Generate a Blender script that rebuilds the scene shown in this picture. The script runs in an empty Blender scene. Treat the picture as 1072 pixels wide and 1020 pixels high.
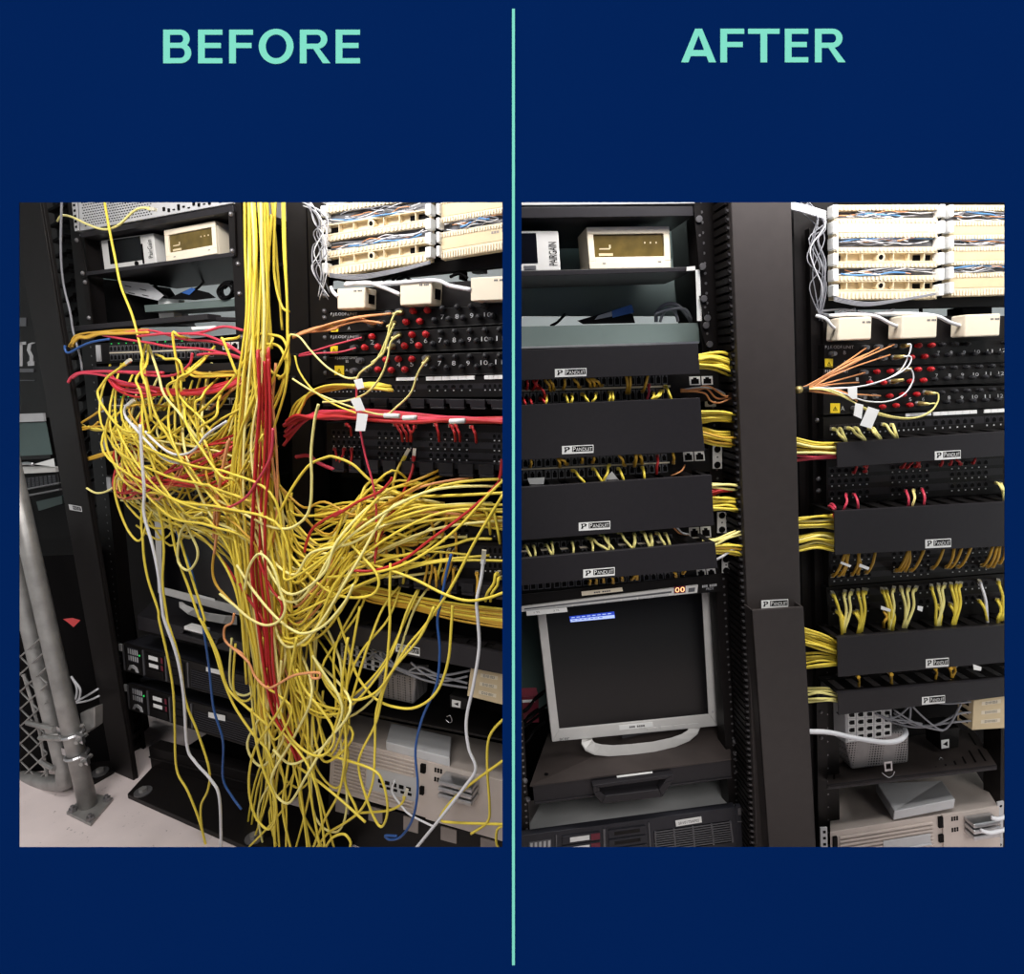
import bpy, bmesh, math, random
from mathutils import Vector as V
random.seed(7)
C = bpy.context.scene.collection
SC = bpy.context.scene
# ------------------------------------------------------------------ camera
FPX, CX, CY, W, H = 600.0, 536.0, 510.0, 1072, 1020
TH = math.radians(11.0); CAMZ = 1.40
CAM = V((0, 0, CAMZ))
RT = V((1, 0, 0)); FW = V((0, math.cos(TH), -math.sin(TH))); UP = V((0, math.sin(TH), math.cos(TH)))
def ray(px, py): return RT*((px-CX)/FPX) + UP*((CY-py)/FPX) + FW
cd = bpy.data.cameras.new('camera'); cam = bpy.data.objects.new('camera', cd); C.objects.link(cam)
cam.location = CAM; cam.rotation_euler = (math.pi/2-TH, 0, 0)
cd.sensor_fit = 'HORIZONTAL'; cd.sensor_width = 36.0; cd.lens = 36.0*FPX/W; cd.clip_start = .02
SC.camera = cam
class Pl:
    """a vertical rack plane: origin, u along it, n out of it towards the aisle"""
    def __init__(s, px, py, Z, phi):
        s.o = CAM + ray(px, py)*Z; s.u = V((math.cos(phi), math.sin(phi), 0)); s.n = V((math.sin(phi), -math.cos(phi), 0))
    def at(s, px, py, w=0.0):
        d = ray(px, py); t = ((s.o + s.n*w - CAM).dot(s.n))/d.dot(s.n)
        return CAM + d*t
RP = Pl(546, 510, 1.45, math.radians(5.4))      # the tidy racks
LP = Pl(526, 510, 1.45, math.radians(-24.1))    # the tangled racks
# ------------------------------------------------------------------ materials
MATS = {}
def s2l(c): c = c/255.0; return c/12.92 if c <= .04045 else ((c+.055)/1.055)**2.4
def mat(name, rgb, rough=.5, metal=0.0, var=.12, scale=30.0, bump=0.0, emit=0.0, spec=.5, alpha=None):
    m = bpy.data.materials.new(name); m.use_nodes = True; nt = m.node_tree; b = nt.nodes['Principled BSDF']
    lin = [s2l(c) for c in rgb]
    tc = nt.nodes.new('ShaderNodeTexCoord'); nz = nt.nodes.new('ShaderNodeTexNoise'); nz.inputs['Scale'].default_value = scale
    nz.inputs['Detail'].default_value = 4
    nt.links.new(tc.outputs['Object'], nz.inputs['Vector'])
    rp = nt.nodes.new('ShaderNodeValToRGB')
    rp.color_ramp.elements[0].color = [min(1, c*(1-var)) for c in lin]+[1]; rp.color_ramp.elements[1].color = [min(1, c*(1+var)) for c in lin]+[1]
    rp.color_ramp.elements[0].position = .3; rp.color_ramp.elements[1].position = .7
    nt.links.new(nz.outputs['Fac'], rp.inputs['Fac']); nt.links.new(rp.outputs['Color'], b.inputs['Base Color'])
    b.inputs['Roughness'].default_value = rough; b.inputs['Metallic'].default_value = metal; b.inputs['Specular IOR Level'].default_value = spec
    if bump:
        bp = nt.nodes.new('ShaderNodeBump'); bp.inputs['Strength'].default_value = bump; bp.inputs['Distance'].default_value = .002
        nt.links.new(nz.outputs['Fac'], bp.inputs['Height']); nt.links.new(bp.outputs['Normal'], b.inputs['Normal'])
    if emit:
        b.inputs['Emission Color'].default_value = lin+[1]; b.inputs['Emission Strength'].default_value = emit
    if alpha is not None: b.inputs['Alpha'].default_value = alpha
    MATS[name] = m; return m
M = MATS
# ------------------------------------------------------------------ mesh building
CLIP = [None]      # half-space kept: (+1) right bay, (-1) left bay; the partition stands between them
class MB:
    def __init__(s): s.v = []; s.f = []; s.mi = []; s.m = 0
    def poly(s, pts):
        i = len(s.v); s.v += [V(p) for p in pts]; s.f.append(list(range(i, i+len(pts)))); s.mi.append(s.m)
    def hexa(s, a, b):
        """a front quad, b back quad, both TL TR BR BL"""
        i = len(s.v); s.v += [V(p) for p in a]+[V(p) for p in b]
        for f in ((3, 2, 1, 0), (4, 5, 6, 7), (0, 1, 5, 4), (1, 2, 6, 5), (2, 3, 7, 6), (3, 0, 4, 7)):
            s.f.append([i+k for k in f]); s.mi.append(s.m)
    def prism(s, a, b):
        n = len(a); i = len(s.v); s.v += [V(p) for p in a]+[V(p) for p in b]
        s.f.append([i+k for k in range(n)][::-1]); s.mi.append(s.m)
        s.f.append([i+n+k for k in range(n)]); s.mi.append(s.m)
        for k in range(n):
            l = (k+1) % n; s.f.append([i+k, i+l, i+n+l, i+n+k]); s.mi.append(s.m)
    def tube(s, pts, r, seg=7, steps=5, cap=True, taper=None):
        P = smooth(pts, steps) if steps > 1 and len(pts) > 2 else [V(p) for p in pts]
        n = len(P); i0 = len(s.v); x = None
        for k in range(n):
            t = (P[min(k+1, n-1)]-P[max(k-1, 0)])
            if t.length < 1e-9: t = V((0, 0, 1))
            t.normalize()
            if x is None: x = t.orthogonal().normalized()
            x = (x - t*x.dot(t));
            if x.length < 1e-6: x = t.orthogonal()
            x.normalize(); y = t.cross(x)
            rr = r if taper is None else r*taper(k/(n-1))
            for q in range(seg):
                a = 2*math.pi*q/seg; s.v.append(P[k]+x*(rr*math.cos(a))+y*(rr*math.sin(a)))
        for k in range(n-1):
            for q in range(seg):
                l = (q+1) % seg; a = i0+k*seg
                s.f.append([a+q, a+l, a+seg+l, a+seg+q]); s.mi.append(s.m)
        if cap:
            s.f.append([i0+q for q in range(seg)][::-1]); s.mi.append(s.m)
            s.f.append([i0+(n-1)*seg+q for q in range(seg)]); s.mi.append(s.m)
    def build(s, name, mats, parent=None, smooth_=False, bevel=0.0, seg=2, label=None, base=None):
        if not isinstance(mats, (list, tuple)): mats = [mats]
        me = bpy.data.meshes.new(name)
        if parent is not None: b = parent['_w']; b = V(b)
        else:
            xs = [p.x for p in s.v]; ys = [p.y for p in s.v]; zs = [p.z for p in s.v]
            b = V(((min(xs)+max(xs))/2, (min(ys)+max(ys))/2, min(zs))) if base is None else V(base)
        me.from_pydata([tuple(p-b) for p in s.v], [], s.f)
        for m in mats: me.materials.append(M[m] if isinstance(m, str) else m)
        for p, k in zip(me.polygons, s.mi): p.material_index = min(k, len(mats)-1); p.use_smooth = smooth_
        me.validate(); me.update()
        if CLIP[0] and s.v and (min(p.x for p in s.v) < .005 if CLIP[0] > 0 else max(p.x for p in s.v) > -.005):
            bm = bmesh.new(); bm.from_mesh(me); k = CLIP[0]
            r = bmesh.ops.bisect_plane(bm, geom=bm.verts[:]+bm.edges[:]+bm.faces[:], plane_co=(k*.005-b.x, -b.y, -b.z), plane_no=(-k, 0, 0), clear_outer=True)
            ed = [e for e in r['geom_cut'] if isinstance(e, bmesh.types.BMEdge)]
            if ed: bmesh.ops.holes_fill(bm, edges=ed, sides=0)
            n = len(bm.verts); bm.to_mesh(me); bm.free()
            if n == 0: bpy.data.meshes.remove(me); return None
        o = bpy.data.objects.new(name, me); C.objects.link(o)
        if parent is not None: o.parent = parent
        else: o.location = b
        o['_w'] = tuple(b)
        if bevel:
            md = o.modifiers.new('bevel', 'BEVEL'); md.width = bevel; md.segments = seg; md.limit_method = 'ANGLE'; md.angle_limit = .6
        if label: o['label'] = label
        return o
def smooth(pts, steps):
    P = [V(p) for p in pts]; out = []
    for i in range(len(P)-1):
        p0 = P[max(i-1, 0)]; p1 = P[i]; p2 = P[i+1]; p3 = P[min(i+2, len(P)-1)]
        for k in range(steps):
            t = k/steps
            out.append(.5*((2*p1)+(p2-p0)*t+(2*p0-5*p1+4*p2-p3)*t*t+(3*p1-p0-3*p2+p3)*t**3))
    out.append(P[-1]); return out
def tag(o, label, cat, group=None, kind=None):
    if o is None: return None
    o['label'] = label; o['category'] = cat
    if group: o['group'] = group
    if kind: o['kind'] = kind
    return o
def thing(name, label, cat, loc, group=None):
    o = bpy.data.objects.new(name, None); C.objects.link(o); o.location = loc; o.empty_display_size = .02; o['_w'] = tuple(loc)
    return tag(o, label, cat, group)
_TXT = {}
def glyphs(body):
    if body not in _TXT:
        cu = bpy.data.curves.new('t', 'FONT'); cu.body = body; cu.size = 1; cu.resolution_u = 3
        ob = bpy.data.objects.new('t', cu); C.objects.link(ob)
        me = ob.to_mesh(); vs = [(v.co.x, v.co.y) for v in me.vertices]; fs = [list(p.vertices) for p in me.polygons]
        ob.to_mesh_clear(); bpy.data.objects.remove(ob); bpy.data.curves.remove(cu)
        x0 = min(a for a, b in vs); x1 = max(a for a, b in vs); y0 = min(b for a, b in vs); y1 = max(b for a, b in vs)
        _TXT[body] = ([((a-x0)/(x1-x0), (b-y0)/(y1-y0)) for a, b in vs], fs)
    return _TXT[body]
class Face:
    """a (usually rectangular) front on a rack plane, given by four picture corners TL TR BR BL"""
    def __init__(s, pl, tl, tr, br, bl, w=0.0):
        s.pl = pl; s.n = pl.n; s.c = [pl.at(*q, w) for q in (tl, tr, br, bl)]
        s.w = ((s.c[1]-s.c[0]).length+(s.c[2]-s.c[3]).length)/2; s.h = ((s.c[3]-s.c[0]).length+(s.c[2]-s.c[1]).length)/2
    def p(s, a, b, w=0.0):
        t = s.c[0].lerp(s.c[1], a) if 0 <= a <= 1 else s.c[0]+(s.c[1]-s.c[0])*a
        d = s.c[3]+(s.c[2]-s.c[3])*a
        return t+(d-t)*b+s.n*w
    def base(s): return s.p(.5, 1)
    def box(s, mb, a0, b0, a1, b1, w0, w1):
        """w0 back, w1 front"""
        q = ((a0, b0), (a1, b0), (a1, b1), (a0, b1))
        mb.hexa([s.p(x, y, w1) for x, y in q], [s.p(x, y, w0) for x, y in q])
    def prism(s, mb, pts, w0, w1): mb.prism([s.p(x, y, w1) for x, y in pts], [s.p(x, y, w0) for x, y in pts])
    def frame(s, mb, a0, b0, a1, b1, da, db, w0, w1):
        s.box(mb, a0, b0, a1, b0+db, w0, w1); s.box(mb, a0, b1-db, a1, b1, w0, w1)
        s.box(mb, a0, b0+db, a0+da, b1-db, w0, w1); s.box(mb, a1-da, b0+db, a1, b1-db, w0, w1)
    def cyl(s, mb, a, b, r, w0, w1, seg=10, r1=None):
        c = s.p(a, b); ux = (s.c[1]-s.c[0]).normalized(); uy = V((0, 0, 1)); r1 = r if r1 is None else r1
        f = lambda rr, w: [c+ux*(rr*math.cos(2*math.pi*k/seg))+uy*(rr*math.sin(2*math.pi*k/seg))+s.n*w for k in range(seg)]
        mb.prism(f(r1, w1)[::-1], f(r, w0)[::-1])
    def ball(s, mb, a, b, r, w, seg=8):
        for k in range(4):
            a0 = k*math.pi/8; a1 = (k+1)*math.pi/8
            s.cyl(mb, a, b, r*math.cos(a0), w+r*math.sin(a0), w+r*math.sin(a1), seg, max(r*math.cos(a1), 1e-4))
    def text(s, mb, body, a0, b0, a1, b1, w, turn=0):
        vs, fs = glyphs(body); i = len(mb.v)
        for x, y in vs:
            if turn: x, y = 1-y if turn < 0 else y, x if turn < 0 else 1-x
            if turn: q = s.p(a0+(a1-a0)*x, b1+(b0-b1)*y, w)
            else: q = s.p(a0+(a1-a0)*x, b1+(b0-b1)*y, w)
            mb.v.append(q)
        for f in fs: mb.f.append([i+k for k in f]); mb.mi.append(mb.m)
def reg(x0, y0, sc=4.1231): return lambda X, Y: (x0+X/sc, y0+Y/sc)
R1, R2, R3, R4, R5, R6 = reg(540, 210), reg(800, 210), reg(540, 430), reg(800, 430), reg(540, 650), reg(800, 650)
L1, L2, L3, L4, L5, L6 = reg(20, 210), reg(270, 210), reg(20, 430), reg(270, 430), reg(20, 650), reg(270, 650)
Q5, Q6, Q7 = reg(860, 310, 5.36), reg(860, 570, 5.36), reg(860, 730, 5.36)
def cable(pl, pts, r=.003, m='yellow', name='patch_cable', label=None, cat='cable', group=None, steps=5, seg=6, plugs=(), parent=None):
    """pts: (px, py, w) along the run"""
    P = [pl.at(x, y, w) for x, y, w in pts]
    mb = MB(); mb.tube(P, r, seg, steps)
    o = mb.build(name, m, parent, smooth_=True, label=None)
    if o is None: return None
    if parent is None: tag(o, label, cat, group)
    for e in plugs:
        a, b = (P[0], P[1]) if e == 0 else (P[-1], P[-2])
        d = (b-a).normalized(); mb = MB(); mb.tube([a-d*.010, a+d*.012], r*1.7, 4, 1); mb.build('plug', 'clear_plug' if m != 'red' else 'clear_plug', o)
        mb = MB(); mb.tube([a+d*.012, a+d*.024], r*1.5, 6, 1); mb.build('boot', m, o)
    return o
# ------------------------------------------------------------------ materials table
mat('navy', (3.1, 35.1, 91.3), .9, 0, .02, 3, spec=0)
mat('mint', (130.3, 227.4, 204.9), .9, 0, .01, 3, spec=0)
mat('black', (22, 20, 20), .42, 0, .15, 60, .05, spec=0.2)
mat('cover', (40, 38, 41), .38, 0, .06, 90, .04, spec=0.22)
mat('duct', (57, 52, 51), .42, 0, .06, 40, .04, spec=0.3)
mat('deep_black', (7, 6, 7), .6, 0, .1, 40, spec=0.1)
mat('post', (22, 19, 19), .45, 0, .15, 40, .05, spec=0.2)
mat('grey_metal', (120, 118, 120), .35, .6, .1, 50, .03)
mat('steel', (190, 190, 192), .28, .9, .1, 60)
mat('galv', (150, 148, 146), .45, .55, .2, 18, .12)
mat('teal_panel', (84, 100, 98), .5, 0, .08, 4, spec=0.2)
mat('rear_grey', (160, 178, 176), .5, 0, .08, 4, spec=.2)
mat('teal_wall', (88, 112, 108), .7, 0, .05, 3)
mat('greygreen', (94, 106, 103), .35, 0, .06, 8)
mat('pale_wall', (226, 236, 238), .8, 0, .03, 2)
mat('white', (240, 240, 238), .45, 0, .02, 20)
mat('cream', (232, 220, 198), .45, 0, .03, 20)
mat('beige', (216, 196, 158), .5, 0, .05, 30)
mat('ivory', (226, 210, 178), .5, 0, .06, 25)
mat('silver', (212, 210, 207), .4, .05, .04, 30)
mat('silver_dark', (100, 100, 104), .4, .3, .06, 30)
mat('screen', (7, 7, 10), .22, 0, .05, 5, spec=0.35)
mat('dim_screen', (96, 80, 38), .25, 0, .25, 30)
mat('blue_lit', (40, 70, 190), .4, 0, .02, 5, emit=.7)
mat('pale_lit', (180, 200, 250), .4, 0, .02, 5, emit=.8)
mat('led_glow', (255, 190, 130), .4, 0, .02, 5, emit=1.6)
mat('green_lit', (40, 200, 90), .4, 0, .02, 5, emit=.5)
mat('yellow', (236, 212, 76), .42, 0, .07, 14)
mat('pale_yellow', (248, 236, 150), .42, 0, .07, 14)
mat('ochre', (205, 160, 52), .45, 0, .08, 14)
mat('red', (188, 40, 42), .42, 0, .08, 14)
mat('pink_red', (208, 62, 84), .42, 0, .08, 14)
mat('orange', (226, 154, 100), .42, 0, .08, 14)
mat('blue', (40, 84, 150), .42, 0, .08, 14)
mat('pale_blue', (96, 150, 205), .42, 0, .08, 14)
mat('white_cable', (228, 228, 232), .42, 0, .05, 14)
mat('grey_cable', (140, 140, 146), .45, 0, .06, 14)
mat('clear_plug', (206, 200, 180), .25, 0, .06, 30)
mat('cap_red', (186, 32, 38), .35, 0, .08, 30)
mat('cap_grey', (38, 38, 41), .4, 0, .08, 30, spec=0.3)
mat('label_yellow', (246, 214, 40), .5, 0, .03, 30)
mat('brass', (190, 170, 110), .35, .6, .1, 30)
mat('old_beige', (196, 184, 176), .5, 0, .05, 14)
mat('old_beige_dark', (150, 140, 134), .5, 0, .06, 14)
mat('light_grey', (188, 188, 190), .5, 0, .05, 14)
mat('hp_grey', (46, 46, 52), .4, 0, .1, 30, spec=0.3)
mat('perf_grey', (150, 146, 146), .4, .4, .08, 40)
mat('maroon', (110, 30, 48), .4, 0, .1, 30)
mat('dirty_shelf', (66, 59, 57), .5, 0, .22, 9, .06, spec=0.2)
mat('server_top', (225, 226, 226), .45, .1, .1, 7, .03)
def slab(name, label, cat, pl, quad, w0, w1, m, bevel=.001, parent=None, group=None):
    f = Face(pl, *quad); mb = MB(); f.box(mb, 0, 0, 1, 1, w0, w1); o = mb.build(name, m, parent, bevel=bevel)
    if parent is None: tag(o, label, cat, group)
    return f, o
def brand_plate(pl, cx, cy, w, slope, par, sx=33.0, sy=8.5):
    """the small white plate: a P mark in a square, the word in a box, a line under it"""
    q = lambda dx, dy: (cx+dx, cy+dy+slope*dx)
    f = Face(pl, q(-sx/2, -sy/2), q(sx/2, -sy/2), q(sx/2, sy/2), q(-sx/2, sy/2), w)
    mb = MB(); f.box(mb, 0, 0, 1, 1, 0, .0008)
    mb.m = 1; f.box(mb, .32, .1, .975, .76, 0, .0012)
    f.prism(mb, [(.07, .14), (.22, .14), (.255, .3), (.22, .5), (.15, .52), (.13, .76), (.07, .76), (.1, .45)], 0, .0012)
    mb.m = 0; f.prism(mb, [(.13, .24), (.18, .24), (.19, .33), (.18, .4), (.12, .42)], 0, .0016)
    f.text(mb, 'P', .345, .16, .43, .7, .0017); f.text(mb, 'ANDUIT', .44, .27, .955, .7, .0017)
    mb.build('brand_plate', ['white', 'deep_black'], par, label='small white brand plate with black lettering')
def manager(pl, quad, w, label, group, logo, slots=14, fingers='top', depth=.055, trough=True):
    f = Face(pl, *quad, w); t = thing('cable_manager', label, 'cable manager', f.base(), group)
    mb = MB(); f.box(mb, 0, 0, 1, 1, -.003, 0)
    e = .002/f.h
    f.box(mb, 0, 0, 1, e, -.012, -.003); f.box(mb, 0, 1-e, 1, 1, -.012, -.003)
    cov = mb.build('cover', 'cover', t, bevel=.0012)
    mb = MB(); 
    if trough: f.box(mb, .004, .12, .996, .88, -w-.004, -w+.012)
    for row in (('top',) if fingers == 'top' else ('top', 'bottom')):
        b0, b1 = (.02, .06) if row == 'top' else (.94, .98)
        for k in range(slots+1):
            a = k/slots; g = .28/slots
            f.box(mb, max(0, a-g), b0, min(1, a+g), b1, -w, -.012)
        f.box(mb, 0, b0, 1, b1, -.02, -.012)
        f.box(mb, 0, b0, 1, b1, -w, -w+.012)
    mb.build('finger_row', 'black', t)
    if logo: brand_plate(pl, logo[0], logo[1], w, logo[2], cov, *(logo[3:] if len(logo) > 3 else ()))
    return f, t
def ports(f, mb, s0, s1, t0, t1, n, w=0.0, gap=.18, frame=0, hole=1, two=False):
    """a row of jacks: pale frames with dark mouths and a tab notch"""
    d = (s1-s0)/n
    for k in range(n):
        a0 = s0+k*d+d*gap/2; a1 = s0+(k+1)*d-d*gap/2
        mb.m = frame; f.box(mb, a0, t0, a1, t1, w, w+.0012)
        mb.m = hole; h = t1-t0; x = a1-a0
        f.box(mb, a0+x*.14, t0+h*.3, a1-x*.14, t1-h*.12, w, w+.0016); f.box(mb, a0+x*.33, t0+h*.12, a1-x*.33, t0+h*.3, w, w+.0016)
# ================================================================== THE SHELL
WZ = .72; PX = WZ/FPX
def wp(px, py, dz=0.0): return CAM + RT*((px-CX)*PX) + UP*((CY-py)*PX) + FW*(WZ+dz)
def wall_board():
    mb = MB(); T = .012
    outer = (-420, -250, 1500, 1350); ops = [(20, 212, 526, 887), (546, 212, 1052, 887)]
    xs = [outer[0], 20, 526, 546, 1052, outer[2]]; ys = [outer[1], 212, 887, outer[3]]
    for i in range(5):
        for j in range(3):
            if j == 1 and i in (1, 3): continue
            q = [(xs[i], ys[j]), (xs[i+1], ys[j]), (xs[i+1], ys[j+1]), (xs[i], ys[j+1])]
            mb.poly([wp(*p) for p in q][::-1])
    g = 8
    for x0, y0, x1, y1 in ops:        # the cut edges splay outwards like a mat board
        a = [(x0, y0), (x1, y0), (x1, y1), (x0, y1)]; b = [(x0-g, y0-g-4), (x1+g, y0-g-4), (x1+g, y1+g+4), (x0-g, y1+g+4)]
        for k in range(4):
            l = (k+1) % 4; mb.poly([wp(*a[k]), wp(*a[l]), wp(*b[l], T), wp(*b[k], T)])
    xs2 = [outer[0], 20-g, 526+g, 546-g, 1052+g, outer[2]]; ys2 = [outer[1], 212-g-4, 887+g+4, outer[3]]
    for i in range(5):
        for j in range(3):
            if j == 1 and i in (1, 3): continue
            q = [(xs2[i], ys2[j]), (xs2[i+1], ys2[j]), (xs2[i+1], ys2[j+1]), (xs2[i], ys2[j+1])]
            mb.poly([wp(*p, T) for p in q])
    o = mb.build('wall_front', 'navy'); o['kind'] = 'structure'
wall_board()
mb = MB(); a = [(536, 10), (539, 10), (539, 1010), (536, 1010)]
mb.hexa([wp(*p, -.0012) for p in a], [wp(*p) for p in a]); o = mb.build('trim_1', 'mint'); o['kind'] = 'structure'
# ---- the two headings: raised letters
def arc(cx, cy, rx, ry, a0, a1, n=16): return [(cx+rx*math.cos(math.radians(a0+(a1-a0)*k/n)), cy-ry*math.sin(math.radians(a0+(a1-a0)*k/n))) for k in range(n+1)]
def strip(o, i): return [(o[k], o[k+1], i[k+1], i[k]) for k in range(len(o)-1)]
def letter(ch, x0, x1, y0, y1):
    """convex pieces of a bold grotesque capital in picture units"""
    s = (y1-y0)*.2; h = s*.76; w = x1-x0; my = y0+(y1-y0)*.47; R = lambda a, b, c, d: [(a, b), (c, b), (c, d), (a, d)]
    if ch == 'E': return [R(x0, y0, x0+s, y1), R(x0+s, y0, x1, y0+h), R(x0+s, my-h/2, x1-w*.06, my+h/2), R(x0+s, y1-h, x1, y1)]
    if ch == 'F': return [R(x0, y0, x0+s, y1), R(x0+s, y0, x1, y0+h), R(x0+s, my-h/2, x1-w*.06, my+h/2)]
    if ch == 'T': c = (x0+x1)/2; return [R(x0, y0, x1, y0+h), R(c-s/2, y0+h, c+s/2, y1)]
    if ch == 'O':
        c = ((x0+x1)/2, (y0+y1)/2); return strip(arc(*c, w/2, (y1-y0)/2+.8, 0, 360, 40), arc(*c, w/2-s*1.05, (y1-y0)/2-h*.95, 0, 360, 40))
    if ch == 'A':
        c = (x0+x1)/2; t = s*.52; f = lambda y: (y-y0)/(y1-y0); L = lambda y: c-t-(c-t-x0)*f(y); b0, b1 = y1-(y1-y0)*.365, y1-(y1-y0)*.185
        inner = lambda y: c-(c-x0-s*1.08)*(y-y0-h*.6)/(y1-y0-h*.6); m = lambda p: [(2*c-x, y) for x, y in p][::-1]
        l = [(c-t, y0), (c, y0), (c, y0+h*.6), (x0+s*1.08, y1), (x0, y1)]
        left = [[(c-t, y0), (c, y0), (c, y0+h*1.3), (L(y0+h*1.3), y0+h*1.3)], [(L(y0+h*1.3), y0+h*1.3), (c, y0+h*1.3), (x0+s*1.08, y1), (x0, y1)]]
        return left+[m(p) for p in left]+[[(inner(b0)-2, b0), (2*c-inner(b0)+2, b0), (2*c-inner(b1)+2, b1), (inner(b1)-2, b1)]]
    P = [R(x0, y0, x0+s, y1)]
    def bowl(ya, yb, xr, hh):
        ry = (yb-ya)/2; cx = xr-ry*1.05; cy = (ya+yb)/2
        return [R(x0+s, ya, cx, ya+hh), R(x0+s, yb-hh, cx, yb)]+strip(arc(cx, cy, ry*1.05, ry, 90, -90), arc(cx, cy, ry*1.05-s*.95, ry-hh, 90, -90))
    if ch == 'R':
        yb = y0+(y1-y0)*.57; P += bowl(y0, yb, x1-w*.1, h); P += [[(x0+s+w*.12, yb-h*.9), (x0+s+w*.36, yb-h*.5), (x1, y1), (x1-s*1.12, y1)]]; return P
    if ch == 'B':
        return P+bowl(y0, my+h*.5, x1-w*.06, h)+bowl(my-h*.5, y1, x1, h)
for word, xs in (('BEFORE', [(171, 200.5), (207.5, 233), (240, 265), (271, 307.5), (314, 346), (351.5, 377)]), ('AFTER', [(713, 749.5), (754, 779), (783, 816), (821.5, 846), (853, 885)])):
    y0, y1 = (31.3, 66.5) if word == 'BEFORE' else (30.3, 65.5)
    f = thing('wall_sign', ('mint green lettering reading %s on the navy wall above the %s racks' % (word, 'tangled' if word == 'BEFORE' else 'tidy')), 'sign', wp((xs[0][0]+xs[-1][1])/2, y1))
    for ch, (a, b) in zip(word, xs):
        mb = MB()
        for k, pc in enumerate(letter(ch, a, b, y0, y1)): mb.prism([wp(*p, -.0004-.00001*k) for p in pc], [wp(*p, .0) for p in pc])
        mb.build('letter', 'mint', f)
# ---- room behind the board
def sbox(name, lo, hi, m, kind='structure'):
    mb = MB(); (x0, y0, z0), (x1, y1, z1) = lo, hi
    mb.hexa([(x0, y0, z1), (x1, y0, z1), (x1, y0, z0), (x0, y0, z0)], [(x0, y1, z1), (x1, y1, z1), (x1, y1, z0), (x0, y1, z0)])
    o = mb.build(name, m); o['kind'] = kind; return o
FLOORZ = LP.at(139, 817, .1).z
BACKY = 4.2; CEILZ = CAMZ+1.15
mat('floor_paint', (222, 208, 206), .55, 0, .05, 9, .1)
nt = M['floor_paint'].node_tree; b = nt.nodes['Principled BSDF']
vz = nt.nodes.new('ShaderNodeTexNoise'); vz.inputs['Scale'].default_value = 34; vz.inputs['Detail'].default_value = 7; vz.inputs['Roughness'].default_value = .75
r2 = nt.nodes.new('ShaderNodeValToRGB'); r2.color_ramp.elements[0].position = .3; r2.color_ramp.elements[0].color = (.05, .04, .04, 1); r2.color_ramp.elements[1].position = .38; r2.color_ramp.elements[1].color = (1, 1, 1, 1)
tc = nt.nodes.new('ShaderNodeTexCoord'); nt.links.new(tc.outputs['Object'], vz.inputs['Vector']); nt.links.new(vz.outputs['Fac'], r2.inputs['Fac'])
mx = nt.nodes.new('ShaderNodeMix'); mx.data_type = 'RGBA'; mx.blend_type = 'MULTIPLY'; mx.inputs['Factor'].default_value = .8
src = b.inputs['Base Color'].links[0].from_socket; nt.links.new(src, mx.inputs['A']); nt.links.new(r2.outputs['Color'], mx.inputs['B']); nt.links.new(mx.outputs['Result'], b.inputs['Base Color'])
sbox('floor', (-4.2, .3, FLOORZ-.05), (2.2, BACKY, FLOORZ), 'floor_paint')
sbox('ceiling', (-4.2, .75, CEILZ), (2.2, BACKY, CEILZ+.05), 'pale_wall')
sbox('wall_back', (-4.2, BACKY, FLOORZ), (2.2, BACKY+.05, CEILZ), 'pale_wall')
sbox('wall_left', (-4.25, .5, FLOORZ), (-4.2, BACKY, CEILZ), 'pale_wall')
sbox('wall_right', (2.2, .5, FLOORZ), (2.25, BACKY, CEILZ), 'pale_wall')
# partition between the two bays, seen edge-on behind the strip between the openings
ya, yb = .90, BACKY
sbox('wall_middle', (-.004, ya, FLOORZ), (.004, yb, CEILZ), 'deep_black')
CLIP[0] = 1
# ================================================================== THE TIDY RACKS
# ---- left-hand rack frame
t = thing('equipment_rack', 'black open equipment rack holding the monitor and four network switches under AFTER', 'rack', RP.at(770, 1000, -.1))
f = Face(RP, (725, 190), (752, 190), (800, 960), (770, 960), -.012); mb = MB(); f.box(mb, 0, 0, 1, 1, -.05, 0)
for k in range(90): mb.m = 1; f.cyl(mb, .28, .01+k*.011, .0035, 0, .0006, 6)
mb.build('post', ['post', 'grey_metal'], t)
f = Face(RP, (749, 190), (768, 190), (812, 960), (796, 960), -.02); mb = MB(); f.box(mb, 0, 0, 1, 1, -.3, 0); mb.build('side_plate', 'post', t)
f = Face(RP, (505, 190), (515, 190), (560, 960), (548, 960), -.002); mb = MB(); f.box(mb, 0, 0, 1, 1, -.04, 0)
for k in range(60): mb.m = 1; f.cyl(mb, .75, .4+k*.01, .0035, 0, .0006, 6)
mb.build('post', ['post', 'grey_metal'], t)
f = Face(RP, (380, 180), (742, 180), (752, 300), (390, 300), -.36); mb = MB(); f.box(mb, 0, 0, 1, 1, -.01, 0)
for sx in (.36, .40, .96, .985):
    for k in range(14): mb.m = 1; f.box(mb, sx+(.0004*k if sx < .5 else 0), .2+k*.045, sx+.006+(.0004*k if sx < .5 else 0), .2+k*.045+.028, 0, .001)
mb.build('rear_panel', ['rear_grey', 'deep_black'], t)
f = Face(RP, (380, 280), (742, 270), (742, 331), (380, 331), -.33); mb = MB(); f.box(mb, 0, 0, 1, 1, -.01, 0); mb.build('rear_panel', 'rear_grey', t, label='grey-green rear panel')
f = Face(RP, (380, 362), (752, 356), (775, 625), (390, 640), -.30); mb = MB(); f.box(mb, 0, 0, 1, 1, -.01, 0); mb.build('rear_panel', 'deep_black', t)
f = Face(RP, (400, 600), (790, 590), (800, 742), (400, 742), -.42); mb = MB(); f.box(mb, 0, 0, 1, 1, -.01, 0); mb.build('rear_panel', 'teal_wall', t, label='grey-green rear panel')
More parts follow.
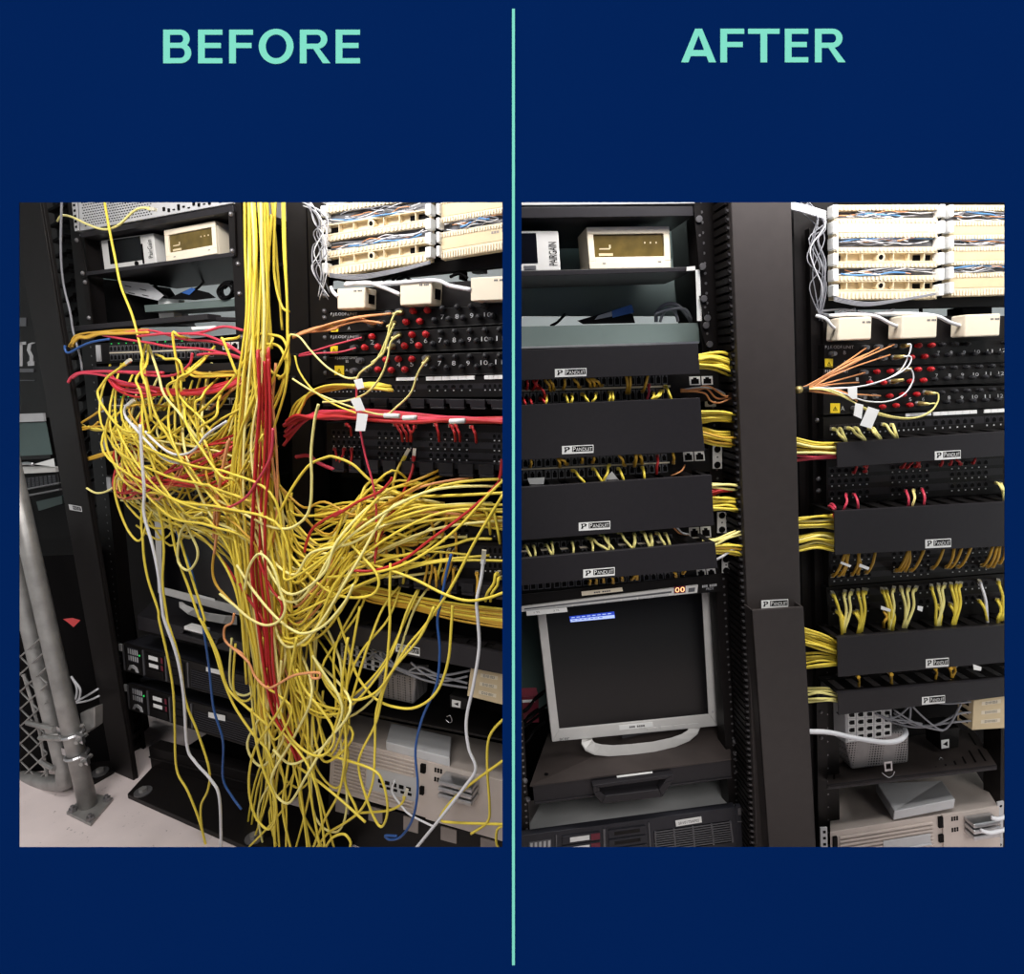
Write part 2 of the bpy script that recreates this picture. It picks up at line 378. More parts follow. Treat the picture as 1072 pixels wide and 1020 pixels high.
f = Face(RP, (400, 742), (800, 742), (810, 1000), (400, 1000), -.42); mb = MB(); f.box(mb, 0, 0, 1, 1, -.01, 0); mb.build('rear_panel', 'deep_black', t)  # black sheet added to keep the low corner behind the shelf dark
# bracket ears on the post
for a, b, m in ((R1(765, 28), R1(812, 300), 0), (R1(790, 412), R1(833, 522), 0), (R1(792, 527), R1(848, 634), 0)):
    f = Face(RP, a, (b[0]-4, a[1]), b, (a[0]+6, b[1]), -.008); mb = MB(); f.box(mb, 0, 0, 1, 1, 0, .004)
    mb.m = 1
    for v in ((.12, .88) if b[1]-a[1] < 40 else (.2, .95)): f.cyl(mb, .55, v, .008, .004, .009, 10)
    f.cyl(mb, .55, .45, .003, .004, .0046, 8); mb.m = 0
    mb.build('mounting_ear', ['post', 'grey_metal'], t, bevel=.001)
for a, b in ((R1(815, 748), R1(862, 890)), (R3(848, 150), R3(888, 250)), (R3(868, 437), R3(908, 527)), (R3(888, 630), R3(922, 700))):
    f = Face(RP, a, (b[0], a[1]), b, (a[0], b[1]), .004); mb = MB(); f.box(mb, 0, 0, 1, 1, 0, .003); mb.m = 1
    f.cyl(mb, .5, .16, .009, .003, .0036, 10); f.cyl(mb, .5, .84, .009, .003, .0036, 10); f.cyl(mb, .5, .5, .0025, .003, .0036, 6)
    mb.build('mounting_ear', ['silver', 'deep_black'], t, bevel=.001, label='pale slotted mounting ear')
# screws down the lower post
mb = MB()
for X, Y in ((945, 520), (950, 573), (953, 597), (957, 649)):
    x, y = R5(X, Y); f = Face(RP, (x-2, y-2), (x+2, y-2), (x+2, y+2), (x-2, y+2), -.01); f.ball(mb, .5, .5, .008, 0)
for X, Y in ((38, 690), (50, 770)):
    x, y = R5(X, Y); f = Face(RP, (x-2, y-2), (x+2, y-2), (x+2, y+2), (x-2, y+2), .0); f.ball(mb, .5, .5, .009, 0)
mb.build('screw_heads', 'grey_metal', t, smooth_=False)
# ---- the device above, and the shelves
f, o = slab('server', 'pale metal device cut off by the top edge above the equipment shelf', 'server', RP, ((500, 180), (726, 178), (727, 213.5), (500, 216)), -.3, .004, 'light_grey')
tb = thing('rack_shelf', 'dark upper shelf with a lip carrying the silver unit and cream desk clock', 'shelf', RP.at(640, 290, -.15))
f = Face(RP, (490, 217), (725.5, 216), (726, 226), (490, 229), .006); mb = MB(); f.box(mb, 0, 0, 1, 1, -.34, 0); mb.build('top_plate', 'cover', tb, bevel=.001)
f = Face(RP, (490, 285), (726.5, 279.5), (727, 284), (490, 291), .004); mb = MB(); f.box(mb, 0, 0, 1, 1, -.2, 0); mb.build('shelf_plate', 'cover', tb, bevel=.001)
f = Face(RP, R1(735, 288), R1(772, 284), R1(772, 302), R1(735, 305), .006); mb = MB(); f.box(mb, 0, 0, 1, 1, 0, .004); mb.build('lip_end', 'silver', tb, label='pale folded lip end')
f = Face(RP, R1(775, 300), R1(793, 298), R1(802, 520), R1(782, 520), -.014); mb = MB(); f.box(mb, 0, 0, 1, 1, 0, .002); mb.build('light_leak_strip', 'white', tb, label='white strip painted as light leaking past the shelf side')  # white strip stands in for light leaking through the side gap
tb2 = thing('rack_shelf', 'grey-green lower shelf carrying a folded blue booklet and a coiled lead', 'shelf', RP.at(640, 364, -.1))
f = Face(RP, (490, 343), (731, 338), (733, 358.5), (490, 366), -.02); mb = MB(); f.box(mb, 0, 0, 1, 1, -.004, 0); f.box(mb, 0, 0, 1, .04, -.17, 0); mb.build('front_panel', 'greygreen', tb2, bevel=.001)
f = Face(RP, (490, 364.6), (732, 357.6), (732, 359.6), (490, 366.8), .1); mb = MB(); f.box(mb, 0, 0, 1, 1, -.12, 0); mb.build('edge_strip', 'steel', tb2, label='bright steel edge')
# silver modem unit
c0 = thing('rack_modem', 'silver upright unit with dark window and sideways lettering, cut by opening edge, under AFTER', 'modem', RP.at(570, 283, -.06))
f = Face(RP, (508, 242), (584.5, 241.5), (587, 283.5), (511, 285), -.02); mb = MB(); f.box(mb, 0, 0, 1, 1, -.15, 0); mb.build('body', ['silver'], c0, bevel=.003)
mb = MB(); f.box(mb, .08, .06, .69, .8, 0, .001); mb.build('window', 'screen', c0)
mb = MB(); f.text(mb, 'PAIRGAIN', .85, .28, .96, .86, .0012, turn=-1); mb.build('lettering', 'deep_black', c0)
mb = MB(); f.box(mb, .12, .86, .28, .95, 0, .002); f.box(mb, .5, .86, .66, .95, 0, .002); mb.build('buttons', 'silver_dark', c0)
def clock(pl, quad, w, label, side_d=.1, mark=True):
    c = thing('desk_clock', label, 'clock', Face(pl, *quad, w).base())
    f = Face(pl, *quad, w); mb = MB(); f.box(mb, 0, 0, 1, 1, -side_d, -.004); f.frame(mb, 0, 0, 1, 1, .075, .17, -.004, .004); f.box(mb, .07, .72, .93, .85, -.004, .004)
    mb.build('case', 'cream', c, bevel=.0015)
    mb = MB(); f.box(mb, .07, .16, .93, .73, -.004, -.001); dsp = mb.build('display', 'dim_screen', c)
    mb = MB(); f.box(mb, .13, .62, .3, .68, -.001, 0); f.box(mb, .14, .5, .27, .53, -.001, 0); f.box(mb, .26, .42, .28, .5, -.001, 0)
    for k in range(3): f.box(mb, .69+k*.07, .36, .705+k*.07, .4, -.001, 0)
    mb.build('segments', 'beige', dsp)
    mb = MB(); f.box(mb, .16, .86, .2, .885, .004, .0044); f.box(mb, .84, .84, .88, .865, .004, .0044)
    mb.build('mark', 'silver_dark', c)
    return c
clock(RP, (R1(303, 116), R1(660, 112), R1(667, 291), R1(318, 297)), -.03, 'cream desk clock with dim amber display on the upper shelf under AFTER')
# booklet and coiled lead on the lower shelf
bk = thing('folded_booklet', 'folded black booklet with blue label lying on the grey-green shelf under AFTER', 'booklet', RP.at(640, 338, -.08))
mb = MB(); mb.prism([RP.at(*R1(x, y), -.1) for x, y in ((265, 519), (455, 462), (505, 492), (515, 529), (290, 534))], [RP.at(*R1(x, y), -.16) for x, y in ((265, 519), (455, 462), (505, 492), (515, 529), (290, 534))]); mb.build('cover_sheet', 'deep_black', bk)
mb = MB(); q = [(414, 477), (500, 449), (511, 483), (418, 506)]; mb.prism([RP.at(*R1(x, y), -.096) for x, y in q], [RP.at(*R1(x, y), -.1) for x, y in q]); mb.build('label', 'blue', bk, label='blue printed label')
mb = MB(); q = [(355, 497), (414, 477), (416, 500), (340, 515)]; mb.prism([RP.at(*R1(x, y), -.096) for x, y in q], [RP.at(*R1(x, y), -.1) for x, y in q]); mb.build('page', 'grey_cable', bk, label='grey page edge')
mb = MB()
pts = [R1(x, y) for x, y in ((605, 525), (610, 480), (650, 448), (700, 455), (740, 500), (755, 522))]; mb.tube([RP.at(*p, -.10) for p in pts], .005)
pts = [R1(x, y) for x, y in ((622, 524), (640, 480), (665, 465), (690, 490), (700, 523))]; mb.tube([RP.at(*p, -.09) for p in pts], .004)
pts = [R1(x, y) for x, y in ((600, 490), (660, 470), (730, 470), (760, 515), (784, 512))]; mb.tube([RP.at(*p, -.08) for p in pts], .004)
tag(mb.build('coiled_lead', 'grey_cable', smooth_=True), 'grey lead coiled in loops beside the booklet under AFTER', 'cable')
cable(RP, [(*R1(150, 542), -.12), (*R1(180, 525), -.13), (*R1(212, 492), -.2)], .004, 'deep_black', 'power_lead', 'short black lead slanting across the pale gap left of the booklet', 'cable')
# ---- the four covers of the left-hand rack
WA = .10; ga = 'black covers over the left-hand tidy switches'
cq = [((500, 368), (730.8, 359.3), (732.8, 391.5), (500, 400), .10),
      ((500, 426), (732.8, 416.6), (738, 472.5), (500, 484), .10),
      ((500, 513.3), (745, 497.4), (747.6, 550), (500, 569.5), .10),
      ((500, 588.7), (748.6, 568), (751.5, 595), (500, 617.3), .10)]
logos = [(597.4, 390.2, -.035), (604.8, 470.7, -.045), (622.3, 550.7, -.06), (627, 599.5, -.08)]
labs = ['black cable manager cover just below the bright shelf edge under AFTER', 'tall black cover with crossed brand plate, second from top on left AFTER rack',
        'tall black cover, third from top on left AFTER rack, above whitest patch cords', 'narrow black cover directly above the drawer with the lit 00 display']
labs[1] = 'tall black cover, second from top on left AFTER rack, below red and yellow cords'
for q, lg, lb in zip(cq, logos, labs): manager(RP, q[:4], q[4], lb, ga, lg, 12, 'top', trough=False)
# ---- switches
def switch(quad, label, split, rows, sfp, group=None, w=.012, pl=RP):
    f = Face(pl, *quad, w); t = thing('network_switch', label, 'network switch', f.base(), group)
    mb = MB(); f.box(mb, 0, 0, 1, 1, -.24, 0); mb.build('case', 'black', t, bevel=.001)
    for r, (b0, b1) in enumerate(rows):
        mb = MB(); n = 4; mb.m = 2; f.box(mb, split[0], b0-.03, split[1], b1+.03, 0, .0004)
        for k in range(n):
            a0 = split[0]+(split[1]-split[0])*k/n; a1 = split[0]+(split[1]-split[0])*(k+1)/n-.008
            mb.m = 2; f.box(mb, a0, b0-.02, a1, b1+.02, 0, .0008); ports(f, mb, a0, a1, b0, b1, 6, .0008)
        mb.build('port_row', ['silver_dark', 'deep_black', 'black'], t)
    if len(rows) > 1:
        mb = MB(); f.box(mb, split[0], (rows[0][1]+rows[1][0])/2-.03, split[1], (rows[0][1]+rows[1][0])/2+.03, 0, .003); mb.build('divider_strip', 'cream', t, label='pale strip between the two port rows')
    if sfp:
        mb = MB(); ports(f, mb, sfp[0], sfp[1], sfp[2], sfp[3], 2, 0, .12); mb.build('uplink_ports', ['silver', 'deep_black'], t)
    mb = MB()
    for k in range(12): f.box(mb, split[0]+k*.055+.01, .03, split[0]+k*.055+.018, .08, 0, .0008)
    mb.build('indicator_lights', 'green_lit', t)
    return f, t
f1, s1 = switch(((500, 393), (752, 386), (754, 420), (500, 428)), 'uppermost network switch with red cords at its left end under AFTER', (.1, .79), ((.12, .43), (.56, .9)), (.87, .975, .22, .48))
f2, s2 = switch(((500, 478), (742, 470), (744.5, 494), (500, 509)), 'second network switch from the top on left AFTER rack with white tags', (.1, .82), ((.14, .45), (.56, .9)), (.88, .98, .1, .5))
f3, s3 = switch(((500, 562), (749, 548), (751, 576), (500, 595)), 'third network switch down with the row of pale yellow cords under AFTER', (.1, .82), ((.3, .5), (.6, .8)), (.88, .98, .1, .5))
f4, s4 = switch(((500, 610), (752.5, 593), (754, 604), (500, 625)), 'lowest network switch, mostly empty dark ports, above drawer with lit 00', (.12, .86), ((.2, .8),), (.9, .985, .15, .8))
# cords at the switches: (zoom x,y from) -> (to), colour, tag
gcord = 'short patch cords plugged into the tidy switches'
def cord(pl, a, b, m, w0=.02, w1=.06, bow=3, r=.0032, label=None, group=gcord, drop=8, mid=None):
    pts = [(a[0], a[1], w0), (a[0]+(b[0]-a[0])*.3, a[1]+(b[1]-a[1])*.15+(-1 if b[1] > a[1] else 1), (w0+w1)/2+.012), ((a[0]+b[0])/2+(bow*.3), (a[1]+b[1])/2, w1), (b[0], b[1], w1), (b[0]+(b[0]-a[0])*.15, b[1]+drop*(1 if b[1] > a[1] else -1), w1-.02)]
    return cable(pl, pts, r, m, 'patch_lead', label, 'patch cord', group, plugs=(0,))
S1 = reg(546, 360, 7.657); S2 = reg(660, 360, 7.657); S3 = reg(546, 540, 7.657); S4 = reg(660, 540, 7.657)
LBc = {('yellow', 0): 'short yellow cord at the top switch of left AFTER rack', ('ochre', 0): 'ochre yellow cord rising behind the top cover of left AFTER rack', ('red', 0): 'short red cord at the left end of the top AFTER switch',
       ('yellow', 1): 'short yellow cord at the second switch of left AFTER rack', ('ochre', 1): 'ochre cord rising behind the second cover of left AFTER rack', ('red', 1): 'lone red cord between ochre cords at the second AFTER switch',
       ('pale_yellow', 2): 'pale yellow cord curving down at the third switch of left AFTER rack', ('ochre', 2): 'ochre cord at the lowest switch of left AFTER rack'}
def run(reg_, pl, items, sw, grp, w1=.085):
    for (a, b, m) in items: cord(pl, reg_(*a), reg_(*b), m, .016, w1, label=LBc[(m, sw)], group=grp+' '+('ochre' if m == 'ochre' else 'red' if m == 'red' else 'yellow'))
run(S1, RP, [((40, 360), (45, 300), 'red'), ((85, 365), (120, 300), 'red'), ((140, 360), (95, 300), 'red'), ((5, 440), (30, 490), 'red'), ((60, 440), (80, 490), 'red'), ((150, 440), (190, 480), 'red'), ((120, 335), (180, 390), 'red')], 0, 'top switch cords')
run(S1, RP, [((240, 375), (190, 290), 'ochre'), ((265, 365), (225, 290), 'ochre'), ((335, 360), (345, 285), 'ochre'), ((470, 350), (420, 285), 'ochre'), ((560, 345), (525, 280), 'ochre'), ((600, 340), (550, 280), 'ochre'), ((650, 335), (570, 278), 'ochre'), ((845, 395), (840, 262), 'ochre'), ((860, 395), (870, 262), 'ochre'), ((965, 385), (1010, 260), 'ochre')], 0, 'top switch cords')
run(S1, RP, [((200, 420), (190, 485), 'yellow'), ((345, 410), (370, 475), 'yellow'), ((405, 410), (398, 475), 'yellow'), ((480, 405), (535, 468), 'yellow'), ((600, 400), (570, 468), 'yellow'), ((705, 390), (700, 462), 'yellow'), ((725, 390), (730, 462), 'yellow'), ((1060, 400), (1045, 448), 'yellow')], 0, 'top switch cords')
run(S2, RP, [((255, 380), (175, 445), 'yellow'), ((262, 380), (200, 445), 'yellow'), ((275, 340), (325, 442), 'yellow')], 0, 'top switch cords')
cord(RP, S2(150, 330), S2(135, 448), 'pink_red', label='single pinkish cord near the right end of the top AFTER switch', group=None)
run(S1, RP, [((70, 985), (75, 930), 'ochre'), ((310, 985), (290, 920), 'ochre'), ((370, 965), (310, 918), 'ochre'), ((485, 950), (480, 905), 'ochre'), ((570, 950), (580, 900), 'ochre'), ((830, 975), (780, 890), 'ochre'), ((905, 980), (920, 885), 'ochre'), ((970, 960), (945, 888), 'ochre')], 1, 'second switch cords')
run(S2, RP, [((30, 955), (40, 885), 'ochre'), ((90, 940), (75, 885), 'ochre'), ((345, 955), (340, 875), 'ochre')], 1, 'second switch cords')
run(S2, RP, [((215, 900), (212, 985), 'red')], 1, 'second switch cords')
run(R3, RP, [((240, 258), (295, 310), 'yellow'), ((330, 250), (370, 305), 'yellow'), ((440, 250), (465, 300), 'yellow'), ((545, 245), (555, 295), 'yellow'), ((405, 235), (380, 300), 'yellow')], 1, 'second switch cords')
run(S3, RP, [((20, 240), (75, 332), 'pale_yellow'), ((95, 245), (110, 325), 'pale_yellow'), ((190, 235), (240, 315), 'pale_yellow'), ((240, 215), (250, 315), 'pale_yellow'), ((405, 215), (415, 300), 'pale_yellow'), ((560, 205), (570, 288), 'pale_yellow'), ((520, 180), (690, 275), 'pale_yellow'), ((620, 150), (735, 268), 'pale_yellow'), ((690, 180), (700, 275), 'pale_yellow'), ((760, 130), (885, 262), 'pale_yellow'), ((910, 160), (900, 255), 'pale_yellow'), ((965, 125), (1025, 248), 'pale_yellow'), ((1030, 160), (1040, 245), 'pale_yellow')], 2, 'third switch cords')
run(S4, RP, [((30, 145), (25, 255), 'pale_yellow'), ((85, 125), (150, 250), 'pale_yellow'), ((160, 150), (175, 240), 'pale_yellow'), ((205, 140), (275, 235), 'pale_yellow'), ((275, 145), (315, 232), 'pale_yellow')], 2, 'third switch cords')
run(S3, RP, [((545, 545), (545, 500), 'ochre'), ((600, 540), (590, 490), 'ochre'), ((660, 530), (640, 480), 'ochre'), ((735, 535), (720, 485), 'ochre'), ((810, 515), (790, 470), 'ochre'), ((880, 510), (910, 465), 'ochre'), ((925, 505), (920, 462), 'ochre')], 2, 'lowest switch cords', )
run(S4, RP, [((20, 500), (40, 475), 'ochre'), ((365, 485), (350, 450), 'ochre'), ((420, 460), (440, 432), 'ochre')], 2, 'lowest switch cords')
# paper tags at the second switch
for q, lb in (([R3(50, 292), R3(125, 288), R3(120, 318), R3(60, 318)], 'white paper tag at the left end of the second switch under AFTER'), ([R3(378, 300), R3(415, 262), R3(445, 300), R3(400, 306)], 'pointed white paper tag among the second switch cords under AFTER')):
    mb = MB(); mb.prism([RP.at(*p, .062) for p in q], [RP.at(*p, .061) for p in q]); tag(mb.build('paper_tag', 'white'), lb, 'tag')
# optical jumpers in pairs
for i, (pts, r) in enumerate((([(400, 365), (500, 368), (590, 340), (650, 350), (700, 385), (760, 420), (820, 405)], .0022), ([(400, 385), (520, 385), (600, 400), (640, 455), (700, 475), (780, 450), (840, 410)], .0022), ([(400, 375), (520, 375), (610, 360), (680, 430), (740, 440), (820, 410)], .0022))):
    cable(RP, [(*S2(x, y), .02+.01*k/2) for k, (x, y) in enumerate(pts)], r, 'orange', 'fibre_jumper', 'thin orange fibre jumper looping from the top AFTER switch across its pale ear', 'fibre jumper', 'orange jumpers at the top switch ear')
cable(RP, [(*S2(400, 370), .018), (*S2(560, 350), .03), (*S2(700, 370), .035), (*S2(830, 460), .03)], .002, 'white_cable', 'fibre_jumper', 'thin white fibre jumper among orange ones at the top AFTER switch', 'fibre jumper')
cable(RP, [(*R3(730, 235), .015), (*R3(715, 260), .04), (*R3(670, 282), .06)], .0022, 'orange', 'fibre_jumper', 'short orange fibre jumper at the right end of the second AFTER switch', 'fibre jumper')
for d, m, lb in ((0, 'orange', 'short orange jumper crossing the corner of the third tall cover under AFTER'), (14, 'white_cable', 'short white jumper crossing the corner of the third tall cover under AFTER')):
    cable(RP, [(*R3(678+d, 500), .08), (*R3(705+d, 528), .06), (*R3(745, 538-d*.3), .015)], .0024, m, 'fibre_jumper', lb, 'fibre jumper')
# ---- drawer with the lit counter
f = Face(RP, (500, 627), (756, 601), (757, 619), (500, 646), .02); t = thing('console_drawer', 'black console drawer with grey strip and glowing 00 above the monitor', 'console', f.base())
mb = MB(); f.box(mb, 0, 0, 1, 1, -.16, 0); mb.build('case', 'black', t, bevel=.001)
f = Face(RP, R3(-40, 851), R3(783, 750), R3(779, 783), R3(-40, 872), .02); mb = MB(); f.box(mb, 0, 0, 1, 1, 0, .006); mb.m = 1; f.box(mb, .09, .36, .86, .62, .006, .0066); mb.m = 2
for k in range(9): f.box(mb, .09+k*.085, .72, .165+k*.085, .95, .006, .008)
mb.m = 1; f.box(mb, .95, .25, .985, .8, .006, .0066); cs_ = mb.build('control_strip', ['silver', 'silver_dark', 'light_grey'], t, bevel=.0006)
f = Face(RP, S4(350, 570), S4(440, 562), S4(440, 615), S4(350, 622), .0265); mb = MB(); f.box(mb, 0, 0, 1, 1, 0, .001); mb.m = 1; f.text(mb, '0', .08, .12, .46, .88, .0014); f.text(mb, '0', .54, .12, .92, .88, .0014); mb.build('counter_display', ['maroon', 'led_glow'], cs_, label='counter reading 00 in glowing digits')
f = Face(RP, S3(480, 608), S3(805, 575), S3(812, 605), S3(483, 642), .03); mb = MB(); f.box(mb, 0, 0, 1, 1, 0, .001); mb.m = 1; f.text(mb, '--- ----', .3, .35, .7, .7, .0014); mb.build('label_strip', ['cream', 'silver_dark'], t)
f = Face(RP, S3(38, 765), S3(362, 735), S3(368, 770), S3(42, 802), .03); mb = MB(); f.box(mb, 0, 0, 1, 1, 0, .001); mb.m = 1; f.text(mb, '1 TS', .18, .25, .32, .6, .0014); f.text(mb, '2 TS', .66, .25, .8, .6, .0014); mb.build('label_strip', ['white', 'silver_dark'], t)
f = Face(RP, S4(575, 558), S4(690, 545), S4(690, 590), S4(575, 605), .02); mb = MB(); f.text(mb, '--- ----', 0, 0, 1, .42, .0006); f.text(mb, 'PRO2', .28, .52, .78, .95, .0006); mb.build('lettering', 'light_grey', t)
# ---- monitor on its shelf
def monitor(pl, o4, i4, w, label, foot, bottom_label=None, d=.05, base=None):
    f = Face(pl, *o4, w); t = thing('monitor', label, 'monitor', base or f.base())
    g = Face(pl, *i4, w)
    mb = MB(); A = f.c; B = g.c
    for k in range(4):
        l = (k+1) % 4; mb.hexa([A[k], A[l], B[l], B[k]], [p-pl.n*d*.5 for p in (A[k], A[l], B[l], B[k])])
    mb.hexa([p-pl.n*d*.45 for p in A], [p.lerp(sum(A, V())/4, .12)-pl.n*d for p in A])
    mb.build('bezel', 'silver', t, bevel=.002)
    mb = MB(); mb.hexa([p-pl.n*.004 for p in B], [p-pl.n*.02 for p in B]); scr = mb.build('screen', 'screen', t); t['_s'] = scr.name
    return f, g, t
base = RP.at(675, 789, -.07)
f, g, t = monitor(RP, (R3(80, 760), R3(832, 700), R5(872, 455), R5(157, 524)), (R3(118, 770), R3(800, 712), R5(833, 405), R5(188, 469)), -.08, 'silver flat-panel monitor with dark screen and blue window on its shelf under AFTER', None, base=base)
h = Face(RP, S3(382, 808), S3(742, 768), S3(750, 820), S3(390, 854), -.083); mb = MB(); h.box(mb, 0, 0, 1, 1, 0, .001); mb.m = 1; h.box(mb, .01, .5, .99, .97, .001, .0013); mb.m = 1
for k in range(8): h.box(mb, .04+k*.115, .18, .12+k*.115, .3, .001, .0013)
mb.m = 0
for k in range(7): h.box(mb, .05+k*.1, .62, .12+k*.1, .72, .0013, .0016)
mb.build('screen_window', ['blue_lit', 'pale_lit'], bpy.data.objects[t['_s']], label='lit blue menu window at the top of the screen')
h = Face(RP, R5(445, 452), R5(590, 437), R5(592, 457), R5(447, 472), -.08); mb = MB(); h.box(mb, 0, 0, 1, 1, 0, .001); mb.m = 1; h.text(mb, '--- ----', .3, .35, .75, .75, .0014); mb.build('label_strip', ['white', 'grey_metal'], t)
h = Face(RP, R5(565, 463), R5(782, 442), R5(783, 456), R5(566, 477), -.08); mb = MB()
for k in range(4): h.box(mb, k*.27, 0, k*.27+.22, 1, 0, .001)
mb.build('buttons', 'silver', t, bevel=.0005)
h = Face(RP, R5(842, 385), R5(858, 384), R5(858, 400), R5(842, 401), -.08); mb = MB(); h.cyl(mb, .5, .5, .004, 0, .0015, 12); mb.build('power_button', 'light_grey', t)
h = Face(RP, R5(188, 507), R5(232, 503), R5(232, 514), R5(188, 518), -.08); mb = MB(); h.text(mb, 'acer', 0, 0, 1, 1, .0006); mb.build('maker_mark', 'silver_dark', t)
mb = MB()
def ring(outer, inner, pl, dz, lift, wfun):
    o = [pl.at(*p, wfun(k, len(outer))) for k, p in enumerate(outer)]; i = [pl.at(*p, wfun(k, len(inner))) for k, p in enumerate(inner)]
    for k in range(len(o)-1): mb.hexa([o[k]+V((0, 0, lift)), o[k+1]+V((0, 0, lift)), i[k+1]+V((0, 0, lift)), i[k]+V((0, 0, lift))], [o[k], o[k+1], i[k+1], i[k]])
outer = [R5(x, y) for x, y in ((285, 515), (283, 535), (300, 562), (340, 580), (400, 586), (500, 579), (600, 566), (690, 545), (750, 520), (785, 490), (797, 462))]
inner = [R5(x, y) for x, y in ((330, 512), (330, 522), (340, 534), (370, 542), (420, 545), (500, 540), (590, 530), (670, 513), (715, 497), (740, 482), (748, 466))]
wf = lambda k, n: -.09+.05*math.sin(math.pi*k/(n-1))
ring(outer, inner, RP, 0, .006, wf); mb.build('stand_foot', 'silver', t, bevel=.002, smooth_=False)
mb = MB(); p = [RP.at(*R5(x, y), -.13) for x, y in ((440, 430), (660, 410), (640, 540), (470, 555))]; mb.hexa(p, [q-RP.n*.03 for q in p]); mb.build('stand_neck', 'silver_dark', t, bevel=.003)
# sliding shelf with handle
t = thing('sliding_shelf', 'dusty dark pull-out shelf with moulded handle under the silver monitor', 'shelf', RP.at(665, 838, -.1))
F4 = [R5(60, 712), R5(925, 597), R5(930, 602), R5(62, 718)]; B4 = [(574, 768), (762, 728), (762, 730), (574, 770)]
mb = MB(); mb.hexa([RP.at(*p, .03) for p in F4], [RP.at(*p, -.28) for p in B4]); mb.build('shelf_top', 'dirty_shelf', t)
f = Face(RP, R5(72, 716), R5(927, 603), R5(932, 675), R5(80, 788), .028); mb = MB(); f.box(mb, 0, 0, 1, 1, -.02, 0); f.box(mb, 0, .95, 1, 1.02, -.02, .004); mb.build('front_lip', 'cover', t, bevel=.001)
mb = MB(); q = lambda L: [RP.at(*R5(x, y), .052) for x, y in L]
O = [(332, 712), (682, 665), (680, 690), (632, 762), (370, 792), (335, 745)]; I = [(362, 722), (648, 684), (640, 700), (618, 730), (385, 758), (362, 738)]
o_, i_ = q(O), q(I)
for k in range(6): l = (k+1) % 6; mb.hexa([o_[k], o_[l], i_[l], i_[k]], [p-RP.n*.02 for p in (o_[k], o_[l], i_[l], i_[k])])
mb.build('handle', 'cover', t, bevel=.002)
f = Face(RP, R5(437, 674), R5(590, 655), R5(590, 674), R5(438, 692), .034); mb = MB(); f.box(mb, 0, 0, 1, 1, -.004, .001); mb.m = 1; f.text(mb, '--- ----', .25, .35, .75, .7, .0014); mb.build('label_strip', ['white', 'grey_metal'], t)
mb = MB()
for X, Y in ((132, 667), (868, 571)):
    c = RP.at(*R5(X, Y), -.01); mb.prism([c+V((math.cos(a)*.006, math.sin(a)*.006, .004)) for a in [k*math.pi/4 for k in range(8)]], [c+V((math.cos(a)*.006, math.sin(a)*.006, -.002)) for a in [k*math.pi/4 for k in range(8)]])
mb.build('screw_heads', 'deep_black', t)
# ---- bottom server of the left-hand rack
def drives(f, t, cols, rows, m0, m1, lab):
    for (a0, a1, white) in cols:
        for (b0, b1) in rows:
            mb = MB(); f.box(mb, a0, b0, a1, b1, 0, .004); mb.m = 1
            if not white: f.box(mb, a0+(a1-a0)*.15, b0+(b1-b0)*.25, a1-(a1-a0)*.15, b1-(b1-b0)*.3, .004, .0048)
            d_ = mb.build('drive_bay', [m0, 'black'], t, bevel=.0006)
            if white and not (lab and b0 > .6):
                mb = MB(); f.box(mb, a0+(a1-a0)*.2, b0+(b1-b0)*.2, a0+(a1-a0)*.72, b1-(b1-b0)*.2, .004, .0046); mb.build('drive_label', 'white', d_, label='white drive label')
                mb = MB(); f.box(mb, a0+(a1-a0)*(.9 if lab else .76), b0+(b1-b0)*.1, a1, b1-(b1-b0)*.1, .004, .0052); mb.build('drive_latch', m1, d_, label='dark red latch')
f = Face(RP, R5(20, 930), R5(948, 805), R5(985, 1080), R5(10, 1230), .02); t = thing('server', 'dark rack server with grey metal top at the bottom of left AFTER rack', 'server', f.base())
mb = MB(); f.box(mb, 0, 0, 1, 1, -.02, 0); mb.build('front_bezel', 'hp_grey', t, bevel=.001)
mb = MB(); mb.hexa([RP.at(*p, .005) for p in (R5(28, 930), R5(948, 806), R5(985, 1080), R5(10, 1230))], [RP.at(*p, -.28) for p in ((574, 828), (766, 800), (770, 900), (570, 940))]); mb.build('case', 'server_top', t)
drives(f, t, ((.19, .36, 1), (.40, .57, 0)), ((.08, .19), (.22, .33), (.36, .47)), 'hp_grey', 'maroon', '')
mb = MB(); mb.m = 0; f.box(mb, .04, .1, .14, .22, 0, .001)
for k in range(5): mb.m = 1; f.box(mb, .045+.02*k, .115, .056+.02*k, .205, .001, .0016)
mb.build('status_panel', ['silver_dark', 'light_grey'], t)

for a, b, c in ((.16, .165, .003), (.375, .385, .004), (.585, .59, .003)): mb = MB(); f.box(mb, a, .05, b, .5, 0, c); mb.build('bezel_rib', 'silver_dark', t)
mb = MB()
for k in range(9): mb.m = 0; f.box(mb, .61, .2+k*.035, .965, .2+k*.035+.012, 0, .003)
mb.m = 1; f.box(mb, .61, .19, .965, .52, 0, .0008)
for k in range(5): mb.m = 0; f.box(mb, .61+k*.088, .19, .617+k*.088, .52, 0, .003)
mb.build('grille', ['silver_dark', 'deep_black'], t)
f5 = Face(RP, R5(688, 863), R5(800, 845), R5(803, 870), R5(692, 888), .021); mb = MB(); f5.box(mb, 0, 0, 1, 1, 0, .001); mb.m = 1; f5.text(mb, 'SRV01TSAP02', .1, .3, .9, .75, .0014); mb.build('label_strip', ['white', 'grey_metal'], t)
f6 = Face(RP, R5(950, 800), R5(990, 797), R5(992, 990), R5(958, 990), .022); mb = MB(); f6.box(mb, 0, 0, 1, 1, -.01, 0); mb.m = 1; f6.box(mb, .2, .05, .95, .2, 0, .002); f6.box(mb, .1, .34, .95, .36, 0, .002); mb.build('latch_ear', ['hp_grey', 'grey_metal'], t, bevel=.001)
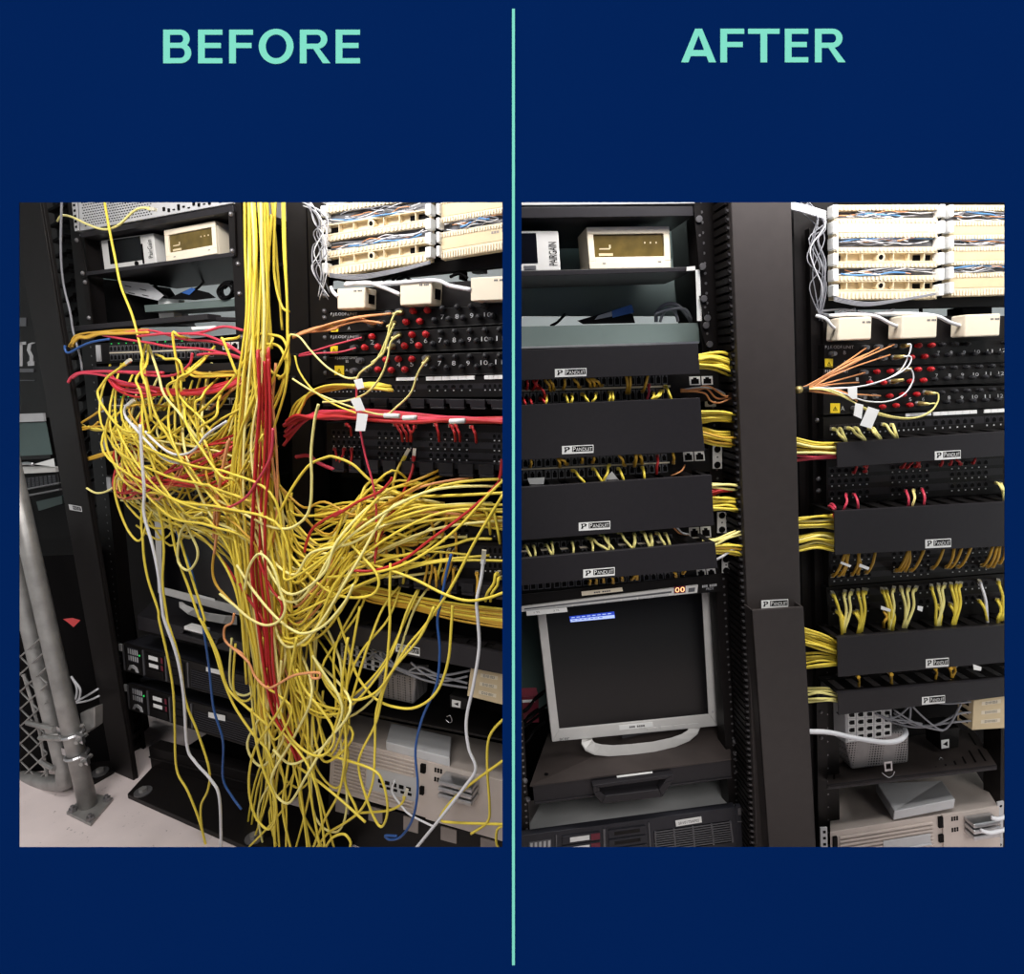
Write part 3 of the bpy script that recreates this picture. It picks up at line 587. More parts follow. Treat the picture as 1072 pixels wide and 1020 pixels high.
# things left and right of the monitor
mb = MB(); f = Face(RP, R5(-10, 330), R5(98, 325), R5(100, 440), R5(-10, 440), -.2); f.box(mb, 0, 0, 1, 1, -.05, 0); mb.m = 1; f.box(mb, .3, .12, .85, .22, 0, .002)
tag(mb.build('red_box', ['maroon', 'white'], bevel=.003), 'dark red box in the shadows left of the silver monitor', 'box')
mb = MB(); f = Face(RP, R5(868, 240), R5(905, 238), R5(908, 318), R5(868, 322), -.22); f.box(mb, 0, 0, 1, 1, -.05, 0); mb.m = 1; f.box(mb, .4, .55, .7, .65, 0, .002)
tag(mb.build('power_plug', ['deep_black', 'white'], bevel=.004), 'black power plug behind the right edge of the silver monitor', 'plug')
cable(RP, [(*R5(870, 370), -.15), (*R5(905, 340), -.12), (*R5(930, 322), -.08)], .003, 'deep_black', 'power_lead', 'black lead running right of the monitor to the rack post', 'cable')
for i in range(7):
    x = random.uniform(-20, 60); y = random.uniform(380, 560)
    cable(RP, [(*R5(x-30, y), -.12), (*R5(x+30, y-30*random.random()), -.1), (*R5(x+70, y-60), -.13), (*R5(x+110, y-90), -.2)], .004, 'deep_black', 'power_lead', 'black power lead in the dark tangle left of the silver monitor', 'cable', 'black leads left of the monitor')
# ---- vertical cable duct between the tidy racks
t = thing('cable_duct', 'tall grey-black vertical cable duct between the two racks under AFTER', 'cable duct', RP.at(820, 1000, 0))
f = Face(RP, (763, 150), (827, 150), (846, 960), (795, 960), .085); mb = MB(); f.box(mb, 0, 0, 1, 1, -.006, 0); e = .004/f.w
f.box(mb, 0, 0, e, 1, -.03, -.006); f.box(mb, 1-e, 0, 1, 1, -.03, -.006); mb.build('duct_cover', 'duct', t, bevel=.002)
f = Face(RP, (752, 150), (829, 150), (848, 960), (785, 960), .0); mb = MB(); f.box(mb, 0, 0, 1, 1, -.004, 0); mb.build('back_plate', 'deep_black', t)
g = Face(RP, (755.5, 150), (763, 150), (796, 960), (787, 960), .07); mb = MB()
for k in range(110):
    b0 = k/110; g.box(mb, .1, b0, .9, b0+.0062, -.065, 0)
    mb.m = 1; g.prism(mb, [(.2, b0+.002), (.7, b0+.002), (.85, b0+.0045), (.35, b0+.0045)], 0, .002); mb.m = 0
mb.build('finger_row', ['post', 'grey_metal'], t)
f = Face(RP, (787, 639), (841.5, 635.5), (858, 960), (810, 960), .12); mb = MB(); f.box(mb, 0, 0, 1, 1, -.008, 0); f.box(mb, 0, 0, .03, 1, -.04, 0); f.box(mb, .97, 0, 1, 1, -.04, 0); mb.build('lower_cover', 'duct', t, bevel=.002, label='separate lower duct cover standing forward')
brand_plate(RP, 811, 632.3, .088, -.05, t, 28, 8.5)
mb = MB(); f = Face(RP, (797, 637), (830, 635), (830, 638), (797, 640), .1); 
for k in range(7): f.box(mb, k*.14, .2, k*.14+.06, 1, 0, .003)
mb.build('hinge_teeth', 'brass', t)
# ---- bundles leaving the covers for the duct
def bundle(pl, x0, ys0, x1, ys1, n, ms, lab, grp, w0=.06, w1=.05, sag=0, r=.0034, back=14):
    for i in range(n):
        a = (i+.5)/n; m = ms[i % len(ms)] if isinstance(ms, list) else ms
        ya = ys0[0]+(ys0[1]-ys0[0])*a; yb = ys1[0]+(ys1[1]-ys1[0])*a+random.uniform(-1.5, 1.5)
        mx = (x0+x1)/2+random.uniform(-5, 5); my = (ya+yb)/2-sag+random.uniform(-2, 2); wv = random.uniform(-.012, .012)
        cable(pl, [(x0-back*(1 if x1 > x0 else -1), ya, w0-.01+wv), (x0, ya, w0+wv), (mx, my, (w0+w1)/2+.012+wv), (x1, yb, w1+wv), (x1+back*.8*(1 if x1 > x0 else -1), yb+(yb-ya)*.3, w1-.01+wv)], r, m, 'duct_cable', lab[m] if isinstance(lab, dict) else lab, 'cable', grp+(' '+m if isinstance(lab, dict) else ''))
Y3 = ['yellow', 'yellow', 'pale_yellow']
bundle(RP, 731, (371, 386), 772, (376, 397), 9, 'yellow', 'yellow cable arching from the topmost cover to the duct under AFTER', 'first bundle to the duct', sag=4)
bundle(RP, 734, (430, 444), 773, (434, 442), 6, 'yellow', 'yellow cable leaving the upper half of the second cover under AFTER', 'second bundle to the duct', sag=2)
bundle(RP, 736, (447, 464), 774, (452, 470), 7, ['yellow', 'yellow', 'ochre'], {'yellow': 'yellow cable leaving the lower half of the second cover under AFTER', 'ochre': 'ochre cable leaving the lower half of the second cover under AFTER'}, 'third bundle to the duct', sag=-1)
bundle(RP, 745, (506, 511), 777, (506, 513), 3, 'pale_yellow', 'pale cable above red ones leaving the third cover under AFTER', 'fourth bundle pale', sag=0)
bundle(RP, 745, (513, 519), 776, (512, 516), 3, 'red', 'red cable leaving the third cover for the duct under AFTER', 'fourth bundle red', sag=0)
bundle(RP, 746, (520, 535), 780, (523, 538), 8, 'yellow', 'yellow cable below red ones leaving the third cover under AFTER', 'fourth bundle yellow', sag=2)
bundle(RP, 749, (564, 571), 781, (551, 560), 5, 'pale_yellow', 'pale yellow cable rising steeply from the narrow cover to the duct', 'fifth bundle rising', sag=2)
bundle(RP, 749, (571, 580), 782, (572, 588), 7, ['yellow', 'yellow', 'ochre'], {'yellow': 'yellow cable dipping from the narrow cover to the duct', 'ochre': 'ochre cable dipping from the narrow cover to the duct'}, 'fifth bundle dipping', sag=3)
cable(RP, [(748, 587, .06), (757, 582, .07), (768, 575, .06), (776, 572, .04)], .0034, 'white_cable', 'patch_cable', 'single white cable under the bundle at the narrow cover', 'cable')
# ================================================================== right-hand tidy rack
t = thing('equipment_rack', 'black rack carrying wiring blocks, fibre panels and the beige server under AFTER', 'rack', RP.at(960, 1000, -.1))
f = Face(RP, (827, 150), (872, 150), (880, 960), (838, 960), -.03); mb = MB(); f.box(mb, 0, 0, 1, 1, -.05, 0)
for k in range(40): mb.m = 1; f.cyl(mb, .72, .2+k*.02, .003, 0, .0006, 6)
mb.build('post', ['post', 'grey_metal'], t)
f = Face(RP, R2(195, 120), R2(262, 110), R6(275, 1100), R6(238, 1100), -.012); mb = MB(); f.box(mb, 0, 0, 1, 1, -.02, 0); mb.m = 1
for v in (.23, .262, .277, .313, .33, .377, .41): f.ball(mb, .38, v+.02, .007, 0)
for v in (.6, .65, .7, .745): f.ball(mb, .4, v, .005, 0)
mb.build('rail', ['post', 'grey_metal'], t)
f = Face(RP, (1049, 660), (1075, 660), (1080, 960), (1046, 960), -.02); mb = MB(); f.box(mb, 0, 0, 1, 1, -.06, 0)
for k in range(24): mb.m = 1; f.cyl(mb, .2, .2+k*.03, .003, 0, .0006, 6)
mb.build('post', ['post', 'grey_metal'], t)
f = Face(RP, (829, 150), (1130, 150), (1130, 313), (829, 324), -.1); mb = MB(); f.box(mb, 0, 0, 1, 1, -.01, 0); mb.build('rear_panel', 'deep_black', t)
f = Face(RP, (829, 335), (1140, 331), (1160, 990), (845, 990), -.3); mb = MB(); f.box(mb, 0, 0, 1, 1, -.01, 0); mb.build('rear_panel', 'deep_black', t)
f = Face(RP, R2(262, 425), R2(1120, 408), R2(1120, 455), R2(262, 470), -.02); mb = MB(); f.box(mb, 0, 0, 1, 1, -.03, 0); mb.build('crossbar', 'post', t)
f = Face(RP, R2(255, 500), R2(1120, 498), R2(1120, 612), R2(255, 622), .0); mb = MB(); f.box(mb, 0, 0, 1, 1, -.01, 0); mb.build('blank_panel', 'post', t)
mb = MB(); f = Face(RP, R2(855, 460), R2(985, 455), R2(985, 500), R2(855, 502), -.05); f.box(mb, 0, 0, 1, 1, -.05, 0); tag(mb.build('adapter', 'deep_black', bevel=.002), 'black adapter behind the third cream box on the right AFTER rack', 'adapter')
cable(RP, [(*R2(675, 455), -.1), (*R2(676, 478), -.08), (*R2(675, 505), -.08)], .005, 'deep_black', 'power_lead', 'short black upright lead in the pale gap above the middle cream box', 'cable')
for i, pts in enumerate(([(232, 480), (330, 470), (390, 478)], [(250, 490), (310, 492), (392, 468)], [(225, 470), (280, 500), (340, 470)], [(400, 478), (480, 490), (560, 470)])):
    cable(RP, [(*R2(x, y), .0) for x, y in pts], .003, 'grey_cable', 'signal_lead', 'grey lead in the knot above the first cream box under AFTER', 'cable', 'grey leads above the cream boxes')
# ---- 110 wiring blocks
def wiring_block(pl, quad, label, kinds, w=0.02, group=None, tp=18):
    """kinds: rows top to bottom: 'punch', 'wire', 'white', 'open', 'label'"""
    f = Face(pl, *quad, w); t = thing('wiring_block', label, 'wiring block', f.base(), group)
    mb = MB(); f.box(mb, 0, 0, 1, 1, -.02, -.012); mb.build('back_plate', 'ivory', t)
    n = sum(k[1] for k in kinds); b = 0
    for kind, hgt in kinds:
        b1 = b+hgt/n; h = b1-b; mb = MB()
        if kind == 'punch':
            f.box(mb, 0, b, 1, b1, -.012, .002); mb.m = 1
            for k in range(26): f.box(mb, .012+k*.038, b+h*.25, .012+k*.038+.018, b1-h*.1, .002, .006)
            mb.build('punch_strip', ['ivory', 'cream'], t)
        elif kind == 'white': f.box(mb, 0, b, 1, b1, -.012, .004); mb.build('label_strip', 'white', t, bevel=.001)
        elif kind == 'label': f.box(mb, 0, b, 1, b1, -.012, .003); mb.m = 1; f.text(mb, '--- --', .72, b+h*.15, .93, b+h*.35, .0036); mb.build('label_strip', ['beige', 'old_beige_dark'], t, bevel=.001, label='buff label strip')
        elif kind == 'open':
            f.box(mb, 0, b, 1, b+h*.12, -.012, .003); f.box(mb, 0, b1-h*.12, 1, b1, -.012, .003)
            for k in range(6): f.box(mb, .12+k*.15, b+h*.12, .127+k*.15, b1-h*.12, -.012, .002)
            f.cyl(mb, .45, b+h*.5, .011, -.012, .002, 14); mb.m = 1; f.cyl(mb, .45, b+h*.5, .006, .002, .0025, 12); f.box(mb, .0, b+h*.25, .09, b+h*.75, -.012, -.010); f.box(mb, .8, b+h*.25, .97, b+h*.75, -.012, -.010)
            mb.build('wire_tray', ['ivory', 'deep_black'], t)
        elif kind == 'wire':
            f.box(mb, 0, b, 1, b1, -.012, -.009); mb.build('wire_trough', 'silver_dark', t)
            for q, m in enumerate(('white_cable', 'grey_cable', 'white_cable', 'pale_blue', 'grey_cable', 'white_cable', 'orange', 'white_cable', 'grey_cable')):
                mb = MB(); pts = []; y = random.uniform(.2, .8); x0 = random.uniform(0, .3); x1 = random.uniform(.6, 1)
                for k in range(7): y = min(.95, max(.05, y+random.uniform(-.3, .3))); pts.append(f.p(x0+(x1-x0)*k/6, b+h*y, random.uniform(-.006, .006)))
                mb.tube(pts, .0011 if m != 'pale_blue' else .002, 5, 4); mb.build('cross_wire', m, t, smooth_=True)
        b = b1
    for sx in (-.035, .985):
        mb = MB()
        for k in range(6): f.box(mb, sx, k/6+.01, sx+.05, (k+1)/6-.03, -.01, .014)
        mb.build('end_clips', 'white', t, bevel=.002)
    return f, t
K1 = [('punch', 24), ('wire', 32), ('punch', 24), ('white', 34), ('punch', 24), ('wire', 40), ('punch', 20), ('open', 46), ('punch', 22), ('wire', 34), ('punch', 22), ('open', 44), ('punch', 38)]
K2 = [('punch', 26), ('wire', 40), ('punch', 24), ('label', 36), ('punch', 22), ('wire', 30), ('punch', 22), ('label', 40), ('punch', 20), ('wire', 34), ('punch', 22), ('label', 46), ('punch', 36)]
wiring_block(RP, (R2(298, 20), R2(748, 18), R2(742, 425), R2(300, 428)), 'ivory wiring block, left column with open trays, on the right AFTER rack', K1)
wiring_block(RP, (R2(795, 20), R2(1130, 20), R2(1130, 405), R2(795, 415)), 'ivory wiring block with buff label strips, cut by right opening edge under AFTER', K2)
for i in range(9):
    x = random.uniform(170, 270); pts = [(*R2(150+random.uniform(-30, 40), -10+i*6), .03)]
    for k in range(4): pts.append((*R2(190+random.uniform(0, 80), 90+k*95+random.uniform(-20, 20)), .03+random.uniform(0, .02)))
    pts.append((*R2(240+random.uniform(-20, 20), 440+random.uniform(0, 100)), .03))
    cable(RP, pts, .0013, random.choice(['grey_cable', 'white_cable', 'grey_cable']), 'cross_wire', 'thin grey wire hanging left of the wiring blocks under AFTER', 'wire', 'loose wires left of the tidy wiring blocks')
for i in range(4):
    cable(RP, [(*R2(100, 8+i*8), .04), (*R2(180, 25+i*9), .05), (*R2(265, 50+i*10), .03)], .003, 'white_cable', 'signal_lead', 'white lead entering at the top left of the tidy wiring blocks', 'cable', 'white leads at the top of the tidy blocks')
for i in range(4):
    cable(RP, [(*R2(300, 415+i*6), .03), (*R2(430, 440+i*5), .04), (*R2(560, 430+i*3), .04), (*R2(740, 400+i*2), .03)], .0014, 'grey_cable', 'cross_wire', 'thin grey wire sagging under the left wiring block under AFTER', 'wire', 'loose wires under the tidy wiring block')
# ---- three cream transformers
def adapter(pl, quad, w, label, group, side=-1):
    f = Face(pl, *quad, w); t = thing('cream_adapter', label, 'adapter', f.base(), group)
    mb = MB(); q = [f.p(-.06, 0.02, -.04), f.p(1.0, .02, -.04), f.p(1.0, .98, -.04), f.p(-.06, .98, -.04)]
    mb.hexa([f.p(0, 0), f.p(1, 0), f.p(1, 1), f.p(0, 1)], q); mb.build('case', 'cream', t, bevel=.004, seg=3)
    mb = MB(); f.text(mb, '-- ---', .7, .2, .95, .28, .0006); mb.build('lettering', 'silver_dark', t)
    return f, t
ad = [((R2(323, 505), R2(467, 500), R2(463, 600), R2(318, 606)), 'cream adapter box at the left of the three under the tidy wiring blocks'),
      ((R2(597, 496), R2(750, 491), R2(746, 592), R2(592, 598)), 'cream adapter box in the middle of the three under the tidy wiring blocks'),
      ((R2(872, 492), R2(1023, 487), R2(1018, 584), R2(868, 590)), 'cream adapter box at the right of the three under the tidy wiring blocks')]
for q, lb in ad: adapter(RP, q, .055, lb, 'cream adapters on the tidy rack')
cable(RP, [(*R2(225, 498), .03), (*R2(265, 510), .05), (*R2(290, 540), .05), (*R2(322, 568), .03)], .0042, 'white_cable', 'white_lead', 'white lead entering the left cream adapter under AFTER', 'cable')
cable(RP, [(*R2(280, 498), .03), (*R2(380, 492), .04), (*R2(480, 500), .05), (*R2(540, 530), .05), (*R2(598, 552), .03)], .0042, 'white_cable', 'white_lead', 'white lead running to the middle cream adapter under AFTER', 'cable')
cable(RP, [(*R2(480, 490), .025), (*R2(620, 488), .03), (*R2(740, 498), .05), (*R2(800, 525), .05), (*R2(872, 548), .03)], .0042, 'white_cable', 'white_lead', 'white lead running to the right cream adapter under AFTER', 'cable')
# ---- fibre panels
def fibre_panel(pl, rg, quad, label, red, black, bare, nums, letters, ylab, w=.012, group=None, cs=1.0):
    f = Face(pl, *[rg(*q) for q in quad], w); t = thing('fibre_bay', label, 'fibre panel', f.base(), group)
    mb = MB(); f.box(mb, 0, 0, 1, 1, -.2, 0); f.box(mb, 0, .96, 1, 1, 0, .004); mb.build('face_plate', 'black', t, bevel=.001)
    sub = lambda X, Y: Face(pl, rg(X-5, Y-5), rg(X+5, Y-5), rg(X+5, Y+5), rg(X-5, Y+5), w)
    def cap(X, Y, m, nm, r):
        g = sub(X, Y); mb = MB(); g.cyl(mb, .5, .5, r*.75, 0, .008, 10); g.cyl(mb, .5, .5, r, .006, .013, 12); g.ball(mb, .5, .5, r*.9, .013, 10); mb.build(nm, m, t, smooth_=False, bevel=.0005)
    for X, Y in red: cap(X, Y, 'cap_red', 'red_cap', .0064*cs)
    for X, Y in black: cap(X, Y, 'cap_grey', 'dark_cap', .0057*cs)
    for X, Y in bare:
        g = sub(X, Y); mb = MB(); g.cyl(mb, .5, .5, .0065*cs, 0, .012, 12); g.cyl(mb, .5, .5, .005*cs, .012, .02, 12); mb.build('connector_barrel', 'grey_metal', t)
    mb = MB()
    for s, X, Y in nums: g = sub(X, Y); k = .8 if len(s) > 1 else 0.0; g.text(mb, s, -.25-k, -.5, 1.25+k, 1.5, .0008)
    for s, X, Y, X1, Y1 in letters: g = Face(pl, rg(X, Y), rg(X1, Y), rg(X1, Y1), rg(X, Y1), w); g.text(mb, s, 0, 0, 1, 1, .0008)
    mb.build('numbering', 'light_grey', t)
    if ylab:
        a, b, c, d = ylab; g = Face(pl, rg(a, b), rg(c, b), rg(c, d), rg(a, d), w); mb = MB(); g.box(mb, 0, 0, 1, 1, 0, .001); mb.m = 1
        g.prism(mb, [(.5, .3), (.74, .75), (.26, .75)], .001, .0014); mb.m = 0; g.prism(mb, [(.5, .42), (.65, .7), (.35, .7)], .001, .0018); mb.m = 1; g.box(mb, .47, .48, .53, .66, .001, .0022)
        mb.build('warning_label', ['label_yellow', 'deep_black'], t, label='yellow laser warning label')
    return f, t
fibre_panel(RP, Q5, ((15, 271), (1140, 240), (1140, 366), (15, 400)), 'top fibre panel, numbered, with four red caps near its middle, under AFTER',
    [(530, 279), (603, 277), (565, 340), (490, 345)], [(662, 274), (735, 270), (800, 270), (1015, 262), (627, 335), (697, 331), (768, 328), (840, 326), (912, 323), (980, 320)],
    [(232, 290), (305, 286), (385, 281), (442, 284), (330, 350), (403, 346), (50, 325)], [('7', 655, 320), ('8', 727, 318), ('9', 800, 316), ('10', 873, 312), ('11', 944, 309), ('12', 1015, 305)],
    [('F.J.E.ODF.UNIT', 20, 278, 180, 300), ('B', 122, 308, 136, 328), ('A', 122, 360, 138, 382)], (19, 352, 63, 402))
fibre_panel(RP, Q5, ((10, 408), (1140, 376), (1140, 482), (10, 520)), 'middle fibre panel with eight or more red caps and dark caps under AFTER',
    [(297, 425), (373, 422), (528, 412), (600, 410), (258, 487), (335, 486), (485, 478), (558, 473)], [(660, 405), (730, 403), (800, 400), (870, 397), (940, 393), (1010, 390), (620, 467), (690, 463), (762, 460), (832, 457), (903, 453), (973, 450)],
    [(225, 428), (440, 417), (395, 480)], [('7', 645, 447), ('8', 718, 445), ('9', 790, 442), ('10', 865, 440), ('11', 935, 436), ('12', 1007, 434), ('1', 200, 468), ('2', 272, 462)],
    [('F.J.E.ODF.UNIT', 20, 415, 150, 435)], None)
fibre_panel(RP, Q5, ((10, 535), (1140, 497), (1140, 618), (10, 668)), 'lowest fibre panel with yellow warning label and large white numerals under AFTER',
    [(370, 560), (443, 553), (520, 551), (330, 621), (405, 614), (482, 611)], [(660, 542), (733, 533), (803, 531), (873, 528), (943, 525), (1013, 522), (690, 594), (762, 591), (835, 587), (905, 584), (975, 580)],
    [(215, 568), (283, 562), (585, 543), (545, 604), (175, 630)], [('5', 497, 580), ('6', 570, 578), ('8', 715, 570), ('9', 787, 570), ('10', 860, 565), ('11', 930, 563), ('12', 1003, 560)],
    [('A', 108, 618, 128, 642)], (49, 602, 102, 657))
for (X, Y, X1, Y1, m, lb) in ((455, 281, 498, 276, 'brass', 'upper pale plug of the topmost fibre panel'), (412, 345, 468, 338, 'brass', 'lower pale plug of the topmost fibre panel'), (440, 417, 505, 408, 'brass', 'upper pale plug of the middle fibre panel'), (395, 480, 460, 470, 'brass', 'lower pale plug of the middle fibre panel'), (585, 543, 640, 547, 'brass', 'upper pale plug of the lowest fibre panel'), (545, 604, 605, 606, 'brass', 'lower pale plug of the lowest fibre panel')):
    mb = MB(); a = RP.at(*Q5(X, Y), .03); b = RP.at(*Q5(X1, Y1), .055); mb.tube([a, b], .0055, 10, 1, taper=lambda k: 1.15-.5*k); mb.m = 1; mb.tube([a-(b-a)*.25, a], .0068, 10, 1)
    tag(mb.build('fibre_plug', ['brass', 'grey_metal'], smooth_=True), lb+' under AFTER', 'plug')
# ---- the fan of jumpers
O = (842, 407.5); ends = [(250, 292), (325, 288), (410, 272), (385, 330), (290, 310), (245, 430), (210, 485), (235, 350)]
for i, e in enumerate(ends):
    x, y = Q5(*e); cable(RP, [(828, 408+i*.3, .06), (836, 408+(i-4)*.4, .075), (848, 405+(i-4)*.7, .085), ((848+x)/2, (406+y)/2+random.uniform(-3, 3)-2, .09), (x, y, .03)], .0018, 'orange', 'fibre_jumper', 'orange fibre jumper fanning from the duct tie to the fibre panels under AFTER', 'fibre jumper', 'orange fan of jumpers under AFTER')
wl = [([(0, 500), (60, 515), (200, 510), (330, 480), (440, 420), (490, 330), (502, 275), (480, 272)], 'white fibre jumper sweeping up to the topmost panel plug under AFTER'),
      ([(0, 505), (70, 520), (230, 505), (380, 460), (470, 410), (500, 370), (500, 340), (462, 340)], 'white fibre jumper rising to the second pale plug under AFTER'),
      ([(0, 515), (100, 540), (250, 590), (380, 590), (470, 545), (515, 470), (505, 415), (480, 408)], 'white fibre jumper looping widest round the middle panel under AFTER'),
      ([(0, 520), (100, 545), (250, 640), (380, 680), (500, 688), (600, 660), (650, 600), (655, 550), (630, 547)], 'pale fibre jumper hanging lowest, up to the last plug, under AFTER'),
      ([(0, 525), (110, 560), (260, 635), (420, 680), (540, 680), (620, 640), (640, 605), (600, 606)], 'pale fibre jumper just inside the lowest loop under AFTER')]
for i, (pts, lb) in enumerate(wl):
    cable(RP, [(830, 408, .06), (838, 408, .075)]+[(*Q5(x, y), .085+.004*i) for x, y in pts], .0018, 'pale_yellow' if i > 2 else 'white_cable', 'fibre_jumper', lb, 'fibre jumper')
for i, (a, b) in enumerate((((0, 470), (200, 590)), ((0, 530), (180, 580)), ((0, 540), (330, 560)))):
    cable(RP, [(832, 408, .06), (842, 409, .08), (*Q5((a[0]+b[0])/2, (a[1]+b[1])/2), .09), (*Q5(*b), .06)], .002, 'orange', 'fibre_jumper', 'orange fibre jumper drooping below the fan towards the white tags', 'fibre jumper', 'orange jumpers drooping to the tags')
mb = MB(); mb.tube([RP.at(833, 408, .07), RP.at(847, 407, .085)], .008, 8, 1); tag(mb.build('cable_tie', 'post', smooth_=True), 'dark tie gathering the orange jumpers at the duct edge under AFTER', 'cable tie')
mb = MB(); mb.tube([RP.at(834, 408.5, .08), RP.at(838.5, 408, .08)], .0088, 8, 1); tag(mb.build('duct_clip', 'brass', smooth_=True), 'tan clip beside the dark jumper tie on the duct edge', 'clip')
for q, lb in (([(147, 515), (200, 512), (200, 575), (175, 580), (150, 560)], 'white jumper tag hanging highest beside the lowest fibre panel under AFTER'), ([(190, 600), (235, 610), (225, 690), (180, 670)], 'white jumper tag with number, middle of the three under AFTER'), ([(262, 620), (325, 640), (280, 745), (215, 725)], 'large tilted white jumper tag, lowest of the three under AFTER')):
    mb = MB(); mb.prism([RP.at(*Q5(*p), .105) for p in q], [RP.at(*Q5(*p), .104) for p in q]); tag(mb.build('paper_tag', 'white'), lb, 'tag')
# ---- patch panels
def patch_panel(pl, quad, label, groups, rows, w=.012, strips=None, group=None, dots=True):
    f = Face(pl, *quad, w); t = thing('patch_bay', label, 'patch panel', f.base(), group)
    mb = MB(); f.box(mb, 0, 0, 1, 1, -.05, 0); mb.build('face_plate', 'black', t, bevel=.001)
    for (b0, b1) in rows:
        mb = MB(); f.box(mb, groups[0][0], b0-.02, groups[-1][1], b1+.02, 0, .0004)
        for a0, a1 in groups: ports(f, mb, a0, a1, b0, b1, 6, 0, .25)
        mb.build('port_row', ['cover', 'deep_black'], t)
        if dots:
            for a0, a1 in groups:
                mb = MB()
                for k in range(6):
                    x = a0+(a1-a0)*(k+.5)/6; g = (b1-b0); f.box(mb, x-.003, b1+g*.35, x+.003, b1+g*.6, 0, .0008)
                mb.build('numbering', 'light_grey', t)
    if strips:
        for a0, a1, b0, b1 in strips:
            mb = MB()
            n = 6
            for k in range(n): f.box(mb, a0+(a1-a0)*k/n, b0, a0+(a1-a0)*(k+.94)/n, b1, 0, .003)
            mb.build('label_strip', 'white', t, label='white designation strip')
    return f, t
patch_panel(RP, (Q5(10, 680), Q5(1140, 622), Q5(1140, 760), Q5(10, 830)), 'patch panel with bright white label strips above the top right cover under AFTER',
    [(.03, .17), (.185, .34), (.355, .5), (.53, .75), (.79, 1)], [(.32, .55)], strips=[(.40, .525, .02, .14), (.535, .755, .02, .16), (.79, 1, .02, .16)])
PG = [(.01, .21), (.30, .50), (.59, .79), (.86, 1)]
PR = lambda a: [(.05+.16*k, .12+.16*k) for k in range(a)]
patch_panel(RP, (R4(268, 205), R4(1150, 160), R4(1150, 345), R4(268, 405)), 'dark patch panel with red cords between first and second covers of right AFTER rack', PG, [(.22, .33), (.45, .56), (.72, .83)])
patch_panel(RP, (R4(278, 605), R4(1150, 560), R4(1150, 690), R4(278, 760)), 'dark patch panel with ochre cords just below the widest right cover under AFTER', PG, [(.12, .24), (.4, .52), (.68, .8)])
patch_panel(RP, (R4(268, 765), R4(1150, 695), R4(1150, 860), R4(278, 930)), 'dark patch panel with massed yellow cords above the third right cover under AFTER', PG, [(.12, .26), (.48, .62)])
# ---- covers of the right-hand rack
gb = 'black covers over the right-hand tidy patch panels'
manager(RP, ((876, 464), (1100, 448.4), (1100, 474), (876.5, 489.6)), .08, 'narrow black cover with wavy top edge, topmost on the right AFTER rack', gb, (992, 476.5, -.06, 27, 9), 10, 'top')
manager(RP, ((873.5, 535.5), (1100, 523), (1100, 569.5), (874, 581)), .10, 'tall black cover below the red cords on the right AFTER rack', gb, (982, 569, -.05, 27, 9), 12)
manager(RP, ((876.4, 668), (1100, 651.5), (1100, 689.5), (877.3, 709)), .09, 'tall black cover below the massed yellow cords on the right AFTER rack', gb, (981, 694, -.07, 24, 9), 12)
manager(RP, ((877, 726), (1100, 707), (1100, 724), (878, 749)), .09, 'lowest black cover, above the grey cables and white jack box under AFTER', gb, (977, 733, -.09, 24, 8), 12)
# ---- cords on the right rack
LR = {'pw': 'pale yellow cord pair at the white-striped patch panel under AFTER'}
for X, Y, X1, Y1 in ((60, 745, 130, 812), (100, 745, 137, 812), (140, 740, 235, 806), (185, 740, 243, 806), (265, 745, 322, 800), (280, 742, 330, 798), (345, 720, 412, 793), (392, 722, 424, 792)):
    cord(RP, Q5(X, Y), Q5(X1, Y1), 'pale_yellow', .02, .07, label=LR['pw'], group='cords at the striped panel', r=.0034)
for X, Y, X1, Y1, m in ((355, 360, 345, 425, 'pink_red'), (385, 360, 405, 420, 'pink_red'), (610, 345, 622, 410, 'pink_red'), (680, 338, 690, 405, 'pink_red'), (645, 342, 640, 412, 'pale_yellow'), (1020, 315, 1035, 380, 'pale_yellow'), (1000, 312, 1030, 350, 'pale_yellow'), (290, 405, 305, 428, 'pink_red'), (280, 415, 300, 430, 'pink_red')):
    cord(RP, R4(X, Y), R4(X1, Y1), m, .02, .085, bow=6, label='crimson cord looping down into the tall right-hand cover under AFTER' if m == 'pink_red' else 'pale yellow cord among crimson ones above the tall right cover', group='crimson cords' if m == 'pink_red' else 'pale cords among crimson')
for X, Y, X1, Y1 in ((385, 268, 400, 235), (430, 262, 445, 235), (440, 262, 430, 235), (590, 245, 610, 225), (610, 245, 640, 222), (650, 240, 670, 222), (670, 240, 660, 220), (760, 235, 770, 215), (800, 232, 810, 212), (850, 230, 830, 212), (900, 225, 910, 208)):
    cord(RP, R4(X, Y), R4(X1, Y1), 'red', .018, .05, label='short red cord tucked under the topmost right cover under AFTER', group='red cords under the topmost right cover', drop=5)
for X, Y, X1, Y1 in ((60, 178, 130, 60), (95, 175, 150, 62), (120, 170, 140, 62), (170, 170, 210, 62), (205, 165, 208, 60), (250, 160, 300, 52), (415, 150, 485, 38), (440, 150, 490, 40), (470, 148, 495, 38), (500, 148, 575, 30), (620, 135, 685, 22), (700, 130, 745, 20), (720, 130, 785, 25), (765, 128, 838, 18), (900, 120, 960, 15), (930, 128, 985, 15), (960, 125, 1000, 12), (1000, 105, 1030, 10)):
    cord(RP, Q6(X, Y), Q6(X1, Y1), 'ochre', .02, .08, bow=8, label='ochre cord rising behind the tall right-hand cover under AFTER', group='ochre cords under the tall right cover', r=.0034)
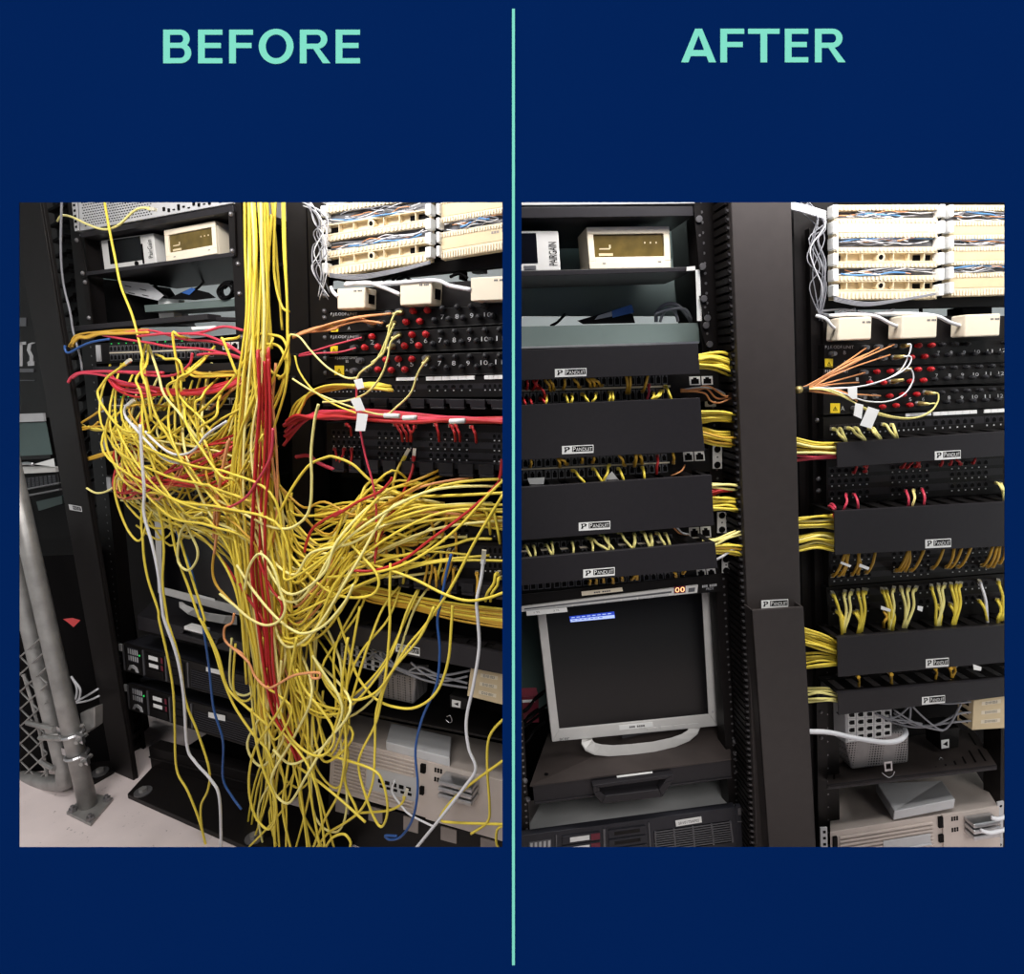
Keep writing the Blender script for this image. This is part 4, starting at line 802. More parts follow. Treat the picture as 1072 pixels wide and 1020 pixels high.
for X, Y, X1, Y1, m in ((60, 275, 115, 490, 'yellow'), (85, 375, 120, 495, 'yellow'), (100, 380, 130, 492, 'yellow'), (130, 268, 120, 490, 'pale_yellow'), (170, 265, 125, 492, 'pale_yellow'), (205, 262, 215, 485, 'yellow'), (235, 258, 225, 488, 'yellow'), (250, 260, 210, 490, 'yellow'), (200, 375, 205, 490, 'yellow'), (180, 380, 218, 488, 'yellow'),
                        (340, 255, 380, 470, 'yellow'), (360, 255, 395, 470, 'yellow'), (405, 248, 380, 472, 'pale_yellow'), (445, 245, 470, 460, 'pale_yellow'), (490, 245, 460, 455, 'pale_yellow'), (530, 245, 475, 462, 'pale_yellow'), (355, 380, 350, 440, 'ochre'), (390, 350, 400, 468, 'yellow'),
                        (615, 235, 640, 445, 'yellow'), (655, 230, 660, 448, 'pale_yellow'), (690, 228, 650, 450, 'pale_yellow'), (725, 225, 745, 445, 'yellow'), (760, 222, 735, 448, 'yellow'), (780, 222, 750, 445, 'yellow'), (650, 340, 665, 445, 'yellow'), (720, 335, 745, 450, 'yellow'), (880, 315, 930, 430, 'yellow'), (885, 210, 930, 432, 'white_cable'), (990, 205, 1020, 410, 'yellow'), (985, 310, 1000, 415, 'yellow'), (1020, 300, 1010, 415, 'yellow'), (1000, 320, 990, 418, 'yellow')):
    lb = {'yellow': 'yellow cord in the massed row dropping into the third right cover under AFTER', 'pale_yellow': 'pale yellow cord in the massed row dropping into the third right cover under AFTER', 'ochre': 'lone ochre cord in the massed yellow row under AFTER', 'white_cable': 'lone white cord at the right end of the massed yellow row under AFTER'}[m]
    cord(RP, Q6(X, Y), Q6(X1, Y1), m, .02, .06, bow=9, label=lb, group='massed cords '+m if m in ('yellow', 'pale_yellow') else None, r=.0036)
for X, Y, X1, Y1 in ((200, 735, 210, 795), (375, 715, 395, 785), (385, 715, 390, 780), (640, 690, 640, 755), (710, 685, 730, 748), (752, 680, 735, 748)):
    cord(RP, Q6(X, Y), Q6(X1, Y1), 'ochre', .07, .06, bow=4, label='short ochre cord between the two lowest right-hand covers under AFTER', group='ochre cords between the lowest right covers')
for q, lb in (([(110, 95), (168, 118), (160, 130), (105, 108)], 'white flag tag on the ochre cords, further left, under AFTER'), ([(215, 108), (270, 130), (262, 145), (210, 125)], 'white flag tag on the ochre cords, further right, under AFTER'), ([(335, 345), (390, 365), (385, 380), (333, 365)], 'white flag tag left of a massed yellow group under AFTER'), ([(540, 345), (570, 350), (565, 378), (538, 368)], 'white flag tag right of a massed yellow group under AFTER'), ([(850, 672), (898, 690), (895, 710), (855, 705)], 'white scrap tag between the two lowest right covers under AFTER')):
    mb = MB(); mb.prism([RP.at(*Q6(*p), .09) for p in q], [RP.at(*Q6(*p), .089) for p in q]); tag(mb.build('paper_tag', 'white'), lb, 'tag')
bundle(RP, 876, (463, 476), 834, (459, 474), 6, Y3, {'yellow': 'yellow cable entering the topmost right cover from the duct under AFTER', 'pale_yellow': 'pale yellow cable entering the topmost right cover from the duct under AFTER'}, 'right first bundle', sag=-1)
bundle(RP, 876, (475, 480), 834, (477, 485), 3, 'pink_red', 'crimson cable entering the topmost right cover from the duct under AFTER', 'right first bundle crimson', sag=0)
bundle(RP, 874, (538, 555), 836, (542, 554), 7, Y3, {'yellow': 'yellow cable in the upper bundle at the tall right cover under AFTER', 'pale_yellow': 'pale cable in the upper bundle at the tall right cover under AFTER'}, 'right second bundle', sag=1)
bundle(RP, 874, (558, 578), 836, (560, 577), 8, Y3, {'yellow': 'yellow cable in the lower bundle at the tall right cover under AFTER', 'pale_yellow': 'pale cable in the lower bundle at the tall right cover under AFTER'}, 'right third bundle', sag=3)
bundle(RP, 877, (671, 685), 842, (658, 676), 9, 'yellow', 'yellow cable in the thick upper bundle at the third right cover under AFTER', 'right fourth bundle', sag=0)
bundle(RP, 877, (686, 697), 843, (683, 702), 7, 'yellow', 'yellow cable in the lower bundle at the third right cover under AFTER', 'right fifth bundle', sag=2)
bundle(RP, 878, (722, 736), 845, (720, 738), 5, 'pale_yellow', 'pale yellow cable at the lowest right cover under AFTER', 'right sixth bundle', sag=2)
# ---- shelf with jack box and bits
t = thing('vented_shelf', 'slotted dark shelf under the white jack box on right AFTER rack', 'shelf', RP.at(955, 812, -.1))
FS = [(866.5, 822.5), (1043.7, 801.8), (1043.7, 803.5), (866.5, 824.8)]; BS = [(868, 783), (1018, 762), (1018, 764), (868, 785)]
mb = MB(); mb.hexa([RP.at(*p, .03) for p in FS], [RP.at(*p, -.22) for p in BS]); mb.m = 1
A, B, Cc, D = RP.at(*FS[0], .03), RP.at(*FS[1], .03), RP.at(*BS[1], -.22), RP.at(*BS[0], -.22)
for r_ in ((.12, .42), (.52, .86)):
    for k in range(16):
        a = .03+k*.061; q = [A.lerp(B, a+dx).lerp(D.lerp(Cc, a+dx), b)+V((0, 0, .0008)) for dx, b in ((0, r_[0]), (.012, r_[0]), (.012, r_[1]), (0, r_[1]))]; mb.poly(q)
mb.build('shelf_plate', ['dirty_shelf', 'deep_black'], t)
f = Face(RP, FS[0], FS[1], (1043.5, 806), (866.5, 827), .03); mb = MB(); f.box(mb, 0, 0, 1, 1, -.004, 0); mb.build('front_lip', 'cover', t)
f = Face(RP, R6(345, 510), R6(628, 470), R6(625, 615), R6(378, 645), -.02); mb = MB(); f.box(mb, 0, 0, 1, 1, -.1, 0)
o = tag(mb.build('power_supply', 'perf_grey', bevel=.008), 'perforated grey metal case on the slotted shelf under AFTER', 'power supply')
def perf(name, base, sc):
    m = M[base].copy(); m.name = name; nt = m.node_tree; b = nt.nodes['Principled BSDF']; tc = nt.nodes.new('ShaderNodeTexCoord'); vo = nt.nodes.new('ShaderNodeTexVoronoi'); vo.inputs['Scale'].default_value = sc; vo.inputs['Randomness'].default_value = 0
    rp = nt.nodes.new('ShaderNodeValToRGB'); rp.color_ramp.elements[0].color = (.01, .01, .01, 1); rp.color_ramp.elements[0].position = .3; rp.color_ramp.elements[1].position = .34
    mx = nt.nodes.new('ShaderNodeMix'); mx.data_type = 'RGBA'; mx.blend_type = 'MULTIPLY'; mx.inputs['Factor'].default_value = 1
    nt.links.new(tc.outputs['Object'], vo.inputs['Vector']); nt.links.new(vo.outputs['Distance'], rp.inputs['Fac']); src = b.inputs['Base Color'].links[0].from_socket
    nt.links.new(src, mx.inputs['A']); nt.links.new(rp.outputs['Color'], mx.inputs['B']); nt.links.new(mx.outputs['Result'], b.inputs['Base Color']); M[name] = m; return m
perf('perforated', 'perf_grey', 120); o.data.materials[0] = M['perforated']
f = Face(RP, R6(350, 378), R6(552, 372), R6(552, 500), R6(352, 530), .01); t = thing('jack_box', 'white multi-jack box with four rows of black sockets under the lowest right cover', 'jack box', f.base())
mb = MB(); mb.hexa(f.c, [f.p(-.08, .02, -.05), f.p(1, 0, -.05), f.p(1, 1, -.05), f.p(-.08, 1.0, -.05)]); mb.build('case', 'light_grey', t, bevel=.002)
for r_ in range(4):
    mb = MB()
    for k in range(5):
        a, b = .05+k*.19, .12+r_*.22; f.frame(mb, a, b-.03, a+.16, b+.17, .02, .03, 0, .0012); mb.m = 1; f.box(mb, a+.05, b+.02, a+.14, b+.13, 0, .001); f.box(mb, a+.02, b+.05, a+.05, b+.1, 0, .001); mb.m = 0
    mb.build('jack_row', ['white', 'deep_black'], t)
cable(RP, [(838, 765, .09), (*R6(190, 478), .1), (*R6(280, 482), .1), (*R6(400, 508), .1), (*R6(520, 525), .1), (*R6(585, 515), .08), (*R6(610, 490), .05), (*R6(608, 470), .0)], .0068, 'white_cable', 'white_lead', 'thick white cable sweeping from the duct across the jack box under AFTER', 'cable', seg=8)
# beige surface boxes at right
f = Face(RP, R6(905, 345), R6(1062, 322), R6(1058, 462), R6(898, 472), .02); t = thing('surface_box', 'beige surface jack box with three paper labels at the right under AFTER', 'jack box', f.base())
mb = MB(); mb.hexa(f.c, [f.p(-.06, .04, -.045), f.p(1, 0, -.045), f.p(1, 1, -.045), f.p(-.06, .96, -.045)]); mb.m = 1
for k in range(3): f.box(mb, -.055, .1+k*.3, -.045, .25+k*.3, -.04, -.01)
mb.build('case', ['beige', 'deep_black'], t, bevel=.001)
for k in range(3):
    mb = MB(); b = .08+k*.3; f.box(mb, .22, b, .74, b+.12, 0, .0006); mb.m = 1; f.text(mb, 'D10 05%d' % (3-k), .32, b+.02, .64, b+.1, .001); mb.build('paper_label', ['cream', 'deep_black'], t)
# grey leads under the lowest cover
gl = [([(890, 395), (830, 405), (740, 450), (650, 460), (560, 440), (480, 400)], 'grey lead sagging in front to the beige box, upper, under AFTER'), ([(890, 432), (800, 440), (720, 452), (640, 448), (560, 400)], 'grey lead reaching the lowest jack of the beige box under AFTER'), ([(890, 350), (800, 358), (720, 355), (640, 368)], 'thin grey lead to the top jack of the beige box under AFTER')]
for pts, lb in gl: cable(RP, [(*R6(x, y), .03-.01*k/3) for k, (x, y) in enumerate(pts)], .003, 'grey_cable', 'signal_lead', lb, 'cable')
for pts in ([(520, 425), (580, 410), (620, 375), (640, 365)], [(540, 410), (590, 440), (625, 430), (632, 370)], [(640, 370), (690, 420), (760, 470), (800, 450), (850, 360)], [(560, 385), (630, 430), (700, 460), (770, 475)], [(480, 400), (540, 425), (600, 430), (680, 445)]):
    cable(RP, [(*R6(x, y), .04) for x, y in pts], .0028, 'grey_cable', 'signal_lead', 'grey lead in the loose knot behind the thick white cable under AFTER', 'cable', 'grey leads in the knot above the slotted shelf')
f = Face(RP, R6(758, 470), R6(846, 460), R6(840, 548), R6(762, 562), -.06); t = thing('power_adapter', 'black power adapter with white mark standing on the slotted shelf under AFTER', 'adapter', f.base())
mb = MB(); f.box(mb, 0, 0, 1, 1, -.06, 0); mb.build('case', 'black', t, bevel=.003)
mb = MB(); f.box(mb, .04, .5, .45, .9, 0, .001); mb.m = 1; f.prism(mb, [(.12, .7), (.36, .58), (.36, .82)], .001, .0015); mb.build('label', ['white', 'deep_black'], t)
mb = MB(); mb.tube([RP.at(*R6(x, y), -.04) for x, y in ((755, 600), (765, 592), (785, 622), (795, 622), (793, 605))], .0015, 5); tag(mb.build('wire_hook', 'steel', smooth_=True), 'small bent wire hook lying on the slotted shelf under AFTER', 'hook')
mb = MB(); f = Face(RP, R6(515, 608), R6(550, 604), R6(552, 645), R6(520, 650), .035); f.frame(mb, 0, 0, 1, 1, .18, .2, 0, .002); mb.tube([f.p(-.4, 1.1, 0), f.p(.1, 1.4, .01), f.p(.7, 1.3, .01), f.p(1, .9, .01)], .0013, 5); tag(mb.build('metal_clip', 'steel'), 'small metal clip at the front edge of the slotted shelf under AFTER', 'clip')
# ---- beige server and the box on it
f = Face(RP, R6(285, 912), R6(1008, 798), R6(1020, 1100), R6(290, 1240), .03); t = thing('server', 'beige server with ribbed front at the bottom of right AFTER rack', 'server', f.base())
mb = MB(); mb.hexa(f.c, [RP.at(*p, -.24) for p in ((868, 826), (1020, 805), (1024, 900), (868, 930))]); mb.build('case', 'old_beige', t, bevel=.0015)
mb = MB()
for k in range(8): f.box(mb, .05, .07+k*.05, .60, .07+k*.05+.022, 0, .006)
mb.build('front_ribs', 'old_beige', t, bevel=.001)
mb = MB(); f.box(mb, .3, .21, .58, .34, .004, .008); f.box(mb, .3, .33, .58, .345, .004, .012); mb.build('drive_flap', 'light_grey', t, bevel=.001)
mb = MB(); f.box(mb, .635, .02, .66, .16, 0, .006); f.box(mb, .012, .06, .035, .2, 0, .006); f.box(mb, .635, .26, .66, .36, 0, .006); mb.build('latches', 'deep_black', t)
mb = MB(); f.box(mb, .66, .0, 1, 1, 0, .004); mb.m = 1
for b in (.04, .07, .19, .22):
    for k in range(3): f.box(mb, .71+k*.015, b, .72+k*.015, b+.025, .004, .005)
mb.build('port_panel', ['old_beige', 'deep_black'], t)
for k in range(3):
    mb = MB(); b = .05+k*.085; q = [f.p(.78, b, .05), f.p(.93, b-.01, .05), f.p(.96, b+.045, .06), f.p(.80, b+.06, .06)]
    f.box(mb, .785, b, .945, b+.055, .004, .04); mb.build('scsi_plug', 'steel', t, bevel=.003, label='bright metal plug')
mb = MB(); e = Face(RP, R6(243, 895), R6(272, 893), R6(275, 1000), R6(245, 1000), .032); e.box(mb, 0, 0, 1, 1, -.004, 0); mb.m = 1
for k in range(4): e.box(mb, .35, .12+k*.25, .75, .22+k*.25, 0, .001)
mb.build('rack_ear', ['light_grey', 'deep_black'], t); mb = MB(); e = Face(RP, R6(1008, 785), R6(1035, 780), R6(1030, 1000), R6(1010, 1000), .032); mb.m = 0; e.box(mb, 0, 0, 1, .28, -.004, 0); e.box(mb, 0, .72, 1, 1, -.004, 0); e.box(mb, .55, .26, 1, .74, -.004, -.001); mb.m = 1; e.cyl(mb, .5, .08, .004, 0, .001); e.cyl(mb, .4, .85, .005, 0, .001)
mb.build('rack_ear', ['light_grey', 'deep_black'], t)
cable(RP, [(*R6(935, 905), .08), (*R6(980, 915), .085), (*R6(1060, 895), .085)], .006, 'white_cable', 'white_lead', 'thick white cable leaving the bright plugs of the beige server under AFTER', 'cable')
cable(RP, [(*R6(980, 850), .08), (*R6(1010, 855), .085), (*R6(1060, 840), .085)], .006, 'white_cable', 'white_lead', 'upper white cable at the top bright plug of the beige server under AFTER', 'cable')
mb = MB(); T4 = [RP.at(*R6(*p), w) for p, w in (((485, 700), -.12), ((768, 690), -.12), ((825, 770), .03), ((563, 822), .03))]
B4 = [p-V((0, 0, .032)) for p in T4]; B4[0] = B4[0]; mb.hexa(T4, B4); tag(mb.build('white_box', 'light_grey', bevel=.003), 'flat pale box lying askew on top of the beige server under AFTER', 'box')
# ================================================================== THE TANGLED RACKS
CLIP[0] = -1
def floor_at(px, py, z=0.0):
    d = ray(px, py); t = (FLOORZ+z-CAM.z)/d.z; return CAM+d*t
def wof(p): return (p-LP.o).dot(LP.n)
Z1, Z2, Z3, Z4, Z5, Z6, Z7 = reg(20, 330, 7.286), reg(130, 330, 7.286), reg(100, 440, 7.286), reg(220, 440, 7.286), reg(330, 400, 5.1), reg(230, 560, 7.286), reg(220, 680, 4.857)
B = 'under BEFORE'
# ---- wide duct cover at the left
t = thing('cable_duct', 'wide black duct cover leaning at the far left of the tangled rack', 'cable duct', LP.at(128, 815, .05))
f = Face(LP, (4, 170), (35, 170), (140, 818), (117, 808), .10); mb = MB(); f.box(mb, 0, 0, 1, 1, -.008, 0); f.box(mb, .95, 0, 1, 1, -.02, -.008); mb.build('duct_cover', 'post', t, bevel=.002)
g = Face(LP, (42, 170), (58, 170), (146, 790), (138, 800), -.02); mb = MB(); g.box(mb, 0, 0, 1, 1, -.03, -.02)
for k in range(46): b0 = k/46; g.prism(mb, [(0, b0), (.9, b0-.008), (.9, b0-.004), (0, b0+.004)], -.02, .0)
for k in range(46): b0 = k/46; g.box(mb, .93, b0, .96, b0+.006, -.02, .002)
mb.build('finger_row', 'deep_black', t)
h = Face(LP, reg(20, 480, 7.286)(378, 350), reg(20, 480, 7.286)(474, 368), reg(20, 480, 7.286)(482, 408), reg(20, 480, 7.286)(388, 392), .1); mb = MB(); h.box(mb, 0, 0, 1, 1, 0, .001); mb.m = 1; h.box(mb, .32, .15, .96, .8, .001, .0014); mb.m = 0; h.text(mb, 'PANDUIT', .36, .25, .92, .7, .0018); mb.build('brand_plate', ['light_grey', 'deep_black'], t, label='small pale brand plate')
# ---- what shows behind it, at the left edge
Z8 = reg(20, 480, 7.286)
t = thing('battery_unit', 'black cabinet with large grey cut-off letters at the left edge under BEFORE', 'cabinet', LP.at(30, 430, -.4))
f = Face(LP, (-60, 180), (60, 180), (90, 434), (-60, 446), -.35); mb = MB(); f.box(mb, 0, 0, 1, 1, -.3, 0); mb.build('case', 'black', t, bevel=.002)
h = Face(LP, Z1(-90, 210), Z1(118, 200), Z1(118, 385), Z1(-90, 395), -.35); mb = MB(); h.box(mb, .45, 0, .58, 1, 0, .003); h.box(mb, .32, 0, .7, .12, 0, .003)
S = [(.98, .04), (.84, .1), (.8, .35), (.9, .6), (.9, .78), (.8, .88)]; 
for k in range(5): a, b = S[k], S[k+1]; h.prism(mb, [(a[0]-.055, a[1]), (a[0]+.06, a[1]+.02), (b[0]+.06, b[1]+.02), (b[0]-.055, b[1])], 0, .003)
h.box(mb, .78, .82, 1.0, 1, 0, .003); mb.build('lettering', 'light_grey', t, label='large grey letters')
mb = MB()
for (a, b, c, d) in ((-40, 20, 58, 85), (-40, 408, 116, 436), (-40, 495, 120, 500)): h = Face(LP, Z1(a, b), Z1(c, b), Z1(c, d), Z1(a, d), -.35); h.box(mb, 0, 0, 1, 1, 0, .004)
mb.build('trim_bars', 'silver_dark', t)
t = thing('old_terminal', 'grey terminal with dull green screen behind the wide duct cover', 'terminal', LP.at(35, 472, -.4))
f = Face(LP, (-60, 436), (47, 432.5), (53, 480), (-60, 486), -.36); mb = MB(); f.box(mb, 0, 0, 1, 1, -.2, 0); mb.build('case', 'black', t)
h = Face(LP, (-60, 436), (47.5, 432.5), (48.5, 441), (-60, 445), -.35); mb = MB(); h.box(mb, 0, 0, 1, 1, 0, .01); mb.build('top_trim', 'light_grey', t)
h = Face(LP, (-60, 446), (48.5, 442), (55, 476), (-60, 481), -.355); mb = MB(); h.box(mb, 0, 0, 1, 1, 0, .002); mb.build('screen', 'teal_panel', t)
t = thing('keyboard', 'black keyboard on a rail shelf behind the wide duct cover', 'keyboard', LP.at(45, 508, -.3))
f = Face(LP, Z8(-200, 175), Z8(300, 120), Z8(310, 200), Z8(-200, 262), -.32); mb = MB(); f.box(mb, 0, 0, 1, 1, -.02, 0); mb.build('case', 'black', t)
mb = MB()
for r_ in range(4):
    for k in range(16): f.box(mb, .02+k*.06, .06+r_*.22, .065+k*.06, .22+r_*.22, 0, .004)
mb.build('keys', 'hp_grey', t)
t = thing('rail_shelf', 'thin railed shelf carrying the keyboard at the left edge under BEFORE', 'shelf', LP.at(40, 518, -.3)); mb = MB()
for y in (200, 250): h = Face(LP, Z8(-200, y+75), Z8(305, y-18), Z8(305, y-8), Z8(-200, y+90), -.31); h.box(mb, 0, 0, 1, 1, -.1, 0)
mb.build('rails', 'grey_metal', t)
mb = MB(); q = [Z8(110, 45), Z8(265, 0), Z8(275, 65)]; mb.prism([LP.at(*p, -.28) for p in q], [LP.at(*p, -.3) for p in q]); tag(mb.build('paper_sheet', 'white'), 'white folded paper corner above the keyboard at the left edge', 'paper')
mb = MB(); f = Face(LP, Z8(-100, 75), Z8(275, 72), Z8(278, 105), Z8(-100, 125), -.3); f.box(mb, 0, 0, 1, 1, -.06, 0); tag(mb.build('paper_tray', 'silver', bevel=.003), 'pale grey tray between white paper and keyboard at left edge', 'tray')
mb = MB(); mb.tube([LP.at(*Z8(20, 42), -.27), LP.at(*Z8(65, 38), -.27), LP.at(*Z8(108, 45), -.27)], .008, 8, 2); tag(mb.build('cable_connector', 'steel', smooth_=True), 'round metal connector beside the white paper at left edge', 'connector')
t = thing('dark_backing', 'added black backing sheet with dull green plate behind the keyboard at left edge', 'cabinet', LP.at(40, 560, -.5))
f = Face(LP, (-20, 200), (95, 200), (118, 640), (-20, 640), -.55); mb = MB(); f.box(mb, 0, 0, 1, 1, -.1, 0); lo = [V((v.x, v.y, FLOORZ)) for v in (f.p(0, 1), f.p(1, 1))]; mb.hexa([f.p(0, 1), f.p(1, 1), lo[1], lo[0]], [v-LP.n*.1 for v in (f.p(0, 1), f.p(1, 1), lo[1], lo[0])]); mb.build('case', 'deep_black', t)  # black sheet added so the gap behind the keyboard reads dark
mb = MB(); f = Face(LP, Z8(130, 330), Z8(325, 285), Z8(330, 345), Z8(150, 400), -.54); f.box(mb, 0, 0, 1, 1, -.01, 0); mb.build('green_plate', 'teal_panel', t, label='dull green plate')
t = thing('dark_block', 'black block put in for the darkness behind the galvanised posts', 'cabinet', floor_at(30, 800))
mb = MB(); a, b = floor_at(-60, 818), floor_at(116, 800); h_ = LP.at(30, 535, -.25).z-FLOORZ; u_ = V((0, 0, h_)); k_ = V((0, .25, 0)); mb.hexa([a+u_, b+u_, b, a], [a+u_+k_, b+u_+k_, b+k_, a+k_]); mb.build('case', 'deep_black', t)  # black block shaped to fill the dark area behind the fence
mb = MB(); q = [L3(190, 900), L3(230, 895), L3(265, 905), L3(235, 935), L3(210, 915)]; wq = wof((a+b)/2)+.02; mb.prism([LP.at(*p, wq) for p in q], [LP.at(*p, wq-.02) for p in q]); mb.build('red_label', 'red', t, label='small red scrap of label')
# ---- galvanised posts, wire fence
Bp = floor_at(93, 846); wb = wof(Bp)
t = thing('fence_post', 'galvanised round post with bolted base plate, nearest at left under BEFORE', 'post', Bp)
mb = MB(); top = LP.at(4, 455, wb-.03); mb.tube([Bp, Bp.lerp(top, .33), Bp.lerp(top, .66), top], .029, 20, 1); mb.build('pipe', 'galv', t, smooth_=True)
q = [floor_at(*L5(205, 838)), floor_at(*L5(300, 750)), floor_at(*L5(408, 775)), floor_at(*L5(310, 890))]
mb = MB(); mb.prism([p+V((0, 0, .012)) for p in q], q); mb.build('base_plate', 'galv', t, bevel=.002)
for X, Y in ((232, 822), (308, 858), (380, 775), (275, 775)):
    c = floor_at(*L5(X, Y), .012); mb = MB(); ho = [c+V((math.cos(k*math.pi/3)*.013, math.sin(k*math.pi/3)*.013, 0)) for k in range(6)]; mb.prism([p+V((0, 0, .012)) for p in ho], ho); mb.tube([c, c+V((0, 0, .022))], .006, 8, 1); mb.build('bolt', 'grey_metal', t)
for (X, Y, X1, Y1) in ((150, 465, 300, 470), (195, 580, 315, 545)):
    a = (L5(X, Y)[0]+L5(X1, Y1)[0])/2; b = (L5(X, Y)[1]+L5(X1, Y1)[1])/2; k = (b-846)/(455-846); c = Bp.lerp(top, k); mb = MB()
    ring_ = [c+V((math.cos(u*math.pi/8)*.034, math.sin(u*math.pi/8)*.034, .004*math.cos(u*math.pi/8))) for u in range(17)]; mb.tube(ring_, .006, 6, 1); d = LP.u
    for sgn in (1, -1): mb.hexa([c+d*sgn*.032+V((0, -.012, .014)), c+d*sgn*.075+V((0, -.012, .014)), c+d*sgn*.075+V((0, -.012, -.014)), c+d*sgn*.032+V((0, -.012, -.014))], [c+d*sgn*.032+V((0, .002, .014)), c+d*sgn*.075+V((0, .002, .014)), c+d*sgn*.075+V((0, .002, -.014)), c+d*sgn*.032+V((0, .002, -.014))])
    mb.build('clamp', 'steel', t)
    mb = MB(); mb.tube([c+d*.06+V((0, -.03, 0)), c+d*.06+V((0, .02, 0))], .008, 6, 1); mb.build('clamp_bolt', 'galv', t)
f = Face(LP, L5(262, 400), L5(325, 375), L5(325, 460), L5(268, 500), wb-.04); mb = MB(); f.box(mb, 0, 0, 1, 1, -.03, 0); f.cyl(mb, .2, .6, .012, 0, .02, 10); mb.build('latch_block', 'galv', t, bevel=.003)
B2 = floor_at(68, 832); w2 = wof(B2)
t = thing('gate_frame', 'galvanised gate pipe with rounded lower corner and wire mesh behind first post', 'gate', B2)
P0 = LP.at(71, 822, w2); P1 = LP.at(29, 650, w2-.02); P2 = LP.at(-8, 470, w2-.04)
mb = MB(); L = LP.at(-60, 800, w2); mb.tube([P2, P1, P0.lerp(P1, .2), P0.lerp(P1, .06)+(L-P0).normalized()*.008, P0+(L-P0).normalized()*.05, L.lerp(P0, .6), L], .027, 18, 3); mb.build('pipe', 'galv', t, smooth_=True)
mb = MB(); c = P0.lerp(P1, .33)
mb.tube([c+V((math.cos(u*math.pi/6)*.031, math.sin(u*math.pi/6)*.031, 0)) for u in range(13)], .006, 6, 1)
for (a, b) in (((35, 440), (150, 470)), ((90, 505), (190, 510)), ((95, 610), (150, 640))): mb.tube([LP.at(*L5(*a), w2+.02), LP.at(*L5(*b), w2+.03)], .009, 6, 1)
mb.build('hinge_straps', 'galv', t)
mb = MB(); mb.tube([LP.at(*L5(20, 230), w2), LP.at(*L5(90, 480), w2), LP.at(*L5(130, 740), w2)], .006, 6, 2)
for k in range(-2, 9):
    a = LP.at(*L5(-120, 180+k*75), w2); b = LP.at(*L5(120, 420+k*75), w2); mb.tube([a, b], .003, 5, 1)
    a = LP.at(*L5(-120, 420+k*75), w2+.006); b = LP.at(*L5(120, 200+k*75), w2+.006); mb.tube([a, b], .003, 5, 1)
mb.build('wire_mesh', 'galv', t)
for i, pts in enumerate(([(225, 240), (250, 290), (245, 340)], [(235, 255), (265, 300), (255, 350)], [(245, 350), (300, 320), (340, 295)], [(245, 355), (300, 345), (345, 325)])):
    cable(LP, [(*L5(x, y), wb-.12) for x, y in pts], .004, 'white_cable', 'signal_lead', 'whitish lead sticking out above the latch block of the front post', 'cable', 'whitish leads by the front post')
# ---- plates on the floor
def plate(pts, h, m, name, label, cat, bolts=()):
    t = thing(name, label, cat, floor_at(*pts[0])); q = [floor_at(*p) for p in pts]; mb = MB(); mb.prism([p+V((0, 0, h)) for p in q], q); mb.build('plate', m, t, bevel=.002)
    for X, Y in bolts:
        c = floor_at(X, Y, h); mb = MB(); mb.prism([c+V((math.cos(k*math.pi/8)*.03, math.sin(k*math.pi/8)*.03, .004)) for k in range(16)], [c+V((math.cos(k*math.pi/8)*.03, math.sin(k*math.pi/8)*.03, 0)) for k in range(16)]); mb.build('washer', 'grey_metal', t)
        mb = MB(); mb.prism([c+V((math.cos(k*math.pi/3)*.014, math.sin(k*math.pi/3)*.014, .016)) for k in range(6)], [c+V((math.cos(k*math.pi/3)*.014, math.sin(k*math.pi/3)*.014, .004)) for k in range(6)]); mb.build('bolt', 'galv', t)
    return t
plate([L5(470, 768), L5(580, 647), L5(1150, 808), L5(1500, 900), L5(1300, 1140)], .02, 'post', 'anchor_plate', 'large black bolted base plate of the tangled rack on the pale floor', 'base plate', [L5(535, 740), L5(1015, 940)])
plate([L5(320, 712), L5(270, 560), L5(390, 540), L5(412, 660)], .015, 'post', 'anchor_plate', 'small black bolted plate between front post and wide duct cover', 'base plate', [L5(350, 655)])
# ---- left-hand rack
t = thing('equipment_rack', 'black left-hand equipment rack behind the cable tangle under BEFORE', 'rack', LP.at(200, 790, -.1))
f = Face(LP, L1(205, -40), L1(262, -40), L5(500, 640), L5(445, 660), -.01); mb = MB(); f.box(mb, 0, 0, 1, 1, -.05, 0)
for k in range(70): mb.m = 1; f.cyl(mb, .7, .02+k*.0138, .0035, 0, .0006, 6)
mb.build('post', ['post', 'grey_metal'], t)
f = Face(LP, L1(905, -60), L1(955, -60), (285, 850), (272, 850), -.0); mb = MB(); f.box(mb, 0, 0, 1, 1, -.05, 0)
for v in (.1, .14, .2, .24, .3): mb.m = 1; f.ball(mb, .5, v, .008, 0)
mb.build('post', ['post', 'grey_metal'], t)
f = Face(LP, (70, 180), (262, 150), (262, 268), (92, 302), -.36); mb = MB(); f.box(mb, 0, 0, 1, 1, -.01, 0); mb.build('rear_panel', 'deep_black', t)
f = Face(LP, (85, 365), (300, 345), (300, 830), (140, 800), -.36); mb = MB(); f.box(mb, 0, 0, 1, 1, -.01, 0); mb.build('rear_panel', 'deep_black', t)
f = Face(LP, (252, 150), (340, 150), (350, 900), (262, 900), -.2); mb = MB(); f.box(mb, 0, 0, 1, 1, -.01, 0); mb.build('rear_panel', 'deep_black', t)  # black backing added to darken the gap between the two racks
a, b = floor_at(*L5(572, 645)), floor_at(*L5(1150, 806)); h_ = V((0, 0, LP.at(*L5(560, 545), wof(a)).z-FLOORZ)); k_ = -LP.n*.05; e_ = LP.n*.006; mb = MB(); mb.hexa([a+h_, b+h_, b, a], [a+h_+k_, b+h_+k_, b+k_, a+k_]); mb.hexa([a+h_*.62+e_, b+h_*.62+e_, b+h_*.56+e_, a+h_*.56+e_], [a+h_*.62, b+h_*.62, b+h_*.56, a+h_*.56]); mb.build('base_bar', 'post', t, bevel=.002)
